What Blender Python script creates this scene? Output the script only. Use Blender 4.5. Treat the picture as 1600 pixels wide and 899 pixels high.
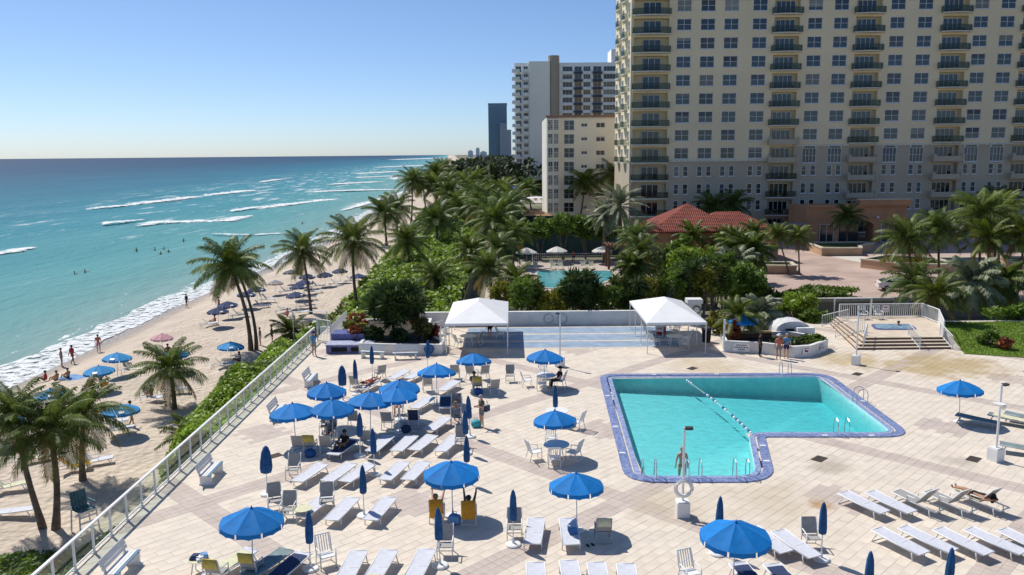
import bpy, bmesh, math, random
import numpy as np
from mathutils import Matrix, Vector
R = math.radians
random.seed(7); rng = np.random.default_rng(7)
for o in list(bpy.data.objects): bpy.data.objects.remove(o)
scene = bpy.context.scene
col = scene.collection

# ------------------------------------------------------------------ camera
cam_d = bpy.data.cameras.new('camera'); cam = bpy.data.objects.new('camera', cam_d); col.objects.link(cam)
cam_d.sensor_width = 36; cam_d.lens = 36 * 1290 / 1600; cam_d.clip_start = .5; cam_d.clip_end = 60000
cam.matrix_world = Matrix.Translation((0, 0, 14)) @ Matrix.Rotation(R(90) - math.atan(.1616), 4, 'X') @ Matrix.Rotation(-.009, 4, 'Z')
scene.camera = cam
scene.render.resolution_x = 1024; scene.render.resolution_y = 575
# ------------------------------------------------------------------ sky and sun (from the far left, 54 degrees up)
SUN_EL, SUN_AZ = 53.5, -44.0       # azimuth measured from +Y towards +X
world = bpy.data.worlds.new('World'); scene.world = world; world.use_nodes = True
nt = world.node_tree; bg = nt.nodes['Background']
sky = nt.nodes.new('ShaderNodeTexSky'); sky.sky_type = 'NISHITA'; sky.sun_disc = False
sky.sun_elevation = R(SUN_EL); sky.sun_rotation = R(SUN_AZ); sky.altitude = 0; sky.air_density = .7; sky.dust_density = .45; sky.ozone_density = 7
nt.links.new(sky.outputs[0], bg.inputs[0]); bg.inputs[1].default_value = .104
sun_d = bpy.data.lights.new('sun', 'SUN'); sun = bpy.data.objects.new('sun', sun_d); col.objects.link(sun)
sun_d.energy = 3.9; sun_d.angle = R(.53); sun_d.color = (1, .95, .87)
sv = Vector((math.sin(R(SUN_AZ)) * math.cos(R(SUN_EL)), math.cos(R(SUN_AZ)) * math.cos(R(SUN_EL)), math.sin(R(SUN_EL))))
sun.rotation_euler = sv.to_track_quat('Z', 'Y').to_euler()
vs = scene.view_settings; vs.view_transform = 'Standard'; vs.look = 'None'; vs.exposure = .24; vs.gamma = 1
scene.render.engine = 'CYCLES'

# ------------------------------------------------------------------ materials
MATS = {}
def mat(name, c, rough=.6, var=.12, scale=3., bump=0., bscale=25., metal=0., spec=.35, c2=None, rand=0., trans=0., coord='Object'):
    if name in MATS: return MATS[name]
    m = bpy.data.materials.new(name); m.use_nodes = True; N = m.node_tree.nodes; L = m.node_tree.links
    b = N['Principled BSDF']; b.inputs['Roughness'].default_value = rough; b.inputs['Metallic'].default_value = metal
    b.inputs['Specular IOR Level'].default_value = spec
    tc = N.new('ShaderNodeTexCoord'); no = N.new('ShaderNodeTexNoise'); no.inputs['Scale'].default_value = scale; no.inputs['Detail'].default_value = 5
    L.new(tc.outputs[coord], no.inputs['Vector'])
    mx = N.new('ShaderNodeMix'); mx.data_type = 'RGBA'
    c = tuple(c); d = c2 or tuple(max(0, v * (1 - 2 * var)) for v in c); e = c if c2 else tuple(min(1, v * (1 + var)) for v in c)
    mx.inputs['A'].default_value = (*d, 1); mx.inputs['B'].default_value = (*e, 1)
    cr = N.new('ShaderNodeMapRange'); cr.inputs[1].default_value = .3; cr.inputs[2].default_value = .7
    L.new(no.outputs['Fac'], cr.inputs[0]); L.new(cr.outputs[0], mx.inputs['Factor'])
    out = mx.outputs['Result']
    if rand:
        oi = N.new('ShaderNodeObjectInfo'); hs = N.new('ShaderNodeHueSaturation'); mr = N.new('ShaderNodeMapRange')
        mr.inputs[3].default_value = 1 - rand; mr.inputs[4].default_value = 1 + rand
        L.new(oi.outputs['Random'], mr.inputs[0]); L.new(mr.outputs[0], hs.inputs['Value']); L.new(out, hs.inputs['Color']); out = hs.outputs[0]
    L.new(out, b.inputs['Base Color'])
    if bump:
        n2 = N.new('ShaderNodeTexNoise'); n2.inputs['Scale'].default_value = bscale; n2.inputs['Detail'].default_value = 4
        bp = N.new('ShaderNodeBump'); bp.inputs['Strength'].default_value = bump; bp.inputs['Distance'].default_value = .05
        L.new(tc.outputs[coord], n2.inputs['Vector']); L.new(n2.outputs['Fac'], bp.inputs['Height']); L.new(bp.outputs[0], b.inputs['Normal'])
    if trans:
        tr = N.new('ShaderNodeBsdfTranslucent'); ms = N.new('ShaderNodeMixShader'); ms.inputs[0].default_value = trans
        L.new(out, tr.inputs[0]); L.new(b.outputs[0], ms.inputs[1]); L.new(tr.outputs[0], ms.inputs[2]); L.new(ms.outputs[0], N['Material Output'].inputs[0])
    MATS[name] = m; return m
def glassmat(name, tint, gloss=.12, rough=.02):
    m = bpy.data.materials.new(name); m.use_nodes = True; N = m.node_tree.nodes; L = m.node_tree.links; N.remove(N['Principled BSDF'])
    t = N.new('ShaderNodeBsdfTransparent'); t.inputs[0].default_value = (*tint, 1); g = N.new('ShaderNodeBsdfGlossy'); g.inputs['Roughness'].default_value = rough
    lw = N.new('ShaderNodeLayerWeight'); lw.inputs[0].default_value = .5; pw = N.new('ShaderNodeMath'); pw.operation = 'POWER'; L.new(lw.outputs['Facing'], pw.inputs[0]); pw.inputs[1].default_value = 4.; fr = N.new('ShaderNodeMath'); fr.operation = 'MULTIPLY_ADD'; L.new(pw.outputs[0], fr.inputs[0]); fr.inputs[1].default_value = .5; fr.inputs[2].default_value = .03; ms = N.new('ShaderNodeMixShader')
    L.new(fr.outputs[0], ms.inputs[0]); L.new(t.outputs[0], ms.inputs[1]); L.new(g.outputs[0], ms.inputs[2]); L.new(ms.outputs[0], N['Material Output'].inputs[0])
    MATS[name] = m; return m
WHITE = mat('white_paint', (.78, .78, .76), .45, .05, 1.5)
WPLASTER = mat('white_plaster', (.74, .73, .70), .8, .08, .8, .15, 12)
SLING = mat('grey_sling', (.62, .63, .68), .75, .05, 6, .1, 200)
DSLING = mat('taupe_sling', (.36, .35, .33), .8, .08, 8)
BLUE = mat('blue_canvas', (.0, .20, .58), .75, .1, 2.5, .25, 9, rand=.14, trans=.12)
BLUE2 = mat('dull_blue_canvas', (.012, .085, .24), .8, .15, 5, .2, 30, rand=.12)
NAVY = mat('navy_canvas', (.02, .042, .13), .8, .12, 4, rand=.15)
SKYB = mat('bright_blue_canvas', (.015, .25, .55), .75, .08, 3, rand=.08)
YEL = mat('yellow_towel', (.62, .48, .10), .95, .1, 8, .3, 90); ORA = mat('orange_towel', (.72, .32, .03), .95, .1, 8, .3, 90)
CREAMT = mat('pale_yellow_towel', (.70, .68, .46), .95, .08, 8, .3, 90); TEALT = mat('teal_grey_towel', (.12, .19, .20), .95, .1, 8)
NAVYT = mat('navy_towel', (.04, .06, .13), .95, .1, 8); LBT = mat('light_blue_towel', (.20, .36, .60), .95, .25, 6)
STEEL = mat('steel', (.55, .56, .58), .25, .05, 4, metal=1.); DMET = mat('dark_metal', (.06, .06, .065), .5); GMET = mat('grey_metal', (.42, .43, .45), .45)
CONC = mat('concrete', (.42, .40, .36), .85, .12, .6, .2, 10)
DARK = mat('dark_gap', (.02, .02, .02), .9); WOOD = mat('brown_wood', (.16, .08, .045), .7, .2, 5)
BENCHB = mat('bench_blue', (.10, .22, .34), .6)
GLASS = glassmat('clear_guard_glass', (.90, .95, .93))
WINGL = mat('window_glass', (.035, .045, .055), .08, .35, .35, spec=.8, coord='Generated', rand=.5)
BARK = mat('palm_bark', (.16, .125, .095), .9, .25, 4, .6, 14); BARK2 = mat('grey_bark', (.20, .17, .14), .9, .25, 4, .6, 14)
FR1 = mat('palm_green', (.15, .20, .035), .5, .3, 1.2, rand=.3, trans=.35); FR2 = mat('palm_yellowing', (.26, .19, .045), .6, .3, 1.5, rand=.25, trans=.2)
FR3 = mat('palm_silver', (.25, .28, .16), .55, .25, 1.5, rand=.2, trans=.15); FR4 = mat('palm_deep_green', (.115, .17, .03), .5, .3, 1.5, rand=.3, trans=.3)
LEAF1 = mat('sea_grape_green', (.27, .39, .04), .45, .35, .6, trans=.35, rand=.12); LEAF2 = mat('dark_leaf_green', (.075, .12, .03), .5, .35, .8, trans=.3, rand=.15)
LEAF3 = mat('yellow_green_leaf', (.26, .26, .03), .5, .3, .8, trans=.25); LEAF4 = mat('red_croton_leaf', (.34, .085, .025), .5, .35, 1.5, trans=.2)
LEAF5 = mat('mid_leaf_green', (.16, .25, .035), .5, .35, .7, trans=.35, rand=.15); DRY = mat('dry_grass', (.25, .21, .11), .8, .3, 1)
SOIL = mat('dark_soil', (.06, .05, .035), .95, .3, 2)

# ------------------------------------------------------------------ mesh building
class MB:
    def __init__(s): s.v = []; s.f = []; s.m = []
    def add(s, vs, fs, mi=0):
        b = len(s.v); s.v += [tuple(p) for p in vs]; s.f += [tuple(i + b for i in f) for f in fs]; s.m += [mi] * len(fs); return s
    def box(s, c, d, rz=0., mi=0, rx=0., ry=0.):
        M = Matrix.Translation(c) @ Matrix.Rotation(rz, 4, 'Z') @ Matrix.Rotation(ry, 4, 'Y') @ Matrix.Rotation(rx, 4, 'X')
        x, y, z = d[0] / 2, d[1] / 2, d[2] / 2
        vs = [M @ Vector(p) for p in ((-x, -y, -z), (x, -y, -z), (x, y, -z), (-x, y, -z), (-x, -y, z), (x, -y, z), (x, y, z), (-x, y, z))]
        return s.add(vs, [(3, 2, 1, 0), (4, 5, 6, 7), (0, 1, 5, 4), (1, 2, 6, 5), (2, 3, 7, 6), (3, 0, 4, 7)], mi)
    def tube(s, pts, r, n=6, mi=0, caps=True):
        pts = [Vector(p) for p in pts]; rs = r if isinstance(r, (list, tuple)) else [r] * len(pts); b = len(s.v); up = Vector((0, 0, 1))
        for i, p in enumerate(pts):
            t = (pts[min(i + 1, len(pts) - 1)] - pts[max(i - 1, 0)]).normalized()
            a = t.cross(up if abs(t.z) < .95 else Vector((1, 0, 0))).normalized(); c = t.cross(a)
            for k in range(n):
                an = 2 * math.pi * k / n; s.v.append(tuple(p + (a * math.cos(an) + c * math.sin(an)) * rs[i]))
        for i in range(len(pts) - 1):
            for k in range(n):
                s.f.append((b + i * n + k, b + i * n + (k + 1) % n, b + (i + 1) * n + (k + 1) % n, b + (i + 1) * n + k)); s.m.append(mi)
        if caps:
            s.f.append(tuple(b + k for k in reversed(range(n)))); s.f.append(tuple(b + (len(pts) - 1) * n + k for k in range(n))); s.m += [mi, mi]
        return s
    def lathe(s, prof, n=16, c=(0, 0, 0), mi=0, wob=None):
        b = len(s.v)
        for (r, z) in prof:
            for k in range(n):
                a = 2 * math.pi * k / n; q = r * (wob(k, z) if wob else 1); s.v.append((c[0] + q * math.cos(a), c[1] + q * math.sin(a), c[2] + z))
        for i in range(len(prof) - 1):
            for k in range(n):
                s.f.append((b + i * n + k, b + i * n + (k + 1) % n, b + (i + 1) * n + (k + 1) % n, b + (i + 1) * n + k)); s.m.append(mi)
        s.f.append(tuple(b + k for k in reversed(range(n)))); s.f.append(tuple(b + (len(prof) - 1) * n + k for k in range(n))); s.m += [mi, mi]
        return s
    def prism(s, poly, z0, z1, mi=0):
        n = len(poly); zt = z1 if isinstance(z1, (list, tuple)) else [z1] * n
        vs = [(p[0], p[1], z0) for p in poly] + [(p[0], p[1], z) for p, z in zip(poly, zt)]
        return s.add(vs, [tuple(reversed(range(n))), tuple(range(n, 2 * n))] + [(i, (i + 1) % n, n + (i + 1) % n, n + i) for i in range(n)], mi)
    def ring(s, outer, inner, z0, z1, mi=0):
        n = len(outer); vs = [(p[0], p[1], z) for z in (z0, z1) for q in (outer, inner) for p in q]; fs = []
        for i in range(n):
            j = (i + 1) % n
            fs += [(2 * n + i, 2 * n + j, 3 * n + j, 3 * n + i), (i, j, 2 * n + j, 2 * n + i), (n + j, n + i, 3 * n + i, 3 * n + j), (j, i, n + i, n + j)]
        return s.add(vs, fs, mi)
    def mesh(s, name, mats, smooth=False):
        me = bpy.data.meshes.new(name); me.from_pydata(s.v, [], s.f)
        for m in (mats if isinstance(mats, (list, tuple)) else [mats]): me.materials.append(m)
        if any(s.m): me.polygons.foreach_set('material_index', s.m)
        if smooth: me.polygons.foreach_set('use_smooth', [True] * len(me.polygons))
        me.update(); return me
def link(name, me, parent=None, loc=None, rz=0., sc=None):
    o = bpy.data.objects.new(name, me); col.objects.link(o)
    if parent: o.parent = parent
    if loc: o.location = loc
    if rz: o.rotation_euler = (0, 0, rz)
    if sc: o.scale = sc if isinstance(sc, (tuple, list)) else (sc, sc, sc)
    return o
def tag(o, label=None, cat=None, group=None, kind=None):
    for k, v in (('label', label), ('category', cat), ('group', group), ('kind', kind)):
        if v: o[k] = v
    return o
def empty(name, loc, rz=0., label=None, cat=None, group=None, sc=None):
    o = link(name, None, None, loc, rz, sc); o.empty_display_size = .2; return tag(o, label, cat, group)
# a prototype is a list of (name, mesh, loc, rz, children); spawn copies it under a new Empty
def spawn(proto, name, loc, rz, label, cat, group=None, sc=None):
    r = empty(name, loc, rz, label, cat, group, sc)
    def rec(lst, p):
        for it in lst:
            o = link(it[0], it[1], p, it[2] if len(it) > 2 else None, it[3] if len(it) > 3 else 0)
            if len(it) > 4: rec(it[4], o)
    rec(proto, r); return r
ORD = ['first', 'second', 'third', 'fourth', 'fifth', 'sixth', 'seventh', 'eighth', 'ninth', 'tenth', 'eleventh', 'twelfth', 'thirteenth', 'fourteenth', 'fifteenth', 'sixteenth', 'seventeenth', 'eighteenth', 'nineteenth', 'twentieth']
def ordn(i, n): return 'leftmost' if i == 0 else 'rightmost' if i == n - 1 else ORD[i] + ' from left'
def inside(p, poly):
    c = False; n = len(poly); j = n - 1
    for i in range(n):
        if (poly[i][1] > p[1]) != (poly[j][1] > p[1]) and p[0] < (poly[j][0] - poly[i][0]) * (p[1] - poly[i][1]) / (poly[j][1] - poly[i][1]) + poly[i][0]: c = not c
        j = i
    return c
def rounded(poly, rad, k=6):
    out = []; n = len(poly)
    for i in range(n):
        p = Vector(poly[i]); a = (Vector(poly[i - 1]) - p).normalized(); b = (Vector(poly[(i + 1) % n]) - p).normalized(); r = rad[i]
        for t in range(k + 1):
            u = t / k; out.append(tuple(p + a * r * (1 - u) ** 2 + b * r * u ** 2))
    return out
def inset(poly, d):
    n = len(poly); out = []
    for i in range(n):
        p0, p1, p2 = Vector(poly[i - 1]), Vector(poly[i]), Vector(poly[(i + 1) % n]); e1 = (p1 - p0).normalized(); e2 = (p2 - p1).normalized()
        n1 = Vector((-e1.y, e1.x)); n2 = Vector((-e2.y, e2.x)); b = (n1 + n2); b = b / max(.5, b.dot(n1)); out.append(tuple(p1 + b * d))
    return out
def wall_grid(M, w, h, holes, depth=.25, mi=0, mb=None, x0=0., z0=0.):
    """wall in the local xz plane (outside = -y) with rectangular openings (xa,xb,za,zb) and their reveals"""
    mb = mb or MB(); xs = sorted({x0, w} | {a for q in holes for a in q[:2]}); zs = sorted({z0, h} | {a for q in holes for a in q[2:4]})
    xs = [x for x in xs if x0 <= x <= w]; zs = [z for z in zs if z0 <= z <= h]
    for i in range(len(xs) - 1):
        for j in range(len(zs) - 1):
            cx, cz = (xs[i] + xs[i + 1]) / 2, (zs[j] + zs[j + 1]) / 2
            if any(a < cx < b and c < cz < d for a, b, c, d in [q[:4] for q in holes]): continue
            mb.add([M @ Vector(p) for p in ((xs[i], 0, zs[j]), (xs[i + 1], 0, zs[j]), (xs[i + 1], 0, zs[j + 1]), (xs[i], 0, zs[j + 1]))], [(0, 1, 2, 3)], mi)
    for q in holes:
        a, b, c, d = q[:4]; D = q[4] if len(q) > 4 else depth
        if not D: continue
        P = [M @ Vector(p) for p in ((a, 0, c), (b, 0, c), (b, 0, d), (a, 0, d), (a, D, c), (b, D, c), (b, D, d), (a, D, d))]
        mb.add(P, [(0, 4, 5, 1), (1, 5, 6, 2), (2, 6, 7, 3), (3, 7, 4, 0)], mi)
    return mb
# ================================================================== SETTING
def shore(Y): return float(np.interp(Y, [0, 60, 80, 110, 133, 178, 239, 308, 440, 750, 2220, 20000, 50000], [-44, -43.2, -43, -44, -42, -41.6, -44.2, -47.5, -54, -75, -170, -1500, -3600]))
def strip(name, ds, Ys, zf, m):
    mb = MB(); uv = []
    for Y in Ys:
        for d in ds: mb.v.append((shore(Y) - d, Y, zf(d, Y))); uv.append((d, Y))
    n = len(ds)
    for i in range(len(Ys) - 1):
        for j in range(n - 1): mb.f.append((i * n + j, (i + 1) * n + j, (i + 1) * n + j + 1, i * n + j + 1)); mb.m.append(0)
    me = mb.mesh(name, m, True); u = me.uv_layers.new(name='UVMap')
    for l in me.loops: u.data[l.index].uv = uv[l.vertex_index]
    return link(name, me)
YS = [-300, -100, 0, 30, 50, 60, 70, 80, 90, 100, 110, 120, 133, 150, 165, 178, 200, 220, 239, 270, 308, 350, 400, 440, 520, 620, 750, 1000, 1500, 2220, 4000, 8000, 20000, 50000]
def seamat():
    m = bpy.data.materials.new('sea_water'); m.use_nodes = True; N = m.node_tree.nodes; L = m.node_tree.links; b = N['Principled BSDF']
    uv = N.new('ShaderNodeUVMap'); sep = N.new('ShaderNodeSeparateXYZ'); L.new(uv.outputs[0], sep.inputs[0])
    def math_(op, a, b2=None, c=None):
        n = N.new('ShaderNodeMath'); n.operation = op
        for i, v in enumerate((a, b2, c)):
            if v is None: continue
            if isinstance(v, (int, float)): n.inputs[i].default_value = v
            else: L.new(v, n.inputs[i])
        return n.outputs[0]
    def noise(sx, sy, sc, det=4, rough=.6):
        mp = N.new('ShaderNodeMapping'); mp.inputs['Scale'].default_value = (sx, sy, 1); L.new(uv.outputs[0], mp.inputs[0])
        no = N.new('ShaderNodeTexNoise'); no.inputs['Scale'].default_value = sc; no.inputs['Detail'].default_value = det; no.inputs['Roughness'].default_value = rough; L.new(mp.outputs[0], no.inputs['Vector']); return no.outputs['Fac']
    big = noise(1, .35, .02, 4)
    d = math_('ADD', sep.outputs[0], math_('MULTIPLY', math_('SUBTRACT', big, .5), math_('MULTIPLY', sep.outputs[0], .9)))
    lg = math_('LOGARITHM', math_('MAXIMUM', d, 1.), 10.)          # 0 .. 4.7 : depth follows distance from the shore
    rp = N.new('ShaderNodeValToRGB'); e = rp.color_ramp.elements
    stops = [(0., (.27, .34, .31)), (.9, (.18, .32, .30)), (1.5, (.09, .285, .29)), (1.95, (.035, .215, .265)), (2.35, (.012, .125, .195)), (2.75, (.006, .06, .125)), (3.3, (.005, .04, .10)), (4.6, (.004, .03, .08))]
    e[0].position = 0; e[0].color = (*stops[0][1], 1); e[1].position = 1; e[1].color = (*stops[-1][1], 1)
    for p, c in stops[1:-1]: x = e.new(p / 4.6); x.color = (*c, 1)
    L.new(math_('DIVIDE', lg, 4.6), rp.inputs[0])
    # foam: torn lace near the beach and drifting streaks behind the breakers
    f1 = noise(1, .3, .55, 6, .7); f2 = noise(1, .22, .12, 6, .75)
    near = math_('MULTIPLY', math_('GREATER_THAN', math_('ADD', f1, math_('DIVIDE', 1.1, math_('ADD', sep.outputs[0], 3.2))), .76), 1)
    mid = N.new('ShaderNodeMapRange'); L.new(sep.outputs[0], mid.inputs[0]); mid.inputs[1].default_value = 8; mid.inputs[2].default_value = 60
    mid2 = N.new('ShaderNodeMapRange'); L.new(sep.outputs[0], mid2.inputs[0]); mid2.inputs[1].default_value = 90; mid2.inputs[2].default_value = 170; mid2.inputs[3].default_value = 1; mid2.inputs[4].default_value = 0
    far = N.new('ShaderNodeMapRange'); L.new(sep.outputs[1], far.inputs[0]); far.inputs[1].default_value = 120; far.inputs[2].default_value = 420; far.inputs[3].default_value = 0; far.inputs[4].default_value = .085
    st = N.new('ShaderNodeMapRange'); st.inputs[1].default_value = .61; st.inputs[2].default_value = .76; L.new(math_('ADD', f2, far.outputs[0]), st.inputs[0])
    streak = math_('MULTIPLY', math_('MULTIPLY', st.outputs[0], mid.outputs[0]), mid2.outputs[0])
    caps = math_('MULTIPLY', math_('GREATER_THAN', noise(1, .5, .35, 5, .7), .765), .7)
    foam = math_('MINIMUM', math_('ADD', math_('ADD', near, streak), caps), 1)
    mx = N.new('ShaderNodeMix'); mx.data_type = 'RGBA'; mx.inputs['B'].default_value = (.72, .75, .75, 1); L.new(rp.outputs[0], mx.inputs['A']); L.new(foam, mx.inputs['Factor'])
    L.new(mx.outputs['Result'], b.inputs['Base Color'])
    b.inputs['Specular IOR Level'].default_value = .09
    rr = math_('ADD', .22, math_('MULTIPLY', foam, .5)); L.new(rr, b.inputs['Roughness'])
    h = math_('ADD', math_('MULTIPLY', noise(1, .35, .16, 3), 1.0), math_('MULTIPLY', noise(1, .5, .9, 4), .28))
    bp = N.new('ShaderNodeBump'); bp.inputs['Strength'].default_value = .8; bp.inputs['Distance'].default_value = 1.1; L.new(h, bp.inputs['Height']); L.new(bp.outputs[0], b.inputs['Normal'])
    df = N.new('ShaderNodeBsdfDiffuse'); gl = N.new('ShaderNodeBsdfGlossy'); gl.inputs['Roughness'].default_value = .25; lw = N.new('ShaderNodeLayerWeight'); lw.inputs[0].default_value = .5
    fac = math_('MULTIPLY', math_('MULTIPLY_ADD', math_('POWER', lw.outputs['Facing'], 3.), .13, .03), math_('SUBTRACT', 1., foam)); ms = N.new('ShaderNodeMixShader'); L.new(fac, ms.inputs[0]); L.new(mx.outputs['Result'], df.inputs[0]); L.new(bp.outputs[0], df.inputs['Normal']); L.new(bp.outputs[0], gl.inputs['Normal']); L.new(df.outputs[0], ms.inputs[1]); L.new(gl.outputs[0], ms.inputs[2]); L.new(ms.outputs[0], N['Material Output'].inputs[0]); N.remove(b)
    return m
def swell(d, Y):
    a = min(1, d / 30) * (1 if d < 400 else 0); return -4.75 + a * (.22 * math.sin(d * .16 + Y * .03) + .12 * math.sin(d * .07 - Y * .11))
ds = [-.5, 0, 1, 2, 3.5, 5] + [5 + 3 * i for i in range(1, 46)] + [150, 165, 185, 210, 250, 300, 400, 600, 1000, 1800, 4000, 9000, 20000, 45000]
YD = sorted(set(YS) | set(range(40, 460, 6)))
sea = tag(strip('sea', ds, YD, swell, seamat()), kind='structure')
FOAM = mat('sea_foam', (.78, .80, .80), .7, .1, .8, .5, 3)
def _foam():
    N = FOAM.node_tree.nodes; L = FOAM.node_tree.links; g = N.new('ShaderNodeNewGeometry'); no = N.new('ShaderNodeTexNoise'); no.inputs['Scale'].default_value = .45; no.inputs['Detail'].default_value = 8; no.inputs['Roughness'].default_value = .75; L.new(g.outputs['Position'], no.inputs['Vector'])
    uvn = N.new('ShaderNodeUVMap'); sp = N.new('ShaderNodeSeparateXYZ'); L.new(uvn.outputs[0], sp.inputs[0]); cr = N.new('ShaderNodeValToRGB'); e = cr.color_ramp.elements; e[0].position = 0; e[0].color = (.0, .0, .0, 1); e[1].position = 1; e[1].color = (0, 0, 0, 1); q = e.new(.22); q.color = (.36, .36, .36, 1); q = e.new(.45); q.color = (.25, .25, .25, 1); L.new(sp.outputs[0], cr.inputs[0])
    a = N.new('ShaderNodeMath'); a.operation = 'ADD'; L.new(no.outputs['Fac'], a.inputs[0]); L.new(cr.outputs[0], a.inputs[1]); r_ = N.new('ShaderNodeMapRange'); r_.inputs[1].default_value = .66; r_.inputs[2].default_value = .82; L.new(a.outputs[0], r_.inputs[0]); L.new(r_.outputs[0], N['Principled BSDF'].inputs['Alpha'])
_foam()
def crest(pts, w, h, seed):
    rg = random.Random(seed); mb = MB(); pts = [Vector((*p, 0)) for p in pts]; seg = []
    for a, b in zip(pts, pts[1:]):
        k = max(3, int((b - a).length / 1.6))
        for i in range(k): seg.append(a.lerp(b, i / k))
    seg.append(pts[-1]); n = len(seg); prof = 9; ws = 1.; h *= .45; w *= 1.7; uv = []
    for i, p in enumerate(seg):
        t = i / (n - 1); env = min(1, 5 * t, 5 * (1 - t)) ** .6; ws = .7 * ws + .3 * rg.uniform(.25, 1.7)
        tan = (seg[min(i + 1, n - 1)] - seg[max(i - 1, 0)]).normalized(); nx = Vector((-tan.y, tan.x, 0))
        if nx.x > 0: nx = -nx                                     # towards the open sea
        for k in range(prof):
            u = k / (prof - 1); off = (u - .25) * w * ws * env + rg.uniform(-.35, .35); zz = h * env * ws * (math.sin(math.pi * min(1, u * 1.25)) if u < .8 else 0) + rg.uniform(0, .12)
            mb.v.append((p.x + nx.x * off, p.y + nx.y * off, -4.62 + (zz if 0 < k < prof - 1 else -.1))); uv.append((u, i * 1.6))
    for i in range(n - 1):
        for k in range(prof - 1): mb.f.append((i * prof + k, (i + 1) * prof + k, (i + 1) * prof + k + 1, i * prof + k + 1)); mb.m.append(0)
    me = mb.mesh('foam_crest', FOAM, True); ul = me.uv_layers.new(name='UVMap')
    for l in me.loops: ul.data[l.index].uv = uv[l.vertex_index]
    link('foam_crest', me, sea)
for i, (pts, w, h) in enumerate([
    ([(-154.4, 301), (-149.3, 322.8), (-146.1, 358), (-146.9, 395)], 9, 1.3), ([(-147, 398), (-143, 425), (-137.7, 457.7)], 12, 1.5),
    ([(-115, 232), (-113, 240), (-110, 250)], 5, 1.2), ([(-103, 226), (-100, 235), (-90, 238), (-82.2, 240), (-82.4, 263.7)], 9, 1.), ([(-96, 284), (-94, 294), (-90.6, 308)], 6, 1.1),
    ([(-91, 296), (-83.7, 329.7), (-75, 361.5)], 11, .7), ([(-101, 155), (-100, 166.7), (-100.7, 174)], 5, .8), ([(-73.8, 202.6), (-61, 197), (-54.5, 201)], 4, .35),
    ([(-107, 428), (-82, 446), (-59, 452)], 14, .7), ([(-118, 540), (-89, 590)], 18, .8), ([(-156, 851), (-117, 961)], 26, 1), ([(-206, 1287), (-128, 1537)], 40, 1.2), ([(-181, 600), (-186, 690)], 9, 1.),
    ([(-58, 281), (-55, 353), (-55, 425)], 6, .4), ([(-62, 520), (-68, 640)], 9, .5), ([(-457, 3345), (-365, 4851)], 120, 2), ([(-130, 700), (-100, 760)], 18, .8), ([(-90, 640), (-100, 760)], 12, .6)]): crest(pts, w, h, i)
# swash edge: thin foam sheet lapping the sand
mb = MB(); rg = random.Random(3); ys = [30 + 1.5 * i for i in range(300)]; w1 = w0 = 0.; 
for y in ys:
    w0 = .85 * w0 + .15 * rg.uniform(-2.5, 2.5); w1 = .8 * w1 + .2 * rg.uniform(-1.5, 2.5); s = shore(y)
    mb.v += [(s + 1.2 + w0 + .6 * math.sin(y * .13), y, -4.60), (s - 2.6 - w1, y, -4.64)]
for i in range(len(ys) - 1): mb.f.append((2 * i, 2 * i + 1, 2 * i + 3, 2 * i + 2)); mb.m.append(0)
def swashmat():
    m = mat('swash_foam', (.70, .73, .73), .6, .1, 2); N = m.node_tree.nodes; L = m.node_tree.links; tc = N.new('ShaderNodeTexCoord'); no = N.new('ShaderNodeTexNoise'); no.inputs['Scale'].default_value = 1.1; no.inputs['Detail'].default_value = 7; no.inputs['Roughness'].default_value = .72
    L.new(tc.outputs['Object'], no.inputs['Vector']); r = N.new('ShaderNodeMapRange'); r.inputs[1].default_value = .40; r.inputs[2].default_value = .52; L.new(no.outputs['Fac'], r.inputs[0]); L.new(r.outputs[0], N['Principled BSDF'].inputs['Alpha']); return m
link('swash_foam', mb.mesh('swash_foam', swashmat()), sea)

# beach
def sandmat():
    m = mat('beach_sand', (.58, .49, .39), .95, .08, .35); N = m.node_tree.nodes; L = m.node_tree.links; b = N['Principled BSDF']
    src = b.inputs['Base Color'].links[0].from_socket; uv = N.new('ShaderNodeUVMap'); sep = N.new('ShaderNodeSeparateXYZ'); L.new(uv.outputs[0], sep.inputs[0])
    r = N.new('ShaderNodeMapRange'); r.inputs[1].default_value = -4.2; r.inputs[2].default_value = -2.2; L.new(sep.outputs[0], r.inputs[0])   # wet sand along the waterline
    mx = N.new('ShaderNodeMix'); mx.data_type = 'RGBA'; L.new(r.outputs[0], mx.inputs['Factor']); L.new(src, mx.inputs['A']); mx.inputs['B'].default_value = (.27, .22, .18, 1); L.new(mx.outputs['Result'], b.inputs['Base Color'])
    rr = N.new('ShaderNodeMapRange'); rr.inputs[1].default_value = -3.5; rr.inputs[2].default_value = -1.8; rr.inputs[3].default_value = .95; rr.inputs[4].default_value = .35; L.new(sep.outputs[0], rr.inputs[0]); L.new(rr.outputs[0], b.inputs['Roughness'])
    tc = N.new('ShaderNodeTexCoord'); n1 = N.new('ShaderNodeTexNoise'); n1.inputs['Scale'].default_value = 1.6; n1.inputs['Detail'].default_value = 6; n1.inputs['Roughness'].default_value = .62
    v = N.new('ShaderNodeTexVoronoi'); v.inputs['Scale'].default_value = 2.1; L.new(tc.outputs['Object'], n1.inputs['Vector']); L.new(tc.outputs['Object'], v.inputs['Vector'])
    a = N.new('ShaderNodeMath'); a.operation = 'ADD'; L.new(n1.outputs['Fac'], a.inputs[0]); L.new(v.outputs['Distance'], a.inputs[1])
    bp = N.new('ShaderNodeBump'); bp.inputs['Strength'].default_value = .75; bp.inputs['Distance'].default_value = .22; L.new(a.outputs[0], bp.inputs['Height']); L.new(bp.outputs[0], b.inputs['Normal'])
    return m
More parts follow.
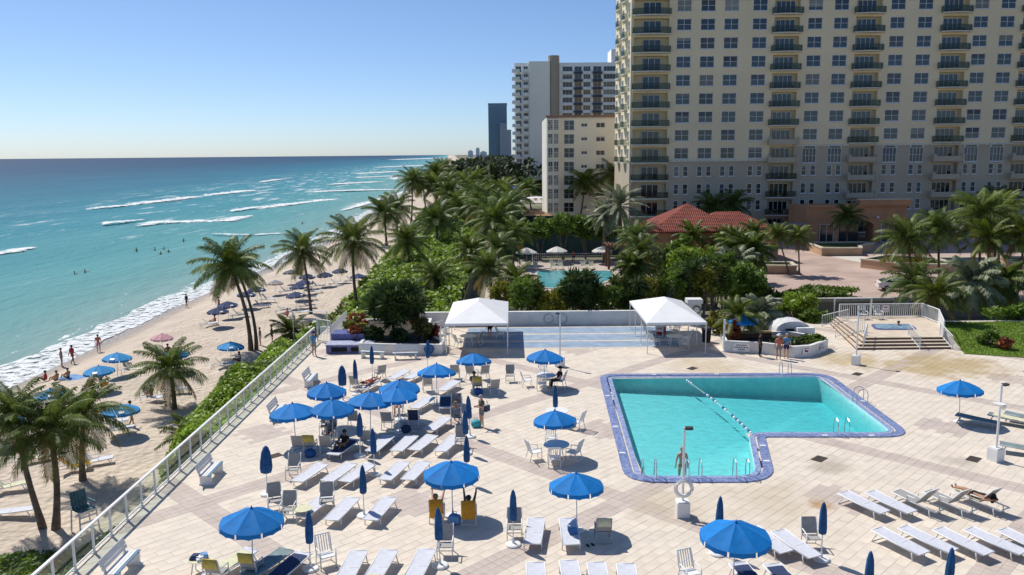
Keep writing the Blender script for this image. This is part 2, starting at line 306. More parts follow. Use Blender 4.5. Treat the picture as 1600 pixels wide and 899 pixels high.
def bz(d, Y): i = -d; return float(np.interp(i, [-6, 0, 4, 7, 12, 60], [-5.6, -4.8, -4.35, -3.75, -3.5, -3.45])) + (.06 * math.sin(Y * .9 + i) + .05 * math.sin(i * 1.7 - Y * .6) if i > 5 else 0)
beach = tag(strip('beach', [6, 3, 0, -1.5, -3, -4, -5, -6, -7] + [-8 - 1.2 * i for i in range(22)] + [-38, -45, -60], sorted(set(YS) | {20 + 2 * i for i in range(70)}), bz, sandmat()), kind='structure')

# land behind the beach
def noisy_ground():
    m = mat('ground_earth', (.20, .19, .12), .95, .25, .05, .3, 2); return m
mb = MB()
mb.add([(-13.5, 67.9, -1.5), (24, 67.9, -1.5), (24, 400, -1.5), (-13.5, 400, -1.5)], [(0, 1, 2, 3)]).add([(24, 84.6, -1.5), (600, 84.6, -1.5), (600, 400, -1.5), (24, 400, -1.5)], [(0, 1, 2, 3)])
mb.add([(24, 67.9, -3.2), (300, 67.9, -3.2), (300, 84.6, -3.2), (24, 84.6, -3.2)], [(0, 1, 2, 3)])
mb.add([(-13.5, 67.9, -4), (-13.5, 400, -4), (-13.5, 400, -1.5), (-13.5, 67.9, -1.5)], [(0, 1, 2, 3)])
mb.add([(-30, 400, -1.5), (9000, 400, -1.5), (9000, 2300, -1.5), (-140, 2300, -1.5), (-45, 750, -1.5)], [(0, 1, 2, 3, 4)]).add([(-140, 2300, -1.5), (40000, 2300, -1.5), (40000, 40000, -1.5), (-2500, 40000, -1.5), (-1350, 20000, -1.5)], [(0, 1, 2, 3, 4)])
mb.add([(40, -300, -3.2), (600, -300, -3.2), (600, 67.9, -3.2), (40, 67.9, -3.2)], [(0, 1, 2, 3)])
tag(link('ground', mb.mesh('ground', noisy_ground())), kind='structure')
ROSE = mat('rose_pavers', (.46, .345, .29), .85, .12, .25, .2, 3); PALEP = mat('pale_pavers', (.50, .42, .36), .85, .1, .3)
mb = MB().prism([(24.2, 84.9), (90, 84.9), (90, 154), (44, 154), (44, 131), (31, 131), (31, 112), (24.2, 112)], -1.6, -1.47)
tag(link('motor_court', mb.mesh('motor_court', ROSE)), kind='structure')
tag(link('court_path', MB().prism([(47.5, 122), (52, 122), (56, 110), (51, 107)], -1.48, -1.463).mesh('court_path', mat('light_paving', (.62, .58, .52), .8))), kind='structure')
tag(link('neighbour_terrace', MB().prism([(-3, 84), (18, 84), (18, 119), (-3, 119)], -1.6, -1.48).mesh('neighbour_terrace', PALEP)), kind='structure')

# ---------------- pool deck: slab with the pool cut out, laid with diagonal pavers
POOL = [(4.8, 33.7), (11.25, 33.55), (12.5, 39.25), (19.85, 39.05), (20.1, 51.15), (5.5, 51.35)]
PO = rounded(POOL, [1.5, 1.7, .15, 1.6, 1.6, 1.2]); PM = inset(PO, .42); PM2 = inset(PO, .51); PI = inset(PO, .76); PW = inset(PO, .8)
DX0, DX1, DY0, DY1 = -15.25, 60., 8., 67.2
deck = tag(link('pool_deck', wall_grid(Matrix(((1, 0, 0, 0), (0, 0, 1, 0), (0, 1, 0, -.007), (0, 0, 0, 1))), DX1, DY1, [(5.7, 10.9, 34.4, 50.4, 0), (10.9, 11.4, 35.3, 50.4, 0), (11.4, 11.7, 37.4, 50.4, 0), (11.7, 19.2, 39.9, 50.4, 0)], x0=DX0, z0=DY0).mesh('pool_deck', mat('joint_mortar', (.64, .57, .48), .9))), kind='structure')
mb = MB().box((DX0 + .11, (DY0 + DY1) / 2, -2.07), (.2, DY1 - DY0, 4.06)).box((22, DY1 + .1, -2.07), (76, .2, 4.06))
link('deck_edge', mb.mesh('deck_edge', WPLASTER), deck)
def pavemat(name, c, c2, stain):
    m = mat(name, c, .8, .06, 1.3, .15, 40, coord='Object'); N = m.node_tree.nodes; L = m.node_tree.links; b = N['Principled BSDF']; src = b.inputs['Base Color'].links[0].from_socket
    g = N.new('ShaderNodeNewGeometry'); n1 = N.new('ShaderNodeTexNoise'); n1.inputs['Scale'].default_value = .22; n1.inputs['Detail'].default_value = 6; L.new(g.outputs['Position'], n1.inputs['Vector'])
    r = N.new('ShaderNodeMapRange'); r.inputs[1].default_value = .52; r.inputs[2].default_value = .75; r.inputs[4].default_value = stain; L.new(n1.outputs['Fac'], r.inputs[0])
    mx = N.new('ShaderNodeMix'); mx.data_type = 'RGBA'; L.new(r.outputs[0], mx.inputs['Factor']); L.new(src, mx.inputs['A']); mx.inputs['B'].default_value = (*c2, 1)
    # tan weathering patches near the spa steps and round the drains
    def spot(cx, cy, rad, last, colr, amt):
        vd = N.new('ShaderNodeVectorMath'); vd.operation = 'DISTANCE'; L.new(g.outputs['Position'], vd.inputs[0]); vd.inputs[1].default_value = (cx, cy, 0)
        ad = N.new('ShaderNodeMath'); ad.operation = 'MULTIPLY_ADD'; L.new(n3.outputs['Fac'], ad.inputs[0]); ad.inputs[1].default_value = -rad * 1.6; L.new(vd.outputs['Value'], ad.inputs[2])
        rr = N.new('ShaderNodeMapRange'); rr.inputs[1].default_value = rad * .2; rr.inputs[2].default_value = -rad * .45; rr.inputs[4].default_value = amt; L.new(ad.outputs[0], rr.inputs[0])
        m2 = N.new('ShaderNodeMix'); m2.data_type = 'RGBA'; L.new(rr.outputs[0], m2.inputs['Factor']); L.new(last, m2.inputs['A']); m2.inputs['B'].default_value = (*colr, 1); return m2.outputs['Result']
    n3 = N.new('ShaderNodeTexNoise'); n3.inputs['Scale'].default_value = .9; n3.inputs['Detail'].default_value = 5; L.new(g.outputs['Position'], n3.inputs['Vector'])
    out = mx.outputs['Result']
    for s in ((29, 53, 4.2, (.40, .29, .12), .75), (23, 54.5, 3.0, (.42, .31, .14), .7), (26.5, 51.8, 2.6, (.42, .31, .14), .6), (6.3, 31.3, 2.0, (.48, .40, .28), .6), (10.5, 31.8, 2.6, (.50, .42, .30), .55), (14.3, 35.6, 1.3, (.36, .30, .23), .6), (12.9, 53, 3.2, (.47, .36, .2), .5), (20.2, 35.9, 1.0, (.36, .31, .25), .5), (12.2, 31.2, .6, (.42, .24, .10), .8)): out = spot(s[0], s[1], s[2], out, s[3], s[4])
    L.new(out, b.inputs['Base Color']); return m
PAV = [pavemat('cream_paver', (.71, .625, .515), (.60, .52, .43), .4), pavemat('cream_paver_b', (.69, .605, .50), (.58, .50, .415), .4), pavemat('tan_paver', (.54, .455, .395), (.45, .385, .34), .4)]
S2 = math.sqrt(2.); per = 12.37; b0 = 19.0 / S2; c0 = 27.35 / S2
def rows(start):
    out = []                                                    # (lo, hi, is_band)
    for k in range(-6, 7):
        s = start + k * per - .525
        out += [(s + .35 * i, s + .35 * (i + 1), True) for i in range(3)]
        f = (per - 1.05) / 28; out += [(s + 1.05 + f * i, s + 1.05 + f * (i + 1), False) for i in range(28)]
    return out
tiles = []
PIN = inset(PO, .3)
for qi, (qa, qb, qband) in enumerate(rows(c0)):
    for k in range(-6, 7):
        s = b0 + k * per - .525
        if qband: cuts = [s + per * i / 36 for i in range(37)]
        else:
            f = (per - 1.05) / 14; off = f / 2 if qi % 2 else 0
            cuts = [s + .35 * i for i in range(4)] + [s + 1.05 + f * i - (f - off if off else 0) for i in range(1, 15 + (1 if off else 0))]
            cuts = [c for c in cuts if c < s + per - .05] + [s + per]
        for pa, pb in zip(cuts, cuts[1:]):
            if pb - pa < .05: continue
            pc, qc = (pa + pb) / 2, (qa + qb) / 2; x, y = (pc - qc) / S2, (pc + qc) / S2
            if not (DX0 + .3 < x < 44 and 17.5 < y < DY1 - .15) or x > 36 and y < 30: continue
            if inside((x, y), PIN): continue
            dp = (pc - b0 - per / 2) % per; dq = (qc - c0 - per / 2) % per; dp = min(dp, per - dp); dq = min(dq, per - dq)
            tan = qband or pc < s + 1.05 or (dp < 1.15 and dq < 1.15)
            tiles.append((x, y, pb - pa, qb - qa, 2 if tan else (0 if rng.random() < .6 else 1)))
def tilegeo(mb, x, y, a, b, mi, dz=0.):
    a = a / 2 - .0045; b = b / 2 - .0045; e = .003; c, s = 1 / S2, 1 / S2; pts = []
    for (aa, bb, z) in ((a, b, -.007), (a - e, b - e, 0.)):
        for sx, sy in ((-1, -1), (1, -1), (1, 1), (-1, 1)): u, v = sx * aa, sy * bb; pts.append((x + u * c - v * s, y + u * s + v * c, z + dz))
    mb.add(pts, [(4, 5, 6, 7), (0, 1, 5, 4), (1, 2, 6, 5), (2, 3, 7, 6), (3, 0, 4, 7)], mi)
vis = sorted([t for t in tiles if abs(t[0]) < t[1] * .6 - .3 and t[1] > 25.7], key=lambda t: t[1])[:300]; near = {(t[0], t[1]) for t in vis}
rest = MB(); cache = {}
for t in tiles:
    if (t[0], t[1]) not in near: tilegeo(rest, *t, dz=rng.uniform(-.003, .003))
tag(link('paver_field', rest.mesh('paver_field', PAV), deck), kind='stuff')
for t in vis:
    key = (round(t[2], 3), round(t[3], 3), t[4])
    if key not in cache: q = MB(); tilegeo(q, 0, 0, t[2], t[3], 0); cache[key] = q.mesh('paver', PAV[t[4]])
    link('paver', cache[key], deck, (t[0], t[1], float(rng.uniform(-.003, .003))))
for x, y in ((-11.33, 37.3), (14.1, 36.3), (21.1, 36.1), (11.8, 52.65), (-9.46, 49.0), (21.9, 50.9), (33.0, 51.2)):
    mb = MB().box((0, 0, .004), (.75, .5, .008))
    for i in range(7): mb.box((-.3 + .1 * i, 0, .011), (.035, .44, .008))
    o = link('drain_grate', mb.mesh('drain_grate', mat('drain_iron', (.07, .055, .045), .8)), deck, (x, y, .003), .78)
# shuffleboard lanes painted on the deck
LANE = mat('shuffle_blue', (.27, .36, .47), .75, .1, 1.2); lanes = []
for (ya, yb) in ((63.75, 65.95), (61.25, 63.3), (58.95, 60.85)):
    mb = MB().prism([(-3.6, ya), (12.6, ya), (12.6, yb), (-3.6, yb)], .001, .008)
    o = link('shuffleboard_lane', mb.mesh('shuffleboard_lane', LANE), deck)
    yc = (ya + yb) / 2
    lm = MB()
    for sx, xo in ((1, -2.6), (-1, 11.6)): lm.add([(xo, yc - .8, .011), (xo, yc + .8, .011), (xo + sx * 2.6, yc, .011)], [(0, 1, 2) if sx > 0 else (0, 2, 1)])
    link('lane_marking', lm.mesh('lane_marking', mat('lane_mark', (.20, .28, .39), .75)), o)
mb = MB().prism([(-3.6, 58.5), (12.6, 58.5), (12.6, 66.4), (-3.6, 66.4)], 0, .0045); link('shuffleboard_pad', mb.mesh('shuffleboard_pad', mat('pale_cement', (.60, .54, .46), .85)), deck)
LAWN = [(31.4, 55.9), (36, 54.2), (52, 54), (52, 66.5), (35.3, 66.5)]
tag(link('lawn_bed', MB().prism(LAWN, 0, .05).mesh('lawn_bed', mat('lawn_soil', (.13, .2, .03), .95))), kind='structure')
xy = rng.uniform((31, 53.5), (52, 66.8), (26000, 2)); pts = [p for p in xy if inside(p, LAWN)]; gm = MB()
for p in pts:
    a = rng.uniform(0, 6.28); h = rng.uniform(.05, .1); dx, dy = .05 * math.cos(a), .05 * math.sin(a); gm.add([(p[0] - dx, p[1] - dy, .04), (p[0] + dx, p[1] + dy, .04), (p[0] + dy * .6, p[1] - dx * .6, .05 + h)], [(0, 1, 2)])
tag(link('lawn_grass', gm.mesh('lawn_grass', mat('lawn_green', (.22, .34, .03), .6, .3, .6, trans=.3))), 'short green lawn grass right of the spa steps', 'grass', kind='stuff')

# ---------------- swimming pool
pool = empty('swimming_pool', (0, 0, 0), 0, 'L-shaped turquoise swimming pool with blue mosaic coping', 'pool')
def mosaic(name, ca, cb):
    m = bpy.data.materials.new(name); m.use_nodes = True; N = m.node_tree.nodes; L = m.node_tree.links; b = N['Principled BSDF']; b.inputs['Roughness'].default_value = .35
    g = N.new('ShaderNodeNewGeometry'); v = N.new('ShaderNodeTexVoronoi'); v.inputs['Scale'].default_value = 9; v.inputs['Randomness'].default_value = .25; L.new(g.outputs['Position'], v.inputs['Vector'])
    sp = N.new('ShaderNodeSeparateColor'); L.new(v.outputs['Color'], sp.inputs[0]); mx = N.new('ShaderNodeMix'); mx.data_type = 'RGBA'; L.new(sp.outputs[0], mx.inputs['Factor']); mx.inputs['A'].default_value = (*ca, 1); mx.inputs['B'].default_value = (*cb, 1); L.new(mx.outputs['Result'], b.inputs['Base Color']); return m
link('coping', MB().ring(PO, PM, -.05, .05).mesh('coping', mosaic('blue_mosaic', (.11, .16, .35), (.28, .33, .52))), pool)
link('gutter', MB().ring(PM, PM2, -.2, -.02).mesh('gutter', mat('gutter_dark', (.015, .02, .06), .5)), pool)
link('inner_coping', MB().ring(PM2, PI, -.06, .02).mesh('inner_coping', mosaic('pale_mosaic', (.18, .24, .46), (.38, .44, .60))), pool)
SHELL = mat('pool_plaster', (.52, .76, .77), .6, .05, 2.5)
fl = [(p[0], p[1], -.82 if p[0] < 10.5 else -.82 - .075 * (p[0] - 10.5)) for p in PW]; n = len(PW)
mb = MB(); mb.add([(p[0], p[1], .0) for p in PI] + fl, [(i, n + i, n + (i + 1) % n, (i + 1) % n) for i in range(n)])
import mathutils.geometry as mgeo
tri = mgeo.tessellate_polygon([[Vector((p[0], p[1], 0)) for p in PW]]); mb.add(fl, [tuple(t) for t in tri])
link('basin', mb.mesh('basin', SHELL), pool)
def watermat():
    m = bpy.data.materials.new('pool_water'); m.use_nodes = True; N = m.node_tree.nodes; L = m.node_tree.links; N.remove(N['Principled BSDF'])
    t = N.new('ShaderNodeBsdfTransparent'); t.inputs[0].default_value = (.80, .98, .98, 1); g = N.new('ShaderNodeBsdfGlossy'); g.inputs['Roughness'].default_value = .05; fr = N.new('ShaderNodeFresnel'); fr.inputs[0].default_value = 1.33
    tc = N.new('ShaderNodeNewGeometry'); n1 = N.new('ShaderNodeTexNoise'); n1.inputs['Scale'].default_value = 2.6; n1.inputs['Detail'].default_value = 3; L.new(tc.outputs['Position'], n1.inputs['Vector'])
    bp = N.new('ShaderNodeBump'); bp.inputs['Strength'].default_value = .6; bp.inputs['Distance'].default_value = .12; L.new(n1.outputs['Fac'], bp.inputs['Height']); L.new(bp.outputs[0], g.inputs['Normal']); L.new(bp.outputs[0], fr.inputs['Normal'])
    ms = N.new('ShaderNodeMixShader'); L.new(fr.outputs[0], ms.inputs[0]); L.new(t.outputs[0], ms.inputs[1]); L.new(g.outputs[0], ms.inputs[2]); L.new(ms.outputs[0], N['Material Output'].inputs[0])
    va = N.new('ShaderNodeVolumeAbsorption'); va.inputs['Color'].default_value = (.03, .78, .84, 1); va.inputs['Density'].default_value = .27; L.new(va.outputs[0], N['Material Output'].inputs['Volume']); return m
mb = MB(); zt = -.14; PWW = inset(PO, .762); mb.add([(p[0], p[1], zt) for p in PWW] + [(p[0], p[1], f[2] - .02) for p, f in zip(PWW, fl)], [tuple(t) for t in tri] + [tuple(n + k for k in reversed(t)) for t in tri] + [(i, n + i, n + (i + 1) % n, (i + 1) % n) for i in range(n)])
bm = bmesh.new(); wm = mb.mesh('water', watermat()); bm.from_mesh(wm); bmesh.ops.recalc_face_normals(bm, faces=bm.faces); bm.to_mesh(wm); bm.free()
link('water', wm, pool)
# depth tiles let into the coping
for x, y in ((5.5, 46.5), (5.29, 41), (5.14, 37.2), (12.0, 38), (11.57, 36), (15.5, 39.37), (17.8, 39.31), (19.76, 45), (13, 51.04), (17.2, 50.99), (9, 51.1)): link('depth_tile', MB().box((x, y, .052), (.28, .16, .008)).mesh('depth_tile', WHITE), pool)
# rope with floats
rope = empty('pool_rope', (10.9, 50.3, -.12), 0, 'white float rope dividing the pool in two', 'rope'); A = Vector((0, 0, 0)); B = Vector((1.2, -10.3, 0))
link('cord', MB().tube([A.lerp(B, t / 12) + Vector((.18 * math.sin(t / 12 * 3.1), 0, 0)) for t in range(13)], .012, 5).mesh('cord', WHITE), rope)
fm = [MB().lathe([(.03, -.1), (.075, -.06), (.075, .06), (.03, .1)], 8).mesh('float', m) for m in (WHITE, mat('float_blue', (.08, .2, .4), .5))]
for i, t in enumerate([.02, .035, .05, .065, .08, .3, .33, .36, .39, .42, .45, .56, .6, .7, .73, .76, .79, .82, .85, .88, .91, .94, .97]):
    o = link('float', fm[i % 2], rope, A.lerp(B, t) + Vector((.18 * math.sin(t * 3.1), 0, .01))); o.rotation_euler = (R(90), 0, R(6))
def ladder(x, y, rz, label):
    r = empty('pool_ladder', (x, y, 0), rz, label, 'ladder', 'pool ladders')
    for sx in (-.28, .28): link('handrail', MB().tube([(sx, -.42, .0), (sx, -.42, .55), (sx, -.34, .78), (sx, -.15, .85), (sx, .08, .78), (sx, .18, .5), (sx, .2, -.9)], .024, 7).mesh('handrail', STEEL), r)
    for z in (-.25, -.5, -.75): link('rung', MB().box((0, .2, z), (.56, .09, .03)).mesh('rung', STEEL), r)
for (x, y, rz, lb) in ((5.9, 34.35, 0, 'steel pool ladder at the near left corner of the pool'), (7.85, 34.3, 0, 'steel pool ladder beside the wading bather'), (9.9, 34.3, 0, 'steel pool ladder near the inner corner by mosaic coping'), (17.3, 50.75, R(180), 'steel pool ladder on the far edge of the deep end'), (16.4, 39.7, 0, 'steel pool ladder on the near edge of the deep end'), (19.45, 44.9, R(90), 'low steel pool ladder on the right edge of the pool')): ladder(x, y, rz, lb)
# ================================================================== POOL-DECK FURNITURE
# guard rail along the ocean side: white posts, rails and single glass panes
rail = empty('guard_rail', (-15.1, 20, 0), 0, 'long white railing with glass panes along the ocean edge', 'railing')
L_ = 41.6; npost = 32; step = L_ / npost; pm = MB().box((0, 0, .53), (.07, .07, 1.06)).box((0, 0, .012), (.16, .16, .024)).mesh('post', WHITE); gm_ = MB().box((0, step / 2, .6), (.016, step - .1, .84)).mesh('glass_pane', GLASS)
for i in range(npost + 1):
    link('post', pm, rail, (0, i * step, 0))
    if i < npost: link('glass_pane', gm_, rail, (0, i * step, 0))
link('top_rail', MB().box((0, L_ / 2, 1.1), (.11, L_ + .1, .06)).mesh('top_rail', WHITE), rail); link('bottom_rail', MB().box((0, L_ / 2, .13), (.05, L_, .05)).mesh('bottom_rail', WHITE), rail)
def slat_fence(name, pts, h, label, cat='fence', gap=.13, mtl=WHITE, lift=.08, par=None):
    o = par or empty(name, pts[0], 0, label, cat); p0 = Vector(pts[0])
    bal = MB().box((0, 0, (h - lift) / 2 + lift), (.03, .03, h - lift)).mesh('baluster', mtl); post = MB().box((0, 0, h / 2), (.08, .08, h)).mesh('post', mtl)
    base = Vector(o.location) if par is None else Vector((0, 0, 0)); pp = [Vector(p) - (p0 if par is None else Vector((0, 0, 0))) for p in pts]
    for a, b in zip(pp, pp[1:]):
        d = b - a; k = max(2, int(d.xy.length / gap)); t = MB(); up = Vector((0, 0, 1))
        for zz in (h, lift): t.tube([a + up * zz, b + up * zz], .035, 4)
        link('fence_rail', t.mesh('fence_rail', mtl), o)
        for i in range(k + 1): link('post' if i in (0, k) else 'baluster', post if i in (0, k) else bal, o, a.lerp(b, i / k))
    return o
slat_fence('stair_fence', [(-14.9, 61.7, 0), (-13.7, 60.9, 0)], 1.75, 'tall white slatted gate screen beside the beach stairs', gap=.16)
slat_fence('stair_balustrade', [(-13.7, 60.9, 0), (-13.7, 67.0, .0)], 1.35, 'white slatted balustrade leading back from the gate', gap=.16)
g = empty('stair_arch', (-16.6, 66.5, -.1), 0, 'plain white arch frame above the beach stairs', 'frame'); link('frame_tube', MB().tube([(-1.4, 0, -3.3), (-1.4, 0, 1.5), (1.4, 0, 1.5), (1.4, 0, -3.3)], .06, 6).mesh('frame_tube', WHITE), g)

# --- park benches, white frame and blue seat
bp = []
for i in range(4): bp.append(('seat_slat', MB().box((0, -.18 + .12 * i, .45), (1.75, .1, .035)).mesh('seat_slat', BENCHB if i in (0,) else WHITE)))
for i in range(3): bp.append(('back_slat', MB().box((0, .26 + .045 * i, .62 + .13 * i), (1.75, .03, .11), rx=-.3).mesh('back_slat', WHITE)))
for sx in (-.7, .7): bp.append(('leg', MB().box((sx, 0, .215), (.09, .5, .43)).box((sx, -.02, .04), (.1, .62, .08)).box((sx, .31, .66), (.07, .06, .5), rx=-.3).mesh('leg', WHITE)))
for (x, y, rz, lb) in ((-13.3, 34.6, 90, 'white and blue bench by the railing left of the lounger rows'), (-12.75, 43.2, 90, 'white and blue bench by the railing, middle of three'), (-12.5, 49.7, 90, 'white and blue bench by the railing, farthest of three'), (-13.3, 26.2, 90, 'white and blue bench cut off at the bottom left by railing'), (-9.8, 56.3, -12, 'white bench with pale blue seat beside the blue mosaic fountain'), (-7.45, 55.9, 6, 'white bench with pale blue seat in front of the round tree')):
    spawn(bp, 'park_bench', (x, y, 0), R(rz), lb, 'bench', 'white benches on the deck', sc=1.0)

# --- sun loungers
def lounger(raised=False, fm=WHITE, sm=SLING, back_up=0.):
    fr = MB()
    for sx in (-.31, .31): fr.tube([(sx, -.98, .31), (sx, .1, .345), (sx, .97, .40)], .028, 6)
    fr.tube([(-.31, -.98, .31), (.31, -.98, .31)], .026, 6).tube([(-.31, .97, .4), (.31, .97, .4)], .026, 6).tube([(-.31, -.12, .33), (.31, -.12, .33)], .02, 6)
    out = [('frame', fr.mesh('frame', fm, True))]
    for sx in (-.31, .31):
        out.append(('leg', MB().tube([(sx, -.72, .31), (sx * 1.03, -.78, .0)], .024, 6).mesh('leg', fm, True)))
        out.append(('leg', MB().tube([(sx, .72, .37), (sx * 1.03, .9, .0)], .024, 6).mesh('leg', fm, True)))
    out.append(('rear_brace', MB().tube([(-.32, .89, .02), (.32, .89, .02)], .02, 6).mesh('rear_brace', fm)))
    def sling(y0, y1, z0, z1):
        m = MB(); k = 5
        for i in range(k + 1):
            t = i / k; 
            for x in (-.285, 0, .285): m.v.append((x, y0 + (y1 - y0) * t, z0 + (z1 - z0) * t + (-.018 if x == 0 else 0)))
        for i in range(k):
            for j in range(2): m.f.append((3 * i + j, 3 * i + j + 1, 3 * i + j + 4, 3 * i + j + 3)); m.m.append(0)
        n0 = len(m.v); m.v += [(v[0], v[1], v[2] - .012) for v in m.v]; m.f += [tuple(reversed([q + n0 for q in f])) for f in m.f]; m.m += [0] * (2 * k); return m.mesh('sling', sm, True)
    out.append(('seat_sling', sling(-.1, .95, .35, .415)))
    if raised:
        a = R(52); out.append(('backrest', MB().add([], []).tube([(-.3, -.12, .34), (-.3, -.12 - .86 * math.cos(a), .34 + .86 * math.sin(a)), (.3, -.12 - .86 * math.cos(a), .34 + .86 * math.sin(a)), (.3, -.12, .34)], .024, 6).mesh('backrest', fm, True), None, 0, [('back_sling', sling(-.14, -.12 - .84 * math.cos(a), .36, .34 + .84 * math.sin(a)))]))
        out.append(('arm', MB().tube([(-.33, .25, .36), (-.34, .2, .55), (-.34, -.3, .56)], .022, 6).mesh('arm', fm, True))); out.append(('arm', MB().tube([(.33, .25, .36), (.34, .2, .55), (.34, -.3, .56)], .022, 6).mesh('arm', fm, True)))
    else: out.append(('back_sling', sling(-.96, -.14, .325, .355)))
    return out
LP = lounger(); LR = lounger(True, WHITE, DSLING); LG = lounger(False, GMET, mat('teal_sling', (.20, .27, .27), .8)); LRW = lounger(True, WHITE, SLING)
def towel(name, L0, L1, m, z0, z1, w=.6, sag=.0):
    mb = MB(); k = 8; r2 = random.Random(hash(name) % 99)
    for i in range(k + 1):
        t = i / k
        for j in range(4): mb.v.append(((-.5 + j / 3) * w + r2.uniform(-.012, .012), L0 + (L1 - L0) * t, z0 + (z1 - z0) * t + r2.uniform(0, .014)))
    for i in range(k):
        for j in range(3): mb.f.append((4 * i + j, 4 * i + j + 1, 4 * i + j + 5, 4 * i + j + 4)); mb.m.append(0)
    n0 = len(mb.v); mb.v += [(v[0], v[1], v[2] - .01) for v in mb.v]; mb.f += [tuple(reversed([q + n0 for q in f])) for f in mb.f]; mb.m += [0] * (3 * k)
    return mb.mesh(name, m, True)
def put_towel(x, y, yaw, m, label, z=0, L0=-.7, L1=.75, w=.56, z0=.352, z1=.425): return tag(link('towel', towel('towel', L0, L1, m, z0, z1, w), None, (x, y, z), R(-yaw)), label, 'towel')
LROWS = [  # these and most other positions were converted from image pixels by a separate script
 ('white sling lounger behind the umbrella cluster near the benches', [(-7.17, 50.64, 25), (-6.07, 50.6, 25)]),
 ('white sling lounger between two blue umbrellas in the far group', [(-3.77, 47.9, 20)]),
 ('white sling lounger right of the paired blue umbrellas', [(-5.04, 44.58, 20)]),
 ('white sling lounger in front of the man-high folded umbrella', [(-3.85, 40.78, 20)]),
 ('white sling lounger in the row just below the umbrella cluster', [(-6.36, 37.9, 20), (-5.23, 37.96, 20), (-4.28, 37.94, 20), (-3.08, 37.91, 18)]),
 ('white sling lounger in the second row below the umbrella cluster', [(-8.93, 34.41, 22), (-7.63, 34.38, 22), (-6.76, 34.36, 22), (-5.24, 34.47, 17), (-4.28, 34.45, 15), (-3.14, 34.2, 15)]),
 ('white sling lounger in the third row below the umbrella cluster', [(-7.9, 30.86, 22), (-6.76, 30.6, 18), (-5.19, 30.56, 16)]),
 ('white sling lounger by the umbrella in front of the pool', [(.79, 28.5, 3), (2.0, 28.37, 0)]),
 ('white sling lounger in the bottom left row', [(-5.55, 26.03, 6), (-4.53, 26.02, 9), (-3.24, 25.99, 9)]),
 ('white sling lounger cut by the bottom edge at centre', [(.69, 25.11, 1), (1.85, 25.05, 0), (2.79, 25.03, 0), (3.75, 24.89, 0)]),
 ('white sling lounger in the upper right row, flat', [(13.8, 30.82, -27), (14.87, 30.79, -27)]),
 ('white sling lounger in the lower right row', [(13.62, 27.53, -27), (14.7, 27.51, -27), (15.82, 27.44, -27), (17.03, 27.32, -27), (18.15, 27.35, -27)]),
 ('white sling lounger beside the bottom right open umbrella', [(9.09, 27.67, -22), (9.96, 27.41, -22)])]
for ph, items in LROWS:
    for i, (x, y, yaw) in enumerate(items): spawn(LP, 'sun_lounger', (x + random.uniform(-.06, .06), y + random.uniform(-.1, .1), 0), R(-yaw + random.uniform(-3.5, 3.5)), ph if len(items) == 1 else ph + ', ' + (('left one' if i == 0 else 'right one') if len(items) == 2 else ordn(i, len(items))), 'sun lounger', 'white sun loungers on the deck')
for (x, y, yaw, P_, lb) in ((-8.64, 48.34, 20, LP, 'white lounger with the red-suited sunbather lying on it'), (-3.78, 44.55, -3, LP, 'white lounger under the navy towel beside striped chair'), (-8.06, 37.51, 20, LP, 'shaded white lounger with navy towel under blue umbrella'),
    (-9.66, 26.29, 27, LP, 'lounger covered with pale yellow towel at bottom left'), (-8.41, 26.26, 27, LG, 'grey-green lounger beneath the big bottom left umbrella'), (-7.64, 25.98, 20, LP, 'white lounger with navy towel at the bottom left'),
    (15.95, 30.83, -27, LR, 'raised-back lounger with taupe sling, left of the pair'), (17.2, 30.8, -27, LR, 'raised-back lounger with taupe sling beside the sunbather'), (18.47, 30.9, -27, LR, 'lounger with yellow towel and sunbather at right edge'),
    (23.88, 40.82, -50, LG, 'grey lounger below the right-hand blue umbrella'), (25.59, 40.88, -50, LG, 'grey lounger with yellow towel by the right lamp post'), (26.56, 41.06, -50, LG, 'grey lounger at right edge behind the lamp post'), (23.7, 36.61, -60, LG, 'lone grey lounger at right edge below the lamp post'),
    (7.65, 24.91, -10, LP, 'lounger with navy towel under bottom right umbrella, left one'), (8.76, 24.81, -10, LP, 'lounger with navy towel under bottom right umbrella, right one')): spawn(P_, 'sun_lounger', (x, y, 0), R(-yaw), lb, 'sun lounger')
for (x, y, yaw, m, lb) in ((-3.78, 44.55, -3, NAVYT, 'navy towel on lounger beside striped chair'), (-8.06, 37.51, 20, NAVYT, 'navy towel on shaded lounger under umbrella'), (-9.66, 26.29, 27, CREAMT, 'pale yellow towel spread on bottom left lounger'), (-7.64, 25.98, 20, NAVYT, 'navy towel laid lengthways on bottom left white lounger'), (25.59, 40.88, -50, CREAMT, 'pale yellow towel on grey lounger by right lamp post'), (7.65, 24.91, -10, NAVYT, 'navy towel under bottom right umbrella, left one'), (8.76, 24.81, -10, NAVYT, 'navy towel under bottom right umbrella, right one')): put_towel(x, y, yaw, m, lb)
put_towel(18.47, 30.9, -27, CREAMT, 'pale yellow towel beneath the right-edge sunbather', L0=-.1, L1=.95, z0=.37, z1=.435)
put_towel(-4.53, 26.02, 9, CREAMT, 'pale yellow towel corner on bottom row lounger', L0=-.95, L1=-.6, z0=.34, z1=.35, w=.4); put_towel(2.15, 28.45, 0, LBT, 'crumpled blue and white towel on the pool-side lounger', L0=-.3, L1=.2, w=.3, z0=.37, z1=.39)
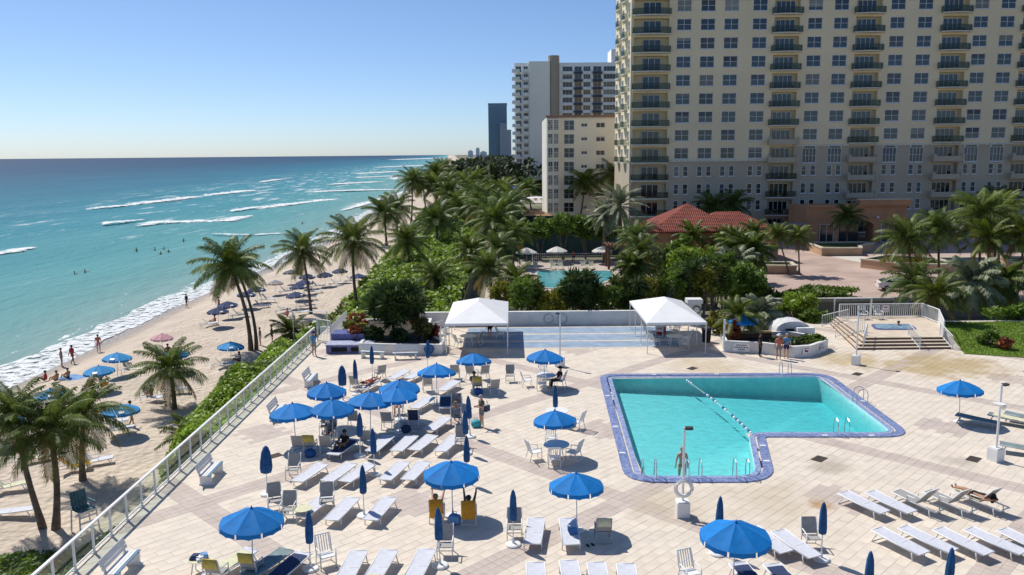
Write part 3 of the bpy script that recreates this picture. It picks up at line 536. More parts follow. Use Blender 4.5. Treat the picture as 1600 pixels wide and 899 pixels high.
# --- chairs
def chair(fm=WHITE, sm=DSLING, slats=False):
    out = []
    for sx in (-.27, .27):
        out.append(('leg', MB().tube([(sx, .27, .0), (sx, .25, .62), (sx, -.2, .64)], .022, 6).mesh('leg', fm, True))); out.append(('leg', MB().tube([(sx, -.33, .0), (sx, -.22, .42)], .022, 6).mesh('leg', fm, True)))
        out.append(('back_post', MB().tube([(sx, -.2, .4), (sx, -.42, 1.02)], .022, 6).mesh('back_post', fm, True)))
    out.append(('seat', MB().box((0, .02, .41), (.52, .48, .03), rx=.06).mesh('seat', sm)))
    bk = MB()
    if slats:
        for i in range(6): bk.box((-.22 + .088 * i, -.315, .73), (.03, .02, .56), rx=.34)
        bk.box((0, -.42, 1.01), (.54, .03, .04))
    else: bk.box((0, -.315, .73), (.5, .018, .58), rx=.34)
    out.append(('backrest', bk.mesh('backrest', fm if slats else sm))); out.append(('stretcher', MB().tube([(-.27, -.33, .03), (.27, -.33, .03)], .018, 6).mesh('stretcher', fm))); return out
CH = {'g': chair(), 'w': chair(WHITE, WHITE, True), 'y': chair(), 's': chair(WHITE, mat('striped_sling', (.18, .20, .26), .9, .4, 9)), 'b': chair(WHITE, NAVYT), 'o': chair(), 't': chair(GMET, DSLING)}
CW = {'g': 'white-framed chair with taupe sling', 'w': 'white slatted patio chair', 'y': 'white chair with yellow towel on its back', 's': 'chair with dark striped sling', 'b': 'white chair with navy striped cover', 'o': 'chair with orange towel on its back', 't': 'grey folding chair with cream towel on its back'}
CHAIRS = [(-8.39, 50.7, -30, 'g', 'behind the red-suited sunbather'), (-9.48, 48.26, 10, 'g', 'under the left folded umbrella near benches'), (-3.65, 50.69, 0, 'g', 'right of the farthest loungers'), (-5.13, 47.99, -10, 'g', 'under the umbrella left of the tent front'), (-2.59, 50.5, 20, 'g', 'under the tilted umbrella, back left'), (-1.83, 50.48, -20, 'g', 'under the tilted umbrella, back right'), (-2.12, 47.75, 0, 'y', 'under the tilted umbrella'), (-1.15, 47.18, -20, 'g', 'under the tilted umbrella, front right'),
 (-3.13, 44.47, 0, 's', 'beside the navy-towel lounger'), (-2.99, 41.77, 0, 's', 'behind the standing woman'), (-5.19, 41.51, 0, 'b', 'in the paired umbrellas shade'), (-6.5, 41.14, 5, 'g', 'in shade under the paired umbrellas, centre'), (-8.3, 41.5, 5, 'g', 'in shade between the two left umbrellas'), (-10.2, 37.66, 0, 'g', 'leftmost in the shaded front row'), (-9.68, 37.64, 0, 'y', 'in the shaded front row'), (-8.88, 37.62, 0, 'g', 'third in the shaded front row'), (-9.56, 40.42, 180, 'g', 'facing the camera behind the shaded row'), (-7.12, 38.37, 0, 'g', 'beside the folded umbrella base in the first row'),
 (-9.71, 34.61, 180, 'g', 'at the left end of the second lounger row'), (-9.58, 31.31, 160, 'g', 'behind the big bottom left umbrella'), (-8.83, 30.46, 180, 'g', 'left of the small yellow-topped table'), (-7.49, 31.27, 170, 'g', 'between loungers of the third row'), (-2.98, 30.16, 0, 'o', 'left of the umbrella pole, legs raised'), (-1.73, 30.02, 0, 'o', 'right of the umbrella pole'), (.01, 28.68, 180, 'g', 'beside the centre folded umbrella'), (3.25, 28.41, 0, 't', 'in the umbrella shade before the pool'), (-6.5, 26.66, 150, 'w', 'in the bottom row left of loungers'), (-2.44, 27.33, 180, 'g', 'behind the bottom folded umbrella'),
 (-.17, 49.82, 180, 'g', 'standing alone in the open deck'), (.85, 48.77, 80, 'w', 'left of the far round table'), (1.89, 50.5, 180, 'w', 'behind the far round table'), (1.72, 48.04, 0, 'w', 'in front of the far round table'), (2.86, 48.56, -70, 'w', 'under the seated woman in black'), (3.29, 40.76, -60, 'w', 'right of the half-hidden round table'), (1.83, 38.41, 180, 'w', 'behind the nearest round table'), (.97, 36.53, 70, 'w', 'left of the nearest round table'), (1.84, 35.7, 0, 'w', 'in front of the nearest round table'), (2.77, 36.4, -60, 'w', 'right of the nearest round table'), (10.62, 27.66, 180, 'g', 'beside the right folded umbrella'), (5.76, 25.26, 160, 'w', 'cut by the bottom edge at centre right'), (-9.88, 25.58, 10, 'y', 'at the bottom left edge'), (-8.84, 25.95, 10, 'y', 'before the bottom left umbrella pole'), (-2.54, 38.16, 180, 'g', 'at the right end of the first lounger row')]
for (x, y, yaw, k, ph) in CHAIRS:
    spawn(CH[k], 'patio_chair', (x, y, 0), R(-yaw), CW[k] + ' ' + ph, 'chair', 'chairs on the pool deck')
    if k in 'yot':
        m = {'y': YEL, 'o': ORA, 't': CREAMT}[k]; a = R(-yaw); tw = MB(); d = .78 if k == 'o' else .35
        pr = [(-.34, .72 - .3 * (k == 'o')), (-.44, 1.04), (-.47, 1.05), (-.47 if k != 'o' else -.44, 1.05 - d)]; pr = [(-.285, .7), (-.395, 1.045), (-.455, 1.05), (-.455 + .1 * d, 1.05 - d)]
        for (yy, zz) in pr: tw.v += [(-.25, yy, zz), (.25, yy, zz)]
        for i in range(3): tw.f.append((2 * i, 2 * i + 1, 2 * i + 3, 2 * i + 2)); tw.m.append(0)
        tag(link('towel', tw.mesh('towel', m, True), None, (x, y, 0), a), {'y': 'yellow', 'o': 'orange', 't': 'cream'}[k] + ' towel hung over the chair ' + ph, 'towel')
# --- tables
def table(r, h, m): return [('table_top', MB().lathe([(r * .9, h - .03), (r, h - .02), (r, h), (.02, h + .005)], 24).mesh('table_top', m))] + [('leg', MB().tube([(r * .55 * math.cos(a), r * .55 * math.sin(a), h - .03), (r * .8 * math.cos(a), r * .8 * math.sin(a), 0)], .022, 6).mesh('leg', WHITE)) for a in (.8, 2.4, 3.9, 5.5)]
T1 = table(.62, .72, WHITE); T2 = table(.36, .5, CREAMT)
for (x, y, P_, lb) in ((1.98, 48.7, T1, 'white round patio table under the farthest single umbrella'), (2.3, 41.7, T1, 'white round patio table half hidden behind an open umbrella'), (1.98, 36.6, T1, 'white round patio table nearest to the pool corner'), (-8.2, 30.3, T2, 'small low table with a yellowish top by loungers'), (-10.75, 26.3, T2, 'small low table piled with towels at bottom left')): spawn(P_, 'round_table', (x, y, 0), 0, lb, 'table')
for i, (dx, dy, m, w) in enumerate(((-.12, 0, NAVYT, .3), (.12, .08, LBT, .28), (.05, -.1, WHITE, .2))):
    tag(link('folded_towel', MB().box((0, 0, .04), (w, .3, .08), .3 * i).box((.02, .02, .1), (w * .8, .24, .05), .5 * i).mesh('folded_towel', m), None, (-10.75 + dx, 26.3 + dy, .505)), ('navy', 'light blue', 'white')[i] + ' folded towel on the low table at bottom left', 'towel')
for (x, y, m, nm, lb) in ((-5.5, 40.55, NAVYT, 'beach_bag', 'navy bag on the deck beneath the paired umbrellas'), (-9.6, 37.2, mat('bag_blue', (.02, .10, .32), .7), 'beach_bag', 'blue bag beneath the yellow-towel chair in shaded row'), (-2.3, 29.9, LBT, 'beach_bag', 'blue and white bag between the two orange-towel chairs'), (-2.05, 47.2, mat('bag_blue2', (.02, .10, .32), .7), 'beach_bag', 'blue bag beneath the yellow-towel chair under tilted umbrella'), (-1.95, 41.3, mat('bag_teal', (.05, .42, .48), .7), 'beach_bag', 'teal and black bag beside the standing woman'), (2.75, 28.0, DARK, 'sandals', 'pair of dark sandals in the umbrella shade')):
    s = .5 if nm == 'beach_bag' else .2; mb = MB().lathe([(.2 * s * 2, 0), (.27 * s * 2, .12), (.24 * s * 2, .3 * s * 2), (.14 * s * 2, .36 * s * 2)], 10, wob=lambda k, z: 1 + .14 * math.sin(k * 2.1 + z * 9))
    o = empty(nm, (x, y, 0), .4, lb, 'bag' if nm == 'beach_bag' else 'sandals')
    if nm == 'beach_bag': link('bag_body', mb.mesh('bag_body', m, True), o); link('handle', MB().tube([(-.12, 0, .3), (-.08, 0, .48), (.08, 0, .48), (.12, 0, .3)], .014, 5).mesh('handle', m), o)
    else:
        for sx in (-.1, .1): link('sandal', MB().lathe([(.05, 0), (.055, .015), (.045, .03)], 10).mesh('sandal', m), o, (sx, 0, 0), 0, (1, 2.3, 1))
# --- open umbrellas: eight panels with hanging valance
def umbrella(m, h=2.28, rr=1.08, drop=.46, base=True, pole=WHITE, logo=False):
    p = MB(); k = 6; a0, a1 = -math.pi / 8, math.pi / 8
    def P(t, a): r = rr * t; mid = math.cos((abs(a) / (math.pi / 8)) * math.pi / 2); return (r * math.cos(a) * (1 - .035 * mid * t), r * math.sin(a), h - drop * (t ** 1.35) - .05 * mid * math.sin(math.pi * min(t, 1) * .8))
    na = 6
    for i in range(k + 1):
        for j in range(na + 1): p.v.append(P(i / k, a0 + (a1 - a0) * j / na))
    for i in range(k):
        for j in range(na): a = i * (na + 1) + j; p.f.append((a, a + na + 1, a + na + 2, a + 1)); p.m.append(0)
    b = len(p.v)
    for j in range(na + 1):
        q = P(1, (a0 + (a1 - a0) * j / na) * .93); sc = .17 - .035 * abs(math.sin(j * math.pi / 3)); p.v += [q, (q[0] * 1.015, q[1] * 1.015, q[2] - sc)]
    for j in range(na): p.f.append((b + 2 * j, b + 2 * j + 1, b + 2 * j + 3, b + 2 * j + 2)); p.m.append(0)
    panel = p.mesh('panel', m, False); panel.polygons.foreach_set('use_smooth', [True] * len(panel.polygons))
    ch = [('panel', panel, (0, 0, 0), math.pi / 4 * i + .2) for i in range(8)]
    ribs = MB()
    for i in range(8): a = math.pi / 4 * (i + .5) + .2; ribs.tube([(0, 0, h - .03), (rr * .97 * math.cos(a), rr * .97 * math.sin(a), h - drop - .03)], .008, 4)
    ch.append(('rib_set', ribs.mesh('rib_set', GMET)))
    if logo: q = P(.8, 0); ch.append(('logo', MB().add([(rr * .72, -.17, h - drop * .72 ** 1.35 + .02), (rr * .9, -.17, h - drop * .9 ** 1.35 + .005), (rr * .9, .17, h - drop * .9 ** 1.35 + .005), (rr * .72, .17, h - drop * .72 ** 1.35 + .02)], [(0, 1, 2, 3)]).mesh('logo', WHITE), (0, 0, 0), -math.pi / 2 + .05))
    out = [('pole', MB().tube([(0, 0, 0), (0, 0, h)], .02, 8).mesh('pole', pole)), ('canopy', MB().lathe([(.05, h - .02), (.05, h + .02), (.02, h + .06), (.008, h + .1)], 8).mesh('canopy', m), (0, 0, 0), 0, ch)]
    if base: out.append(('base', MB().lathe([(.28, 0), (.29, .05), (.26, .08), (.05, .1), (.035, .3)], 18).mesh('base', WHITE, False)))
    return out
UB = umbrella(BLUE)
UMB = [(-8.95, 26.34, 'large blue umbrella at bottom left over yellow and grey loungers', 1.0), (-2.4, 30.52, 'blue umbrella over the two orange-towel chairs', 1), (2.36, 29.12, 'blue umbrella at centre in front of the pool', 1), (7.1, 24.97, 'large blue umbrella at bottom right of centre', 1), (1.98, 36.78, 'blue umbrella over the nearest round table', 1), (1.88, 48.55, 'blue umbrella over the far round table by the lamp', 1), (-2.34, 48.12, 'tilted blue umbrella in front of the left tent', 1), (-4.32, 45.22, 'domed blue umbrella left of the tilted one', 1), (-6.06, 42.54, 'blue umbrella, rear one of the overlapping pair', 1), (-5.82, 40.54, 'blue umbrella, front one of the overlapping pair', 1), (-7.26, 40.25, 'blue umbrella just left of the overlapping pair', 1), (-9.76, 41.7, 'blue umbrella behind the two at the left', 1), (-10.57, 38.46, 'leftmost blue umbrella on the deck beside the benches', 1), (-8.82, 38.65, 'blue umbrella over the shaded row, second from left', 1), (23.26, 41.35, 'lone blue umbrella at the right of the pool', 1), (16.75, 58.9, 'blue umbrella beside the bar hut', 1)]
for i, (x, y, lb, s) in enumerate(UMB):
    q = 1 + .05 * math.sin(i * 2.7); o = spawn(UB, 'patio_umbrella', (x, y, 0), i * .7, lb, 'umbrella', 'open blue umbrellas on the deck', sc=(q, q, s * (1 + .03 * math.sin(i * 3)))); o.rotation_euler = (R(2.2 * math.sin(i * 1.9)), R(2.2 * math.cos(i * 3.1)), i * .7)
    if 'tilted' in lb: o.rotation_euler = (R(-3), R(5), 1)
# --- folded umbrellas
def folded(wide=.13, seed=0):
    rg = random.Random(seed); ph = rg.uniform(0, 6)
    f = MB().lathe([(.02, 2.14), (wide * .45, 2.06), (wide * .8, 1.85), (wide, 1.5), (wide * 1.05, 1.2), (wide * .95, 1.0), (wide * .7, .97)], 24, wob=lambda k, z: 1 + .16 * math.sin(k * math.pi * 2 / 3 + ph) + .05 * math.sin(k + z * 5))
    return [('pole', MB().tube([(0, 0, 0), (0, 0, 2.1)], .02, 8).mesh('pole', WHITE)), ('folded_canopy', f.mesh('folded_canopy', BLUE2, True), (0, 0, 0), 0, [('tie_strap', MB().lathe([(wide * 1.1, 1.33), (wide * 1.12, 1.37)], 16).mesh('tie_strap', BLUE2))]), ('base', MB().lathe([(.28, 0), (.29, .05), (.26, .08), (.05, .1), (.035, .3)], 18).mesh('base', WHITE))]
FU = [folded(.12, i) for i in range(3)] + [folded(.22, 9)]
for i, (x, y, k, lb) in enumerate([(-10.35, 32.8, 3, 'loosely folded blue umbrella right of the railing bench'), (-7.0, 26.42, 0, 'folded blue umbrella in the bottom left row'), (-5.89, 30.6, 1, 'folded blue umbrella left of the third row lounger'), (-2.56, 26.56, 2, 'folded blue umbrella at bottom, right of the lounger row'), (-.04, 28.07, 0, 'folded blue umbrella at the deck centre'), (-6.16, 34.87, 1, 'folded blue umbrella amid the second lounger row'), (-7.23, 37.18, 2, 'folded blue umbrella left in the first lounger row'), (-2.23, 37.39, 0, 'folded blue umbrella right end of the first lounger row'), (-2.01, 33.84, 1, 'folded blue umbrella behind the orange-towel umbrella'), (-2.16, 39.72, 2, 'folded blue umbrella beside the standing woman'), (-9.28, 47.32, 0, 'folded blue umbrella left of the red-suited sunbather'), (-9.79, 45.92, 3, 'loosely folded blue umbrella behind the left umbrellas'), (-8.91, 50.84, 1, 'folded blue umbrella in front of the first park bench'), (-5.56, 52.28, 2, 'folded blue umbrella in front of the round tree bed'), (2.21, 41.49, 0, 'folded blue umbrella through the half-hidden round table'), (7.17, 27.25, 1, 'folded blue umbrella right of the lifebuoy lamp post'), (10.65, 26.77, 2, 'folded blue umbrella right of the two slanted loungers'), (10.66, 23.12, 0, 'folded blue umbrella cut by the bottom edge, left one'), (13.21, 23.4, 1, 'folded blue umbrella cut by the bottom edge, right one')]):
    spawn(FU[k], 'folded_umbrella', (x, y, 0), i * 1.3, lb, 'umbrella', 'folded blue umbrellas on the deck').rotation_euler = (R(1.6 * math.sin(i * 2.3)), R(1.6 * math.cos(i * 1.7)), i * 1.3)
# --- lamp posts
def lamp():
    h = 3.6; hd = MB().box((.16, -.05, h - .02), (.3, .2, .09)).box((.16, -.05, h - .07), (.22, .15, .03))
    return [('plinth', MB().box((0, 0, .3), (.5, .5, .6)).box((0, 0, .62), (.44, .44, .04)).mesh('plinth', WHITE)), ('pole', MB().tube([(0, 0, .6), (0, 0, h)], .05, 10).mesh('pole', WHITE)), ('lamp_head', hd.mesh('lamp_head', DMET), (0, 0, 0), 0, [('arm', MB().tube([(0, 0, h - .05), (.08, 0, h)], .03, 6).mesh('arm', DMET))])]
LM = lamp()
for x, y, rz, lb in ((6.57, 30.4, 0, 'white lamp post with lifebuoy in front of the pool'), (3.15, 53.45, 2.6, 'white lamp post before the shuffleboard lanes'), (22.77, 53.26, 1, 'white lamp post in front of the spa steps'), (21.97, 35.89, .4, 'white lamp post at the right with small floodlight')): spawn(LM, 'lamp_post', (x, y, 0), rz, lb, 'lamp post', 'white lamp posts on the deck')
o = empty('floodlight', (21.97, 35.84, 2.55), .4, 'small white floodlight clamped to the right lamp post', 'floodlight'); link('housing', MB().lathe([(.05, -.1), (.13, 0), (.15, .1)], 12).mesh('housing', WHITE), o, (0, -.12, 0)); link('reflector_dish', MB().lathe([(.16, 0), (.24, .05), (.25, .08)], 12).mesh('reflector_dish', WHITE), o, (-.25, -.1, .15))
def torus(Rr, r, m, name, n=20, k=8): return MB().tube([(Rr * math.cos(2 * math.pi * i / n), 0, Rr * math.sin(2 * math.pi * i / n)) for i in range(n + 1)], r, k).mesh(name, m, True)
o = empty('lifebuoy', (6.57, 30.26, 1.18), 0, 'white ring lifebuoy hung on the central lamp post', 'lifebuoy'); link('ring', torus(.3, .065, WHITE, 'ring'), o); link('grab_rope', torus(.38, .012, WHITE, 'grab_rope'), o)
# --- frame tents
def tent(x0, x1, y0, y1, label):
    cx, cy = (x0 + x1) / 2, (y0 + y1) / 2; o = empty('frame_tent', (cx, cy, 0), 0, label, 'tent', 'white frame tents'); a, b = (x1 - x0) / 2, (y1 - y0) / 2; e = 2.25; TF = mat('tent_vinyl', (.80, .80, .79), .5, .03, 1)
    rf = MB(); n = 8; ridge = [(0, -.7, 3.22), (0, .7, 3.22)]
    c = [(-a, -b, e), (a, -b, e), (a, b, e), (-a, b, e)]
    rf.add(c + ridge + [(p[0] * 1.004, p[1] * 1.004, e - .16) for p in c], [(0, 1, 4), (1, 2, 5, 4), (2, 3, 5), (3, 0, 4, 5), (0, 6, 7, 1), (1, 7, 8, 2), (2, 8, 9, 3), (3, 9, 6, 0)])
    link('roof', rf.mesh('roof', TF), o)
    for px in (-a + .05, a - .05):
        for k in range(4): py = -b + .05 + (2 * b - .1) * k / 3; link('pole', MB().tube([(px, py, 0), (px, py, e)], .035, 8).box((px, py, .01), (.18, .18, .02)).mesh('pole', WHITE), o)
    for k in range(4): py = -b + .05 + (2 * b - .1) * k / 3; link('rafter', MB().tube([(-a, py, e - .03), (0, max(min(py, ridge[1][1]), ridge[0][1]), 3.2), (a, py, e - .03)], .025, 6).mesh('rafter', WHITE), o)
    return o
tent(-4.75, -.3, 57.0, 65.6, 'white frame tent at the left end of the shuffleboard lanes'); tent(9.45, 13.65, 56.7, 65.4, 'white frame tent at the right end of the shuffleboard lanes')
for (x, y, k, yaw, lb) in ((-3.9, 59.2, 'w', 60, 'white slatted chair under the left tent, front'), (-2.6, 60.2, 'g', -60, 'taupe sling chair under the left tent by the table'), (-.9, 62.0, 'w', 100, 'white slatted chair under the left tent near the lanes'), (10.4, 59.0, 'w', 60, 'white slatted chair under right tent, front left'), (12.4, 58.0, 'w', 0, 'white slatted chair under right tent, front middle'), (13.0, 60.1, 'w', -60, 'white slatted chair under right tent, front right'), (11.4, 62.5, 'w', 20, 'white slatted chair under right tent, rear left'), (12.6, 62.7, 'w', -20, 'white slatted chair under right tent, rear right'), (10.5, 62.4, 'w', 120, 'white slatted chair under right tent by left poles')): spawn(CH[k], 'patio_chair', (x, y, 0), R(-yaw), lb, 'chair', 'chairs under the tents')
for (x, y, P_, lb) in ((-3.3, 60.0, T1, 'round table under the left tent'), (11.9, 59.3, T1, 'round table under the right tent, front'), (12.2, 63.9, T1, 'round table under the right tent, rear')): spawn(P_, 'round_table', (x, y, 0), 0, lb, 'table')
o = empty('red_cooler', (11.6, 63.2, 0), .2, 'red cooler standing under the right tent', 'cooler'); link('box', MB().box((0, 0, .3), (.7, .45, .6)).mesh('box', mat('cooler_red', (.45, .03, .03), .5)), o); link('lid', MB().box((0, 0, .63), (.74, .48, .07)).mesh('lid', WHITE), o)
# --- back wall of the deck with two hose rings
w_ = tag(link('back_wall', MB().box((2.8, 67.05, .5), (25.4, .28, 1.2)).box((2.8, 67.05, 1.13), (25.5, .36, .07)).mesh('back_wall', WPLASTER)), 'long low white wall closing the far end of the deck', 'wall')
for x in (3.0, 4.15): tag(link('hose_ring', torus(.38, .035, mat('hose_grey', (.55, .55, .52), .6), 'hose_ring'), None, (x, 66.85, .55)), 'coiled pale hose ring on the back wall, ' + ('left one' if x < 3.5 else 'right one'), 'hose')
o = empty('clock_pillar', (14.9, 66.4, 0), 0, 'white pillar with a round clock dial behind the right tent', 'pillar'); link('shaft', MB().box((0, 0, .95), (.95, .8, 1.9)).mesh('shaft', WPLASTER), o); link('cap', MB().box((-.05, 0, 2.05), (1.25, 1.0, .35)).mesh('cap', WHITE), o); link('dial', torus(.3, .05, DMET, 'dial'), o, (.1, -.42, 1.35)); link('dial_face', MB().lathe([(.28, 0), (.28, .02)], 20).mesh('dial_face', WHITE), o, (.1, -.41, 1.35)).rotation_euler = (R(90), 0, 0)
# shuffleboard sofa-like white seats near the planter
for (x, y, rz, lb) in ((-6.3, 61.5, 40, 'low white concrete bench behind the round tree, nearer one'), (-5.7, 63.6, 60, 'low white concrete bench behind the round tree, farther one')):
    o = empty('concrete_bench', (x, y, 0), R(rz), lb, 'bench'); link('seat', MB().box((0, 0, .42), (1.9, .5, .1)).mesh('seat', WHITE), o); link('back', MB().box((0, .25, .75), (1.9, .1, .55), rx=-.2).mesh('back', WHITE), o)
    for sx in (-.7, .7): link('leg', MB().box((sx, 0, .185), (.14, .4, .37)).mesh('leg', WHITE), o)
# --- mosaic fountain and planter wall under the round tree
FT = mosaic('fountain_mosaic', (.06, .07, .22), (.16, .17, .38)); o = empty('mosaic_fountain', (-12.3, 58.4, 0), 0, 'blue mosaic fountain with stepped basins by the gate', 'fountain')
link('upper_basin', MB().box((.2, 1.6, .55), (2.4, 1.6, 1.1)).mesh('upper_basin', FT), o); link('lower_basin', MB().box((.6, -.1, .3), (3.3, 1.3, .6)).mesh('lower_basin', FT), o); link('basin_rim', MB().box((.6, -.1, .63), (3.4, 1.4, .06)).mesh('basin_rim', mat('rim_pale', (.42, .45, .58), .5)), o)
for sx in (-.1, 1.3): link('grille', MB().box((sx, -.77, .3), (1.1, .06, .3)).mesh('grille', DARK), o)
PB = [(-11.0, 57.6), (-8.9, 57.3), (-5.0, 57.0), (-4.9, 58.6), (-6.5, 61), (-6.6, 66.6), (-12.9, 66.6), (-12.9, 60.4), (-11, 59.9)]
pl = empty('planter_bed', (-8.5, 61, 0), 0, 'raised white planter around the round tree', 'planter'); PBl = [(p[0] + 8.5, p[1] - 61) for p in PB]
link('planter_wall', MB().ring(PBl, inset(PBl, .22), 0, .75).mesh('planter_wall', WPLASTER), pl); link('soil', MB().prism(inset(PBl, .2), .1, .62).mesh('soil', SOIL), pl)
o = empty('wall_fountain_disc', (-5.9, 56.93, .45), 0, 'round blue plaque on the planter wall', 'plaque'); link('disc', torus(.3, .07, mat('plaque_blue', (.03, .12, .28), .5), 'disc'), o); link('disc_centre', MB().lathe([(.28, 0), (.28, .03)], 18).mesh('disc_centre', mat('plaque_blue2', (.05, .16, .33), .5)), o).rotation_euler = (R(90), 0, 0)
o = empty('step_ladder', (-5.0, 57.9, 0), .3, 'white A-frame ladder beside the left tent pole', 'ladder')
for sy in (-.35, .35): link('ladder_side', MB().tube([(-.2, sy, 0), (-.14, 0, 1.9)], .025, 5).tube([(.2, sy, 0), (.14, 0, 1.9)], .025, 5).mesh('ladder_side', WHITE), o)
for k in range(5): link('step', MB().box((0, -.3 + .06 * k, .3 + .32 * k), (.36, .08, .03)).mesh('step', WHITE), o)
# --- bar hut with planter
BARP = [(15.0, 57.1), (17.5, 56.5), (19.3, 55.2), (20.6, 55.5), (22.4, 57.2), (22.5, 58.2), (20.5, 60.4), (15.4, 59.8)]
c_ = (18.5, 57.8); BL = [(p[0] - c_[0], p[1] - c_[1]) for p in BARP]
o = empty('bar_planter', (*c_, 0), 0, 'low white angular planter wall with small signs', 'planter'); link('planter_wall', MB().ring(BL, inset(BL, .25), 0, .8).mesh('planter_wall', WPLASTER), o); link('soil', MB().prism(inset(BL, .22), .05, .6).mesh('soil', SOIL), o)
def sign(x, y, z, w, h, rz, marks, m, label):
    s = empty('notice_sign', (x, y, z), rz, label, 'sign'); link('board', MB().box((0, 0, 0), (w, .02, h)).mesh('board', WHITE), s); mb = MB()
    for (mx, mz, mw, mh) in marks: mb.box((mx, -.0125, mz), (mw, .006, mh))
    link('lettering', mb.mesh('lettering', m), s)
INK = mat('sign_ink', (.02, .02, .06), .6); rg = random.Random(4)
mk = []
for zz, n, wd in ((.16, 6, .7), (.0, 9, 1.0), (-.15, 4, .5)):
    for k in range(n): mk.append((-wd / 2 + wd * (k + .5) / n, zz, wd / n * .62, .085))
sign(16.1, 56.68, .42, 1.15, .56, R(-13.5), mk, INK, 'white notice board with dark lettering on the planter wall')
sign(20.2, 55.3, .45, .55, .55, R(13), [(0, .2, .4, .05), (-.05, .02, .16, .16), (.08, -.02, .12, .12), (-.12, -.2, .1, .05), (.12, -.2, .16, .05)], mat('sign_purple', (.20, .02, .16), .6), 'small square sign with purple symbol on planter wall')
sign(21.75, 56.45, .42, .62, .36, R(43), [(0, 0, .5, .24)], mat('sign_grey', (.40, .42, .45), .6), 'faded grey sign on the right end of planter wall')
o = empty('bar_hut', (21.0, 61.2, 0), 0, 'small white domed bar hut behind the planter', 'hut'); hb = MB(); n = 12
for yy, s in ((-.9, 1), (.9, 1)):
    for i in range(n + 1): a = math.pi * i / n; hb.v.append((-1.35 * math.cos(a), yy, .5 + 1.0 * max(0, math.sin(a)) ** .7 if 0 < i < n else 0))
for i in range(n): hb.f.append((i, i + 1, n + 2 + i, n + 1 + i)); hb.m.append(0)
hb.f += [tuple(range(n + 1)), tuple(reversed(range(n + 1, 2 * n + 2)))]; hb.m += [0, 0]; link('shell', hb.mesh('shell', mat('hut_canvas', (.62, .62, .62), .7)), o); link('doorway', MB().box((-.3, -.92, .5), (.6, .04, .9)).mesh('doorway', DARK), o); link('side_block', MB().box((.75, -1.15, .55), (1.3, .5, 1.1)).mesh('side_block', WHITE), o)
o = empty('bar_counter', (17.7, 59.0, .6), 0, 'wooden bar counter with ochre top under the blue umbrella', 'counter'); link('counter_top', MB().box((0, 0, .42), (2.6, .6, .06)).mesh('counter_top', mat('ochre_top', (.50, .33, .12), .6)), o); link('counter_front', MB().box((0, .05, .2), (2.4, .45, .4)).mesh('counter_front', WOOD), o)
o = empty('guy_post', (15.05, 57.35, 0), 0, 'plain white post at the left end of the bar planter', 'post'); link('shaft', MB().tube([(0, 0, 0), (0, 0, 2.3)], .07, 8).mesh('shaft', WHITE), o); link('foot', MB().box((0, 0, .03), (.3, .3, .06)).mesh('foot', WHITE), o)
o = empty('waste_bin', (14.5, 60.3, 0), 0, 'black waste bin beside the right tent', 'bin'); link('bin_body', MB().lathe([(.3, 0), (.36, .9), (.38, .95)], 14).mesh('bin_body', DARK), o); link('bin_lid', MB().lathe([(.39, .95), (.3, 1.1), (.1, 1.15)], 14).mesh('bin_lid', DMET), o)
# --- raised spa with steps
spa = empty('spa_platform', (28.5, 61, 0), 0, 'raised spa platform with brown steps and hot tub', 'hot tub'); sx0, sy0 = -28.5, -61; STEPM = mat('step_brown', (.20, .12, .085), .85, .15, 2); TOPM = mat('spa_cream', (.62, .52, .40), .85, .08, 1.5)
for k in range(4):
    off = .36 * k; z0, z1 = .16 * k, .16 * (k + 1); poly = [(24.5 + off, 57.4 + off), (31.2, 57.4 + off), (33.6, 63.5), (33.6, 66.2), (26.0 + off * .4, 66.2)]
    link('step' if k < 3 else 'platform', MB().prism([(p[0] + sx0, p[1] + sy0) for p in poly], z0, z1 - .035).mesh('step', STEPM), spa, None, 0, None); pp = [(p[0] + sx0, p[1] + sy0) for p in poly]; link('tread', MB().prism([(q[0] * 1.003, q[1] * 1.006) for q in pp], z1 - .035, z1).mesh('tread', TOPM), spa)
link('tub_rim', MB().prism(rounded([(-1.1, .0), (2.1, -.1), (2.5, 2.0), (-.6, 2.1)], [.6] * 4), .64, .68).mesh('tub_rim', FT), spa); link('tub_water', MB().prism(rounded([(-.85, .2), (1.9, .1), (2.2, 1.8), (-.4, 1.9)], [.5] * 4), .66, .70).mesh('tub_water', mat('tub_water', (.26, .44, .58), .1, .3, 3, .6, 6, spec=.6)), spa)
def stair_rail(p0, p1, label):
    o = empty('stair_railing', p0, 0, label, 'railing', 'white spa stair railings'); d = Vector(p1) - Vector(p0); up = Vector((0, 0, 1))
    link('rail_frame', MB().tube([(0, 0, 0), up * .95, d + up * .95, d], .035, 6).tube([up * .12, d + up * .12], .03, 6).mesh('rail_frame', WHITE), o); k = max(3, int(d.xy.length / .13)); b = MB().tube([(0, 0, .12), (0, 0, .95)], .014, 4).mesh('baluster', WHITE)
    for i in range(1, k): link('baluster', b, o, d * (i / k))
stair_rail((25.0, 57.45, 0), (26.0, 59.2, .64), 'white railing at the left front corner of spa steps'); stair_rail((29.0, 57.3, 0), (28.9, 58.9, .64), 'white railing in the middle of the spa steps'); stair_rail((31.3, 57.3, 0), (31.2, 58.9, .64), 'white railing at the right end of spa steps'); stair_rail((24.5, 61.2, 0), (26.3, 60.4, .64), 'white railing on the left flight of spa steps'); stair_rail((25.0, 65.3, 0), (26.7, 64.4, .64), 'white railing at the far left of spa steps')
slat_fence('spa_fence', [(26.6, 65.9, .64), (33.3, 65.9, .64), (33.3, 63.2, .64), (31.5, 59.0, .64)], 1.1, 'white baluster fence round the back of the spa', gap=.16)
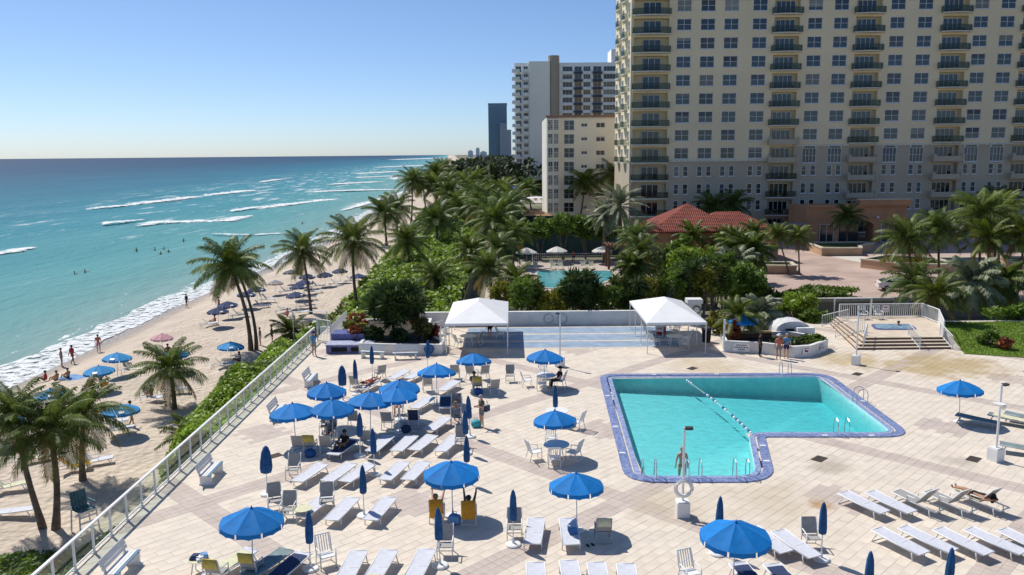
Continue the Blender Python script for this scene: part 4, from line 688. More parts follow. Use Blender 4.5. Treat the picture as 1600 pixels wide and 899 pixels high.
sign(30.3, 65.8, 1.35, .5, .55, 0, [(0, .12, .3, .12), (0, -.1, .36, .04), (0, -.18, .3, .04)], mat('sign_pink', (.55, .15, .30), .6), 'small white and pink sign on the spa fence')
for (x, y, lb) in ((28.2, 65.1, 'white slatted chair on the spa platform, left one'), (29.4, 65.1, 'white slatted chair on the spa platform, right one')): spawn(CH['w'], 'patio_chair', (x, y, .64), R(180), lb, 'chair')
o = empty('shower_frame', (29.6, 70.5, -3.2), 0, 'white tube frame standing behind the spa fence', 'frame'); link('frame_tube', MB().tube([(-1.6, 0, 0), (-1.6, 0, 4.6), (1.6, 0, 4.6), (1.6, 0, 0)], .08, 6).mesh('frame_tube', WHITE), o)
# ================================================================== PEOPLE
def skin_mesh(name, J, E, m, root, sub=1):
    me = bpy.data.meshes.new(name); keys = list(J); ix = {k: i for i, k in enumerate(keys)}
    me.from_pydata([J[k][0] for k in keys], [(ix[a], ix[b]) for a, b in E], []); o = bpy.data.objects.new('tmp', me); col.objects.link(o)
    o.modifiers.new('s', 'SKIN'); sv_ = me.skin_vertices[0].data
    for k in keys: r = J[k][1]; sv_[ix[k]].radius = (r, r) if not isinstance(r, tuple) else r
    sv_[ix[root]].use_root = True
    if sub: o.modifiers.new('u', 'SUBSURF').levels = sub
    dg = bpy.context.evaluated_depsgraph_get(); dg.update(); out = bpy.data.meshes.new_from_object(o.evaluated_get(dg)); bpy.data.objects.remove(o); out.name = name
    out.materials.clear(); out.materials.append(m); out.polygons.foreach_set('use_smooth', [True] * len(out.polygons)); return out
def mid(a, b, t): return tuple(a[i] + (b[i] - a[i]) * t for i in range(3))
def figure(pose):
    """pose: joint positions; figure faces -y when standing"""
    p = dict(pel=(0, 0, .95), spi=(0, .01, 1.14), che=(0, 0, 1.33), nec=(0, .01, 1.49), hd0=(0, -.015, 1.57), hd1=(0, -.015, 1.66), hd2=(0, 0, 1.73),
             shL=(.18, 0, 1.41), elL=(.25, .02, 1.13), wrL=(.27, -.05, .88), shR=(-.18, 0, 1.41), elR=(-.25, .02, 1.13), wrR=(-.27, -.05, .88),
             hiL=(.095, 0, .88), knL=(.11, -.02, .49), anL=(.11, .02, .08), toL=(.13, -.14, .03), hiR=(-.095, 0, .88), knR=(-.11, -.02, .49), anR=(-.11, .02, .08), toR=(-.13, -.14, .03))
    p.update(pose); rad = dict(pel=.135, spi=.12, che=.145, nec=.055, hd0=.078, hd1=.098, hd2=.07, sh=.068, el=.044, wr=.03, hi=.092, kn=.06, an=.04, to=.035)
    J = {k: (v, rad.get(k) or rad[k[:2]]) for k, v in p.items()}
    E = [('pel', 'spi'), ('spi', 'che'), ('che', 'nec'), ('nec', 'hd0'), ('hd0', 'hd1'), ('hd1', 'hd2')]
    hdv = Vector(p['hd1']) - Vector(p['nec']); 
    for s in 'LR':
        E += [('che', 'sh' + s), ('sh' + s, 'el' + s), ('el' + s, 'wr' + s), ('pel', 'hi' + s), ('hi' + s, 'kn' + s), ('kn' + s, 'an' + s), ('an' + s, 'to' + s)]
        d = (Vector(p['wr' + s]) - Vector(p['el' + s])).normalized(); side = d.cross(Vector((0, 1, 0)) if abs(d.y) < .9 else Vector((1, 0, 0))).normalized(); w = Vector(p['wr' + s])
        J['pa' + s] = (tuple(w + d * .075), (.034, .018)); E.append(('wr' + s, 'pa' + s))
        for k, (o_, l) in enumerate(((-.03, .062), (-.01, .075), (.011, .07), (.03, .055))):
            a = w + d * .11 + side * o_; b = a + d * l + Vector((0, -.015, 0)); J[f'f{k}{s}'] = (tuple(a), .010); J[f'g{k}{s}'] = (tuple(b), .008); E += [('pa' + s, f'f{k}{s}'), (f'f{k}{s}', f'g{k}{s}')]
        a = w + d * .05 + side * -.045; J['t' + s] = (tuple(a), .011); J['u' + s] = (tuple(a + d * .05 - side * .015), .009); E += [('wr' + s, 't' + s), ('t' + s, 'u' + s)]
    return p, J, E
POSES = {
 'stand': {}, 'walk': dict(knL=(.1, -.18, .5), anL=(.1, -.2, .1), toL=(.1, -.35, .05), knR=(-.1, .05, .5), anR=(-.1, .28, .14), toR=(-.1, .2, .03), wrL=(.24, .15, .9), wrR=(-.24, -.2, .93)),
 'lookout': dict(elL=(.38, -.12, 1.42), wrL=(.13, -.2, 1.62), elR=(-.34, -.1, 1.35), wrR=(-.12, -.2, 1.6)), 'phone': dict(elR=(-.24, -.02, 1.12), wrR=(-.1, -.28, 1.16), elL=(.24, -.02, 1.12), wrL=(.08, -.28, 1.15), hd1=(0, -.05, 1.65), hd2=(0, -.05, 1.72)),
 'sit': dict(pel=(0, 0, .14), spi=(0, .03, .32), che=(0, .05, .5), nec=(0, .05, .66), hd0=(0, .02, .74), hd1=(0, .01, .83), hd2=(0, .02, .9), shL=(.18, .05, .58), shR=(-.18, .05, .58), elL=(.3, -.1, .4), wrL=(.2, -.33, .38), elR=(-.3, -.1, .4), wrR=(-.2, -.33, .38), hiL=(.1, -.06, .13), knL=(.15, -.42, .42), anL=(.13, -.6, .08), toL=(.13, -.75, .04), hiR=(-.1, -.06, .13), knR=(-.15, -.42, .4), anR=(-.13, -.6, .08), toR=(-.13, -.75, .04)),
 'chair': dict(pel=(0, 0, .56), spi=(0, .08, .74), che=(0, .14, .92), nec=(0, .18, 1.08), hd0=(0, .16, 1.16), hd1=(0, .15, 1.25), hd2=(0, .17, 1.32), shL=(.18, .15, 1.0), shR=(-.18, .15, 1.0), elL=(.28, .0, .78), wrL=(.2, -.2, .72), elR=(-.28, .0, .78), wrR=(-.2, -.2, .72), hiL=(.1, -.06, .55), knL=(.12, -.46, .56), anL=(.12, -.5, .12), toL=(.12, -.65, .05), hiR=(-.1, -.06, .55), knR=(-.12, -.46, .56), anR=(-.12, -.5, .12), toR=(-.12, -.65, .05)),
 'legsup': dict(pel=(0, 0, .56), spi=(0, .1, .72), che=(0, .2, .88), nec=(0, .27, 1.02), hd0=(0, .27, 1.1), hd1=(0, .27, 1.19), hd2=(0, .3, 1.26), shL=(.18, .2, .96), shR=(-.18, .2, .96), elL=(.28, .05, .74), wrL=(.2, -.15, .68), elR=(-.28, .05, .74), wrR=(-.2, -.15, .68), hiL=(.1, -.06, .57), knL=(.18, -.42, .82), anL=(.24, -.78, 1.02), toL=(.25, -.84, 1.16), hiR=(-.1, -.06, .57), knR=(-.18, -.42, .8), anR=(-.24, -.78, .98), toR=(-.25, -.84, 1.12)),
 'lie': dict(pel=(0, 0, .52), spi=(0, .2, .52), che=(0, .4, .55), nec=(0, .56, .58), hd0=(0, .64, .6), hd1=(0, .73, .61), hd2=(0, .8, .6), shL=(.18, .46, .56), shR=(-.18, .46, .56), elL=(.34, .62, .56), wrL=(.16, .82, .58), elR=(-.34, .62, .56), wrR=(-.16, .82, .58), hiL=(.1, -.07, .51), knL=(.13, -.46, .6), anL=(.12, -.86, .5), toL=(.14, -.9, .62), hiR=(-.1, -.07, .51), knR=(-.13, -.46, .54), anR=(-.12, -.88, .48), toR=(-.14, -.92, .6)),
 'swim': dict(elL=(.4, -.1, 1.3), wrL=(.5, -.3, 1.35), elR=(-.4, -.1, 1.3), wrR=(-.5, -.3, 1.32))}
SKINS = [mat('skin_tan', (.42, .22, .13), .6, .06), mat('skin_fair', (.56, .33, .23), .6, .06), mat('skin_brown', (.22, .11, .065), .6, .06)]
HAIRS = {'dark': mat('hair_dark', (.02, .015, .012), .6), 'grey': mat('hair_grey', (.35, .34, .33), .7), 'fair': mat('hair_fair', (.25, .17, .08), .7)}
CLOTH = {k: mat('cloth_' + k, c, .85, .1, 6) for k, c in dict(red=(.45, .03, .03), black=(.015, .015, .018), navy=(.02, .03, .09), white=(.65, .65, .65), blue=(.10, .28, .50), grey=(.2, .21, .22), khaki=(.33, .27, .18), coral=(.55, .15, .10), pink=(.55, .2, .28), olive=(.12, .13, .09), teal=(.05, .25, .28)).items()}
pcache = {}
def body_mesh(pose, sk):
    if (pose, sk) not in pcache: p, J, E = figure(POSES[pose]); pcache[pose, sk] = skin_mesh('body', J, E, SKINS[sk], 'pel')
    return pcache[pose, sk]
def cloth_mesh(pose, kind, cname):
    key = (pose, kind, cname)
    if key in pcache: return pcache[key]
    p = figure(POSES[pose])[0]
    if kind in ('shirt', 'top'):
        J = dict(pel=(p['pel'], .15), spi=(p['spi'], .14), che=(p['che'], .165), nec=(mid(p['che'], p['nec'], .55), .09)); E = [('pel', 'spi'), ('spi', 'che'), ('che', 'nec')]
        if kind == 'shirt':
            for s in 'LR': J['sh' + s] = (p['sh' + s], .085); J['ar' + s] = (mid(p['sh' + s], p['el' + s], .6), .068); E += [('che', 'sh' + s), ('sh' + s, 'ar' + s)]
        root = 'spi'
    else:
        f = {'shorts': .62, 'trunks': .3, 'trousers': .95}[kind]; J = dict(wa=(mid(p['pel'], p['spi'], .4), .142), pel=(p['pel'], .15)); E = [('wa', 'pel')]; root = 'pel'
        for s in 'LR': J['hi' + s] = (p['hi' + s], .108); J['th' + s] = (mid(p['hi' + s], p['kn' + s], f), .09); E += [('pel', 'hi' + s), ('hi' + s, 'th' + s)]
        if kind == 'trousers':
            for s in 'LR': J['cu' + s] = (mid(p['kn' + s], p['an' + s], .85), .07); E.append(('th' + s, 'cu' + s))
    pcache[key] = skin_mesh(kind, J, E, CLOTH[cname], root); return pcache[key]
def hair_mesh(pose, hname, hat):
    key = (pose, hname, hat)
    if key in pcache: return pcache[key]
    p = figure(POSES[pose])[0]; c = Vector(p['hd1']); d = (Vector(p['hd2']) - Vector(p['hd0'])).normalized(); mb = MB()
    pr = [(.108, -.02), (.112, .02), (.1, .065), (.065, .1), (.02, .118)] if not hat else [(.2, .03), (.2, .045), (.115, .05), (.11, .12), (.05, .15)]
    mb.lathe(pr, 12); M = Matrix.Translation(c + Vector((0, .012, 0)) * (0 if hat else 1)) @ d.to_track_quat('Z', 'Y').to_matrix().to_4x4(); mb.v = [tuple(M @ Vector(v)) for v in mb.v]
    pcache[key] = mb.mesh('hat' if hat else 'hair', hat and CLOTH[hname] or HAIRS[hname], True); return pcache[key]
def face_mesh(pose):
    key = ('face', pose)
    if key in pcache: return pcache[key]
    p = figure(POSES[pose])[0]; c = Vector(p['hd1']); u = (Vector(p['hd2']) - Vector(p['hd0'])).normalized(); f = Vector((0, -1, 0)); f = (f - u * f.dot(u)); f = f.normalized() if f.length > .2 else Vector((0, 0, 1)); r = u.cross(f); mb = MB()
    for sx in (-.035, .035): mb.box(c + f * .094 + r * sx - u * .005, (.022, .012, .012))
    mb.box(c + f * .09 - u * .052, (.04, .012, .01)); pcache[key] = mb.mesh('face', HAIRS['dark']); return pcache[key]
def person(x, y, z, face, pose, sk, clothes, hair, label, group=None, hat=None, s=1.):
    """face: direction the figure faces, degrees clockwise from the camera direction (0 = towards camera)"""
    o = empty('person', (x, y, z), R(-face), label, 'person', group, sc=s); b = link('body', body_mesh(pose, sk), o)
    for kind, c in clothes: link(kind, cloth_mesh(pose, kind, c), o)
    link('hat' if hat else 'hair', hair_mesh(pose, hat or hair, bool(hat)), o); link('face', face_mesh(pose), o); return o
person(-1.63, 41.2, 0, 60, 'phone', 1, [('shirt', 'olive'), ('shorts', 'grey')], 'grey', 'standing woman in dark top and shorts holding a phone')
o = empty('shoulder_bag', (-1.35, 41.25, 1.0), 1, 'dark shoulder bag on the standing woman', 'bag'); link('bag_body', MB().box((0, 0, 0), (.36, .14, .3)).mesh('bag_body', NAVYT), o); link('strap', MB().tube([(-.15, 0, .14), (-.08, -.05, .45), (.12, 0, .14)], .015, 4).mesh('strap', NAVYT), o)
person(-14.05, 57.0, 0, 200, 'lookout', 1, [('shirt', 'blue'), ('shorts', 'khaki')], 'dark', 'man in light blue shirt looking out by the gate', hat='navy')
person(-1.75, 62.3, 0, 150, 'stand', 1, [('shirt', 'white'), ('shorts', 'black')], 'grey', 'person in white shirt and black shorts under left tent')
person(18.15, 54.85, 0, 180, 'stand', 0, [('shirt', 'coral'), ('shorts', 'grey')], 'grey', 'person in coral top and grey shorts by the planter', hat='white')
person(18.75, 55.1, 0, 20, 'stand', 1, [('shirt', 'blue'), ('shorts', 'navy')], 'grey', 'man in light blue shirt by the planter sign')
person(17.1, 55.6, 0, -60, 'stand', 2, [('shirt', 'black'), ('trousers', 'black')], 'dark', 'person dressed in black at the bar planter')
person(7.6, 35.5, -.82, 180, 'stand', 1, [('trunks', 'khaki')], 'grey', 'bather seen from behind, standing in the shallow pool')
person(2.75, 48.6, -.1, 70, 'chair', 1, [('shirt', 'black'), ('trousers', 'black')], 'dark', 'seated woman in black with a wide black hat', hat='black')
person(-3.0, 30.2, -.1, 180, 'legsup', 1, [('top', 'coral'), ('trunks', 'coral')], 'fair', 'sunbather in orange-towel chair with raised legs')
person(-1.73, 30.05, -.1, 180, 'legsup', 2, [('trunks', 'black')], 'dark', 'dark-haired sunbather with feet up under the umbrella')
person(-8.64, 48.5, -.02, 205, 'lie', 0, [('trunks', 'red'), ('top', 'red')], 'dark', 'sunbather in red lying on the far lounger')
person(18.3, 31.05, 0, 153, 'lie', 0, [('trunks', 'black'), ('top', 'black')], 'dark', 'sunbather lying on yellow towel at the right edge', hat='black')
person(-8.05, 37.7, .2, 30, 'sit', 2, [('shirt', 'black'), ('shorts', 'grey')], 'dark', 'person in black sitting on the shaded lounger')
person(-9.1, 39.4, -.1, 0, 'chair', 2, [('shirt', 'grey'), ('shorts', 'navy')], 'dark', 'person in grey seated beneath second left umbrella')
person(-3.0, 41.9, -.1, 180, 'chair', 0, [('trunks', 'red')], 'fair', 'person in red seated in striped chair by standing woman')
person(-2.3, 47.9, -.1, 180, 'chair', 0, [('shirt', 'navy'), ('shorts', 'black')], 'dark', 'person in navy seated under the tilted umbrella')
person(-6.3, 43.6, -.1, 0, 'chair', 1, [('trunks', 'pink')], 'fair', 'person seated under the paired umbrellas')
spawn(CH['g'], 'patio_chair', (-6.3, 43.6, 0), R(180), 'taupe sling chair under person beneath paired umbrellas', 'chair', 'chairs on the pool deck'); spawn(CH['g'], 'patio_chair', (-9.1, 39.4, 0), R(180), 'taupe sling chair under person in grey', 'chair', 'chairs on the pool deck')
person(29.8, 62.4, .1, 20, 'sit', 0, [('trunks', 'black')], 'dark', 'bather sitting in the hot tub')
# ---------------- the beach
BZ = lambda x, y: bz(-(x - shore(y)), y)
for (x, y, f, pose, sk, cl, hr, lb) in ((-40.4, 72.0, 250, 'stand', 0, [('trunks', 'teal'), ('top', 'teal')], 'dark', 'beach walker in teal swimwear, leftmost of three at waterline'), (-39.9, 72.9, 200, 'walk', 2, [('shirt', 'red'), ('shorts', 'red')], 'dark', 'beach walker in dark red at the waterline'), (-39.7, 77.3, 160, 'stand', 1, [('shirt', 'coral'), ('shorts', 'pink')], 'dark', 'beach walker in coral shirt, rightmost of three'), (-40.2, 100.4, 30, 'walk', 0, [('shirt', 'black'), ('shorts', 'navy')], 'dark', 'distant beach walker in dark clothes behind the palm'), (-33.8, 93.7, 90, 'stand', 0, [('trunks', 'black')], 'dark', 'bare-chested person standing beside navy umbrellas'), (-23.6, 75.5, 60, 'stand', 1, [('shirt', 'grey'), ('shorts', 'white')], 'dark', 'person in grey shirt and white shorts near railing dune'), (-22.6, 75.9, 250, 'stand', 0, [('shirt', 'navy'), ('shorts', 'black')], 'dark', 'person in navy shirt carrying gear near railing dune'), (-25.1, 52.2, 210, 'walk', 0, [('trunks', 'black')], 'dark', 'tanned man in dark trunks walking by beach loungers')):
    person(x, y, BZ(x, y), f, pose, sk, cl, hr, lb)
for i, (x, y, f, sk, c, lb) in enumerate(((-38.8, 66.5, 60, 2, 'red', 'sunbather in red sitting alone on the sand'), (-36.9, 64.8, 100, 0, 'navy', 'tanned sitter in navy trunks at striped beach towel, left'), (-36.3, 65.4, 110, 0, 'black', 'tanned sitter in black trunks at striped beach towel, right'), (-33.3, 64.5, 230, 2, 'black', 'person sitting under bright blue beach umbrella'), (-32.6, 67.6, 200, 2, 'olive', 'person sitting under second bright blue beach umbrella'), (-31.6, 86.0, 60, 0, 'red', 'person in red sitting under the first navy umbrella'), (-26.2, 57.8, 120, 0, 'grey', 'bare-backed person sitting on a beach lounger'), (-30.9, 72.2, 140, 2, 'black', 'person sitting under pink beach umbrella'), (-24.9, 89.8, 40, 0, 'pink', 'person in pink sitting near navy umbrellas'), (-23.6, 69.4, 40, 2, 'white', 'person in white sitting under blue umbrella by the dune'))):
    person(x, y, BZ(x, y) + (.33 if i == 6 else 0), f, 'sit', sk, [('shirt' if c in ('red', 'pink', 'white', 'olive') else 'trunks', c)], 'dark', lb)
for i, (x, y) in enumerate(((-76.2, 166.9), (-72.8, 167.7), (-71.4, 168.8), (-68.3, 159.8), (-68.1, 163), (-73.9, 185.4), (-70.8, 132.4), (-70.2, 134.5), (-58.4, 230.5), (-95.1, 312.6))): person(x, y, -5.85, 40 * i, 'swim', 0, [], 'dark', 'swimmer up to the shoulders in the sea, ' + ordn(i, 10) + ' counted by spot' if False else ('bather alone in the surf beyond the big palm', 'swimmer in the group of five, far left', 'swimmer in the group of five, second', 'swimmer in the group of five, nearest', 'swimmer in the group of five, right', 'swimmer alone above the group of five', 'swimmer of the near pair, left one', 'swimmer of the near pair, right one', 'swimmer by the thin breaker above second palm', 'surfer-like bather on the breaking wave')[i], 'swimmers in the sea')
UBB = umbrella(SKYB, 2.0, 1.12, .42, False, logo=True); UBN = umbrella(NAVY, 2.0, 1.1, .42, False, logo=True); UBP = umbrella(mat('pink_canvas', (.62, .33, .36), .8), 1.9, .95, .36, False); UBR = umbrella(mat('rainbow_canvas', (.55, .25, .05), .8, .5, 2.5, c2=(.10, .30, .45)), 1.9, 1.0, .36, False); UBG = umbrella(mat('olive_canvas', (.10, .11, .10), .8), 2., 1.15, .4, False)
for i, (x, y, P_, lb) in enumerate([(-32.1, 65.1, UBB, 'bright blue beach umbrella over sitters, upper one'), (-31.3, 60.8, UBB, 'bright blue beach umbrella with orange chairs below'), (-27.6, 66.0, UBB, 'bright blue beach umbrella behind the single low palm'), (-24.1, 68.7, UBB, 'bright blue beach umbrella beside the tall twin palm'), (-24.8, 50.4, UBB, 'bright blue beach umbrella right of the triple palms'), (-31.7, 54.9, UBB, 'bright blue beach umbrella above the triple palm crowns'), (-31.3, 48.9, UBB, 'bright blue beach umbrella at the left edge'), (-30.6, 84.3, UBN, 'navy beach umbrella nearest, left of the tall palm'), (-31.1, 88.9, UBN, 'navy beach umbrella second from camera, left line'), (-31.0, 94.8, UBN, 'navy beach umbrella third in the left line'), (-30.7, 98.0, UBN, 'navy beach umbrella fourth in the left line'), (-24.9, 94.0, UBN, 'navy beach umbrella nearest in the right line'), (-26.1, 99.7, UBN, 'navy beach umbrella second in the right line'), (-26.6, 104.4, UBN, 'navy beach umbrella third in the right line'), (-27.2, 108.4, UBN, 'navy beach umbrella fourth in the right line'), (-30.2, 104.1, UBR, 'rainbow beach umbrella between the navy lines'), (-30.5, 112.9, UBG, 'dark olive beach umbrella beyond the rainbow one'), (-25.3, 110.7, UBN, 'navy beach umbrella far back, left of the palm'), (-23.9, 113.8, UBN, 'navy beach umbrella farthest back'), (-20.3, 108.0, UBN, 'navy beach umbrella nearest to the dune scrub'), (-31.3, 72.0, UBP, 'pink beach umbrella on the open sand')]):
    o = spawn(P_, 'beach_umbrella', (x, y, BZ(x, y)), i * .9, lb, 'umbrella', 'beach umbrellas'); o.rotation_euler = (R(2 * math.sin(i)), R(3 * math.cos(i * 2)), i * .1)
LO_ = lounger(True, WHITE, mat('orange_sling', (.66, .34, .03), .9)); LY_ = lounger(True, WHITE, CREAMT); LBL = lounger(True, WHITE, mat('navy_sling', (.04, .06, .14), .9))
PHB = ['near the left edge', 'by the left-edge umbrella', 'left of the triple palms', 'behind the triple palms', 'beside the rightmost triple palm', 'right of the triple palm trunks', 'under the umbrella right of triple palms', 'beside the tanned walking man', 'holding the bare-backed sitter', 'right of the low palm trunk', 'at left edge below the palms', 'lowest at the left edge', 'by the dune beneath blue umbrella', 'below the upper blue umbrella']
for i, (x, y, P_, yaw, c) in enumerate([(-31.9, 50.2, LO_, 60, 'orange'), (-31.0, 48.4, LO_, 60, 'orange'), (-28.1, 45.9, LY_, 70, 'yellow'), (-28.0, 47.4, LRW, 70, 'white'), (-24.9, 44.4, LO_, 65, 'orange'), (-24.2, 45.5, LRW, 65, 'white'), (-26.4, 52.3, LRW, 70, 'white'), (-25.3, 50.7, LRW, 70, 'white'), (-26.2, 57.9, LRW, 110, 'white'), (-25.2, 59.7, LRW, 70, 'white'), (-27.0, 41.7, LY_, 60, 'yellow'), (-24.7, 38.5, LP, 80, 'white'), (-24.4, 67.6, LRW, 60, 'white'), (-31.3, 66.0, LY_, 90, 'cream')]): spawn(P_, 'beach_lounger', (x, y, BZ(x, y)), R(-yaw), c + ' beach lounger ' + PHB[i], 'sun lounger', 'loungers on the sand')
for i, (x, y) in enumerate(((-31.8, 84.8), (-30, 89.2), (-29.4, 95.2), (-29.6, 98.6), (-23.8, 94.4), (-25, 100), (-25.4, 105), (-26, 109), (-29, 104.6), (-24, 111.2), (-22.4, 114), (-19.2, 108.6), (-23.6, 90.6), (-26.0, 92))): spawn(LBL if i % 3 else LRW, 'beach_lounger', (x, y, BZ(x, y)), R(-60 - 8 * (i % 4)), ('navy' if i % 3 else 'white') + ' beach lounger among navy umbrellas, ' + ('nearest' if i == 0 else ORD[i] + ' counting back from nearest'), 'sun lounger', 'loungers under the navy umbrellas')
for (x, y, rz, lb) in ((-32.2, 60.6, 60, 'orange beach chair under umbrella, left one'), (-30.8, 60.2, 40, 'orange beach chair under umbrella, right one')): spawn(chair(WHITE, ORA), 'beach_chair', (x, y, BZ(x, y)), R(rz), lb, 'chair')
tag(link('beach_towel', towel('beach_towel', -1.1, 1.1, LBT, .03, .03, 1.5), None, (-36, 65.6, BZ(-36, 65.6) + .03), 1.1), 'blue and white striped towel spread on the sand', 'towel')
# lifeguard chair
o = empty('lifeguard_chair', (-20.4, 37.0, -3.5), R(55), 'wooden lifeguard chair, white legs and blue-green seat', 'chair', sc=.72); LGB = mat('lifeguard_teal', (.04, .13, .17), .7, .15, 4)
for sx in (-.55, .55):
    for sy in (-.5, .5): link('leg', MB().tube([(sx * 1.15, sy * 1.15, 0), (sx, sy, 1.55)], .06, 4).mesh('leg', WHITE), o)
    link('armrest', MB().box((sx, -.05, 1.95), (.12, 1.0, .06)).mesh('armrest', LGB), o)
for i in range(5): link('seat_slat', MB().box((0, -.4 + .2 * i, 1.5), (1.1, .17, .05)).mesh('seat_slat', LGB), o)
for i in range(5): link('back_slat', MB().box((-.42 + .21 * i, .58, 2.05), (.18, .05, 1.15), rx=-.15).mesh('back_slat', LGB), o)
for k in range(3): link('rung', MB().box((0, -.56, .35 + .4 * k), (1.15, .07, .09)).mesh('rung', WHITE), o)
o = empty('marker_cone', (-19.6, 32.9, -3.5), 0, 'orange traffic cone at the foot of the palms', 'cone'); link('cone', MB().lathe([(.2, .03), (.05, .62), (.03, .65)], 12).mesh('cone', mat('cone_orange', (.6, .12, .02), .6)), o); link('cone_foot', MB().box((0, 0, .02), (.45, .45, .04)).mesh('cone_foot', mat('cone_orange', (.6, .12, .02), .6)), o)
# ================================================================== VEGETATION
def frond(L, e0, droop, leaf, n, m, m2=None, stiff=.35, seed=0, width=.05):
    rg = random.Random(seed); mb = MB(); pts = []; p = Vector((0, 0, 0)); K = 10
    for i in range(K + 1):
        pts.append(p.copy()); t = i / K; th = e0 - droop * t ** 1.25; p = p + Vector((math.cos(th), 0, math.sin(th))) * (L / K)
    mb.tube(pts, [.035 * (1 - .85 * i / K) for i in range(K + 1)], 4, 0)
    for i in range(n):
        t = .1 + .9 * i / (n - 1); f = t * K; k = min(K - 1, int(f)); q = pts[k].lerp(pts[k + 1], f - k); tan = (pts[k + 1] - pts[k]).normalized(); nor = Vector((0, 1, 0)).cross(tan)
        ln = leaf * (.45 + .75 * math.sin(math.pi * min(1, .15 + t * .82))) * rg.uniform(.85, 1.1)
        for s in (-1, 1):
            d = (Vector((0, s, 0)) * 1.0 + tan * (.55 + .5 * t) - nor * rg.uniform(-.1, .2)).normalized(); dn = Vector((0, 0, -1)); mid_ = q + d * ln * .5 + dn * ln * stiff * .22; end = q + d * ln * .88 + dn * ln * stiff * rg.uniform(.7, 1.2); w = tan * width * .5
            mb.add([q - w * .6, q + w * .6, mid_ + w, mid_ - w, end], [(0, 1, 2, 3), (3, 2, 4)], 0)
    return mb.mesh('frond', m)
def crown_set(L, leaf, m_hi, m_lo, n, seed, lo=-35, hi=78, stiff=.4, nf=20, width=.06):
    rg = random.Random(seed); meshes = []
    for i in range(7):
        e = hi + (lo - hi) * i / 6; meshes.append(frond(L * (.8 + .2 * math.cos(R(e * .7))), R(e), R(62 if e > 0 else 38), leaf, n, m_lo if i == 6 else m_hi, stiff=stiff, seed=seed + i, width=width))
    fr = []
    for i in range(nf): k = min(6, int(i / nf * 7)); fr.append((meshes[k], i * 2.39996 + rg.uniform(-.15, .15)))
    return fr
CROWNS = {'coco': [crown_set(3.7, .92, FR1, FR2, 40, s, nf=29, width=.082, stiff=.65) for s in (1, 2)], 'deep': [crown_set(3.6, .95, FR4, FR1, 38, 5, nf=27, width=.085, stiff=.6)], 'date': [crown_set(3.9, .6, FR3, FR3, 46, 11, -45, 82, .25, 40, .08)], 'fan': [crown_set(2.3, .75, FR3, FR1, 30, 17, -55, 80, .6, 32, .13), crown_set(2.3, .75, FR1, FR2, 30, 19, -55, 80, .6, 30, .13)], 'yel': [crown_set(3.2, .75, mat('palm_lime', (.13, .17, .02), .5, .3, 1.2, rand=.2, trans=.3), FR2, 40, 23, nf=25, width=.085, stiff=.6)]}
NUT = mat('coconut', (.20, .13, .03), .6, .2, 3)
bud = MB().lathe([(.16, -.35), (.2, -.1), (.14, .15), (.04, .4)], 8)
for i in range(7): a = i * .9; bud.lathe([(.03, -.12), (.1, -.05), (.1, .05), (.03, .12)], 6, (.24 * math.cos(a), .24 * math.sin(a), -.28 - .05 * (i % 2)))
BUD = bud.mesh('crown', NUT, True); BUD2 = MB().lathe([(.22, -.5), (.28, -.2), (.2, .1), (.05, .3)], 8).mesh('crown', BARK2, True)
pcount = 0
def palm(x, y, zb, tx, tz, label, kind='coco', s=1., r=.16, ty=None, twin=False, group=None):
    global pcount; pcount += 1; rg = random.Random(pcount); o = empty('palm_tree', (x, y, zb), 0, label, 'palm tree', group)
    h = tz - zb; dx = tx - x; dy = (ty - y) if ty is not None else rg.uniform(-.3, .3); bow = rg.uniform(-.25, .25) * h * .15; K = 10; pts = []
    for i in range(K + 1): t = i / K; pts.append((dx * t ** 1.4 + bow * math.sin(math.pi * t), dy * t + bow * .5 * math.sin(math.pi * t), -.15 + (h + .15) * t))
    link('trunk', MB().tube(pts, [r * (1.35 - .35 * min(1, 4 * i / K)) * (1 - .35 * i / K) * (1 + .05 * (i % 2)) for i in range(K + 1)], 8).mesh('trunk', BARK2 if kind in ('date', 'fan') else BARK, True), o)
    c = link('crown', BUD if kind in ('coco', 'yel', 'deep') else BUD2, o, pts[-1], rg.uniform(0, 6), s); fs = rg.choice(CROWNS[kind])
    for me, a in fs: f = link('frond', me, c, (.06 * math.cos(a), .06 * math.sin(a), .05), a); f.rotation_euler = (rg.uniform(-.25, .25), rg.uniform(-.1, .1), a)
    return o
BPG = 'coconut palms on the beach'
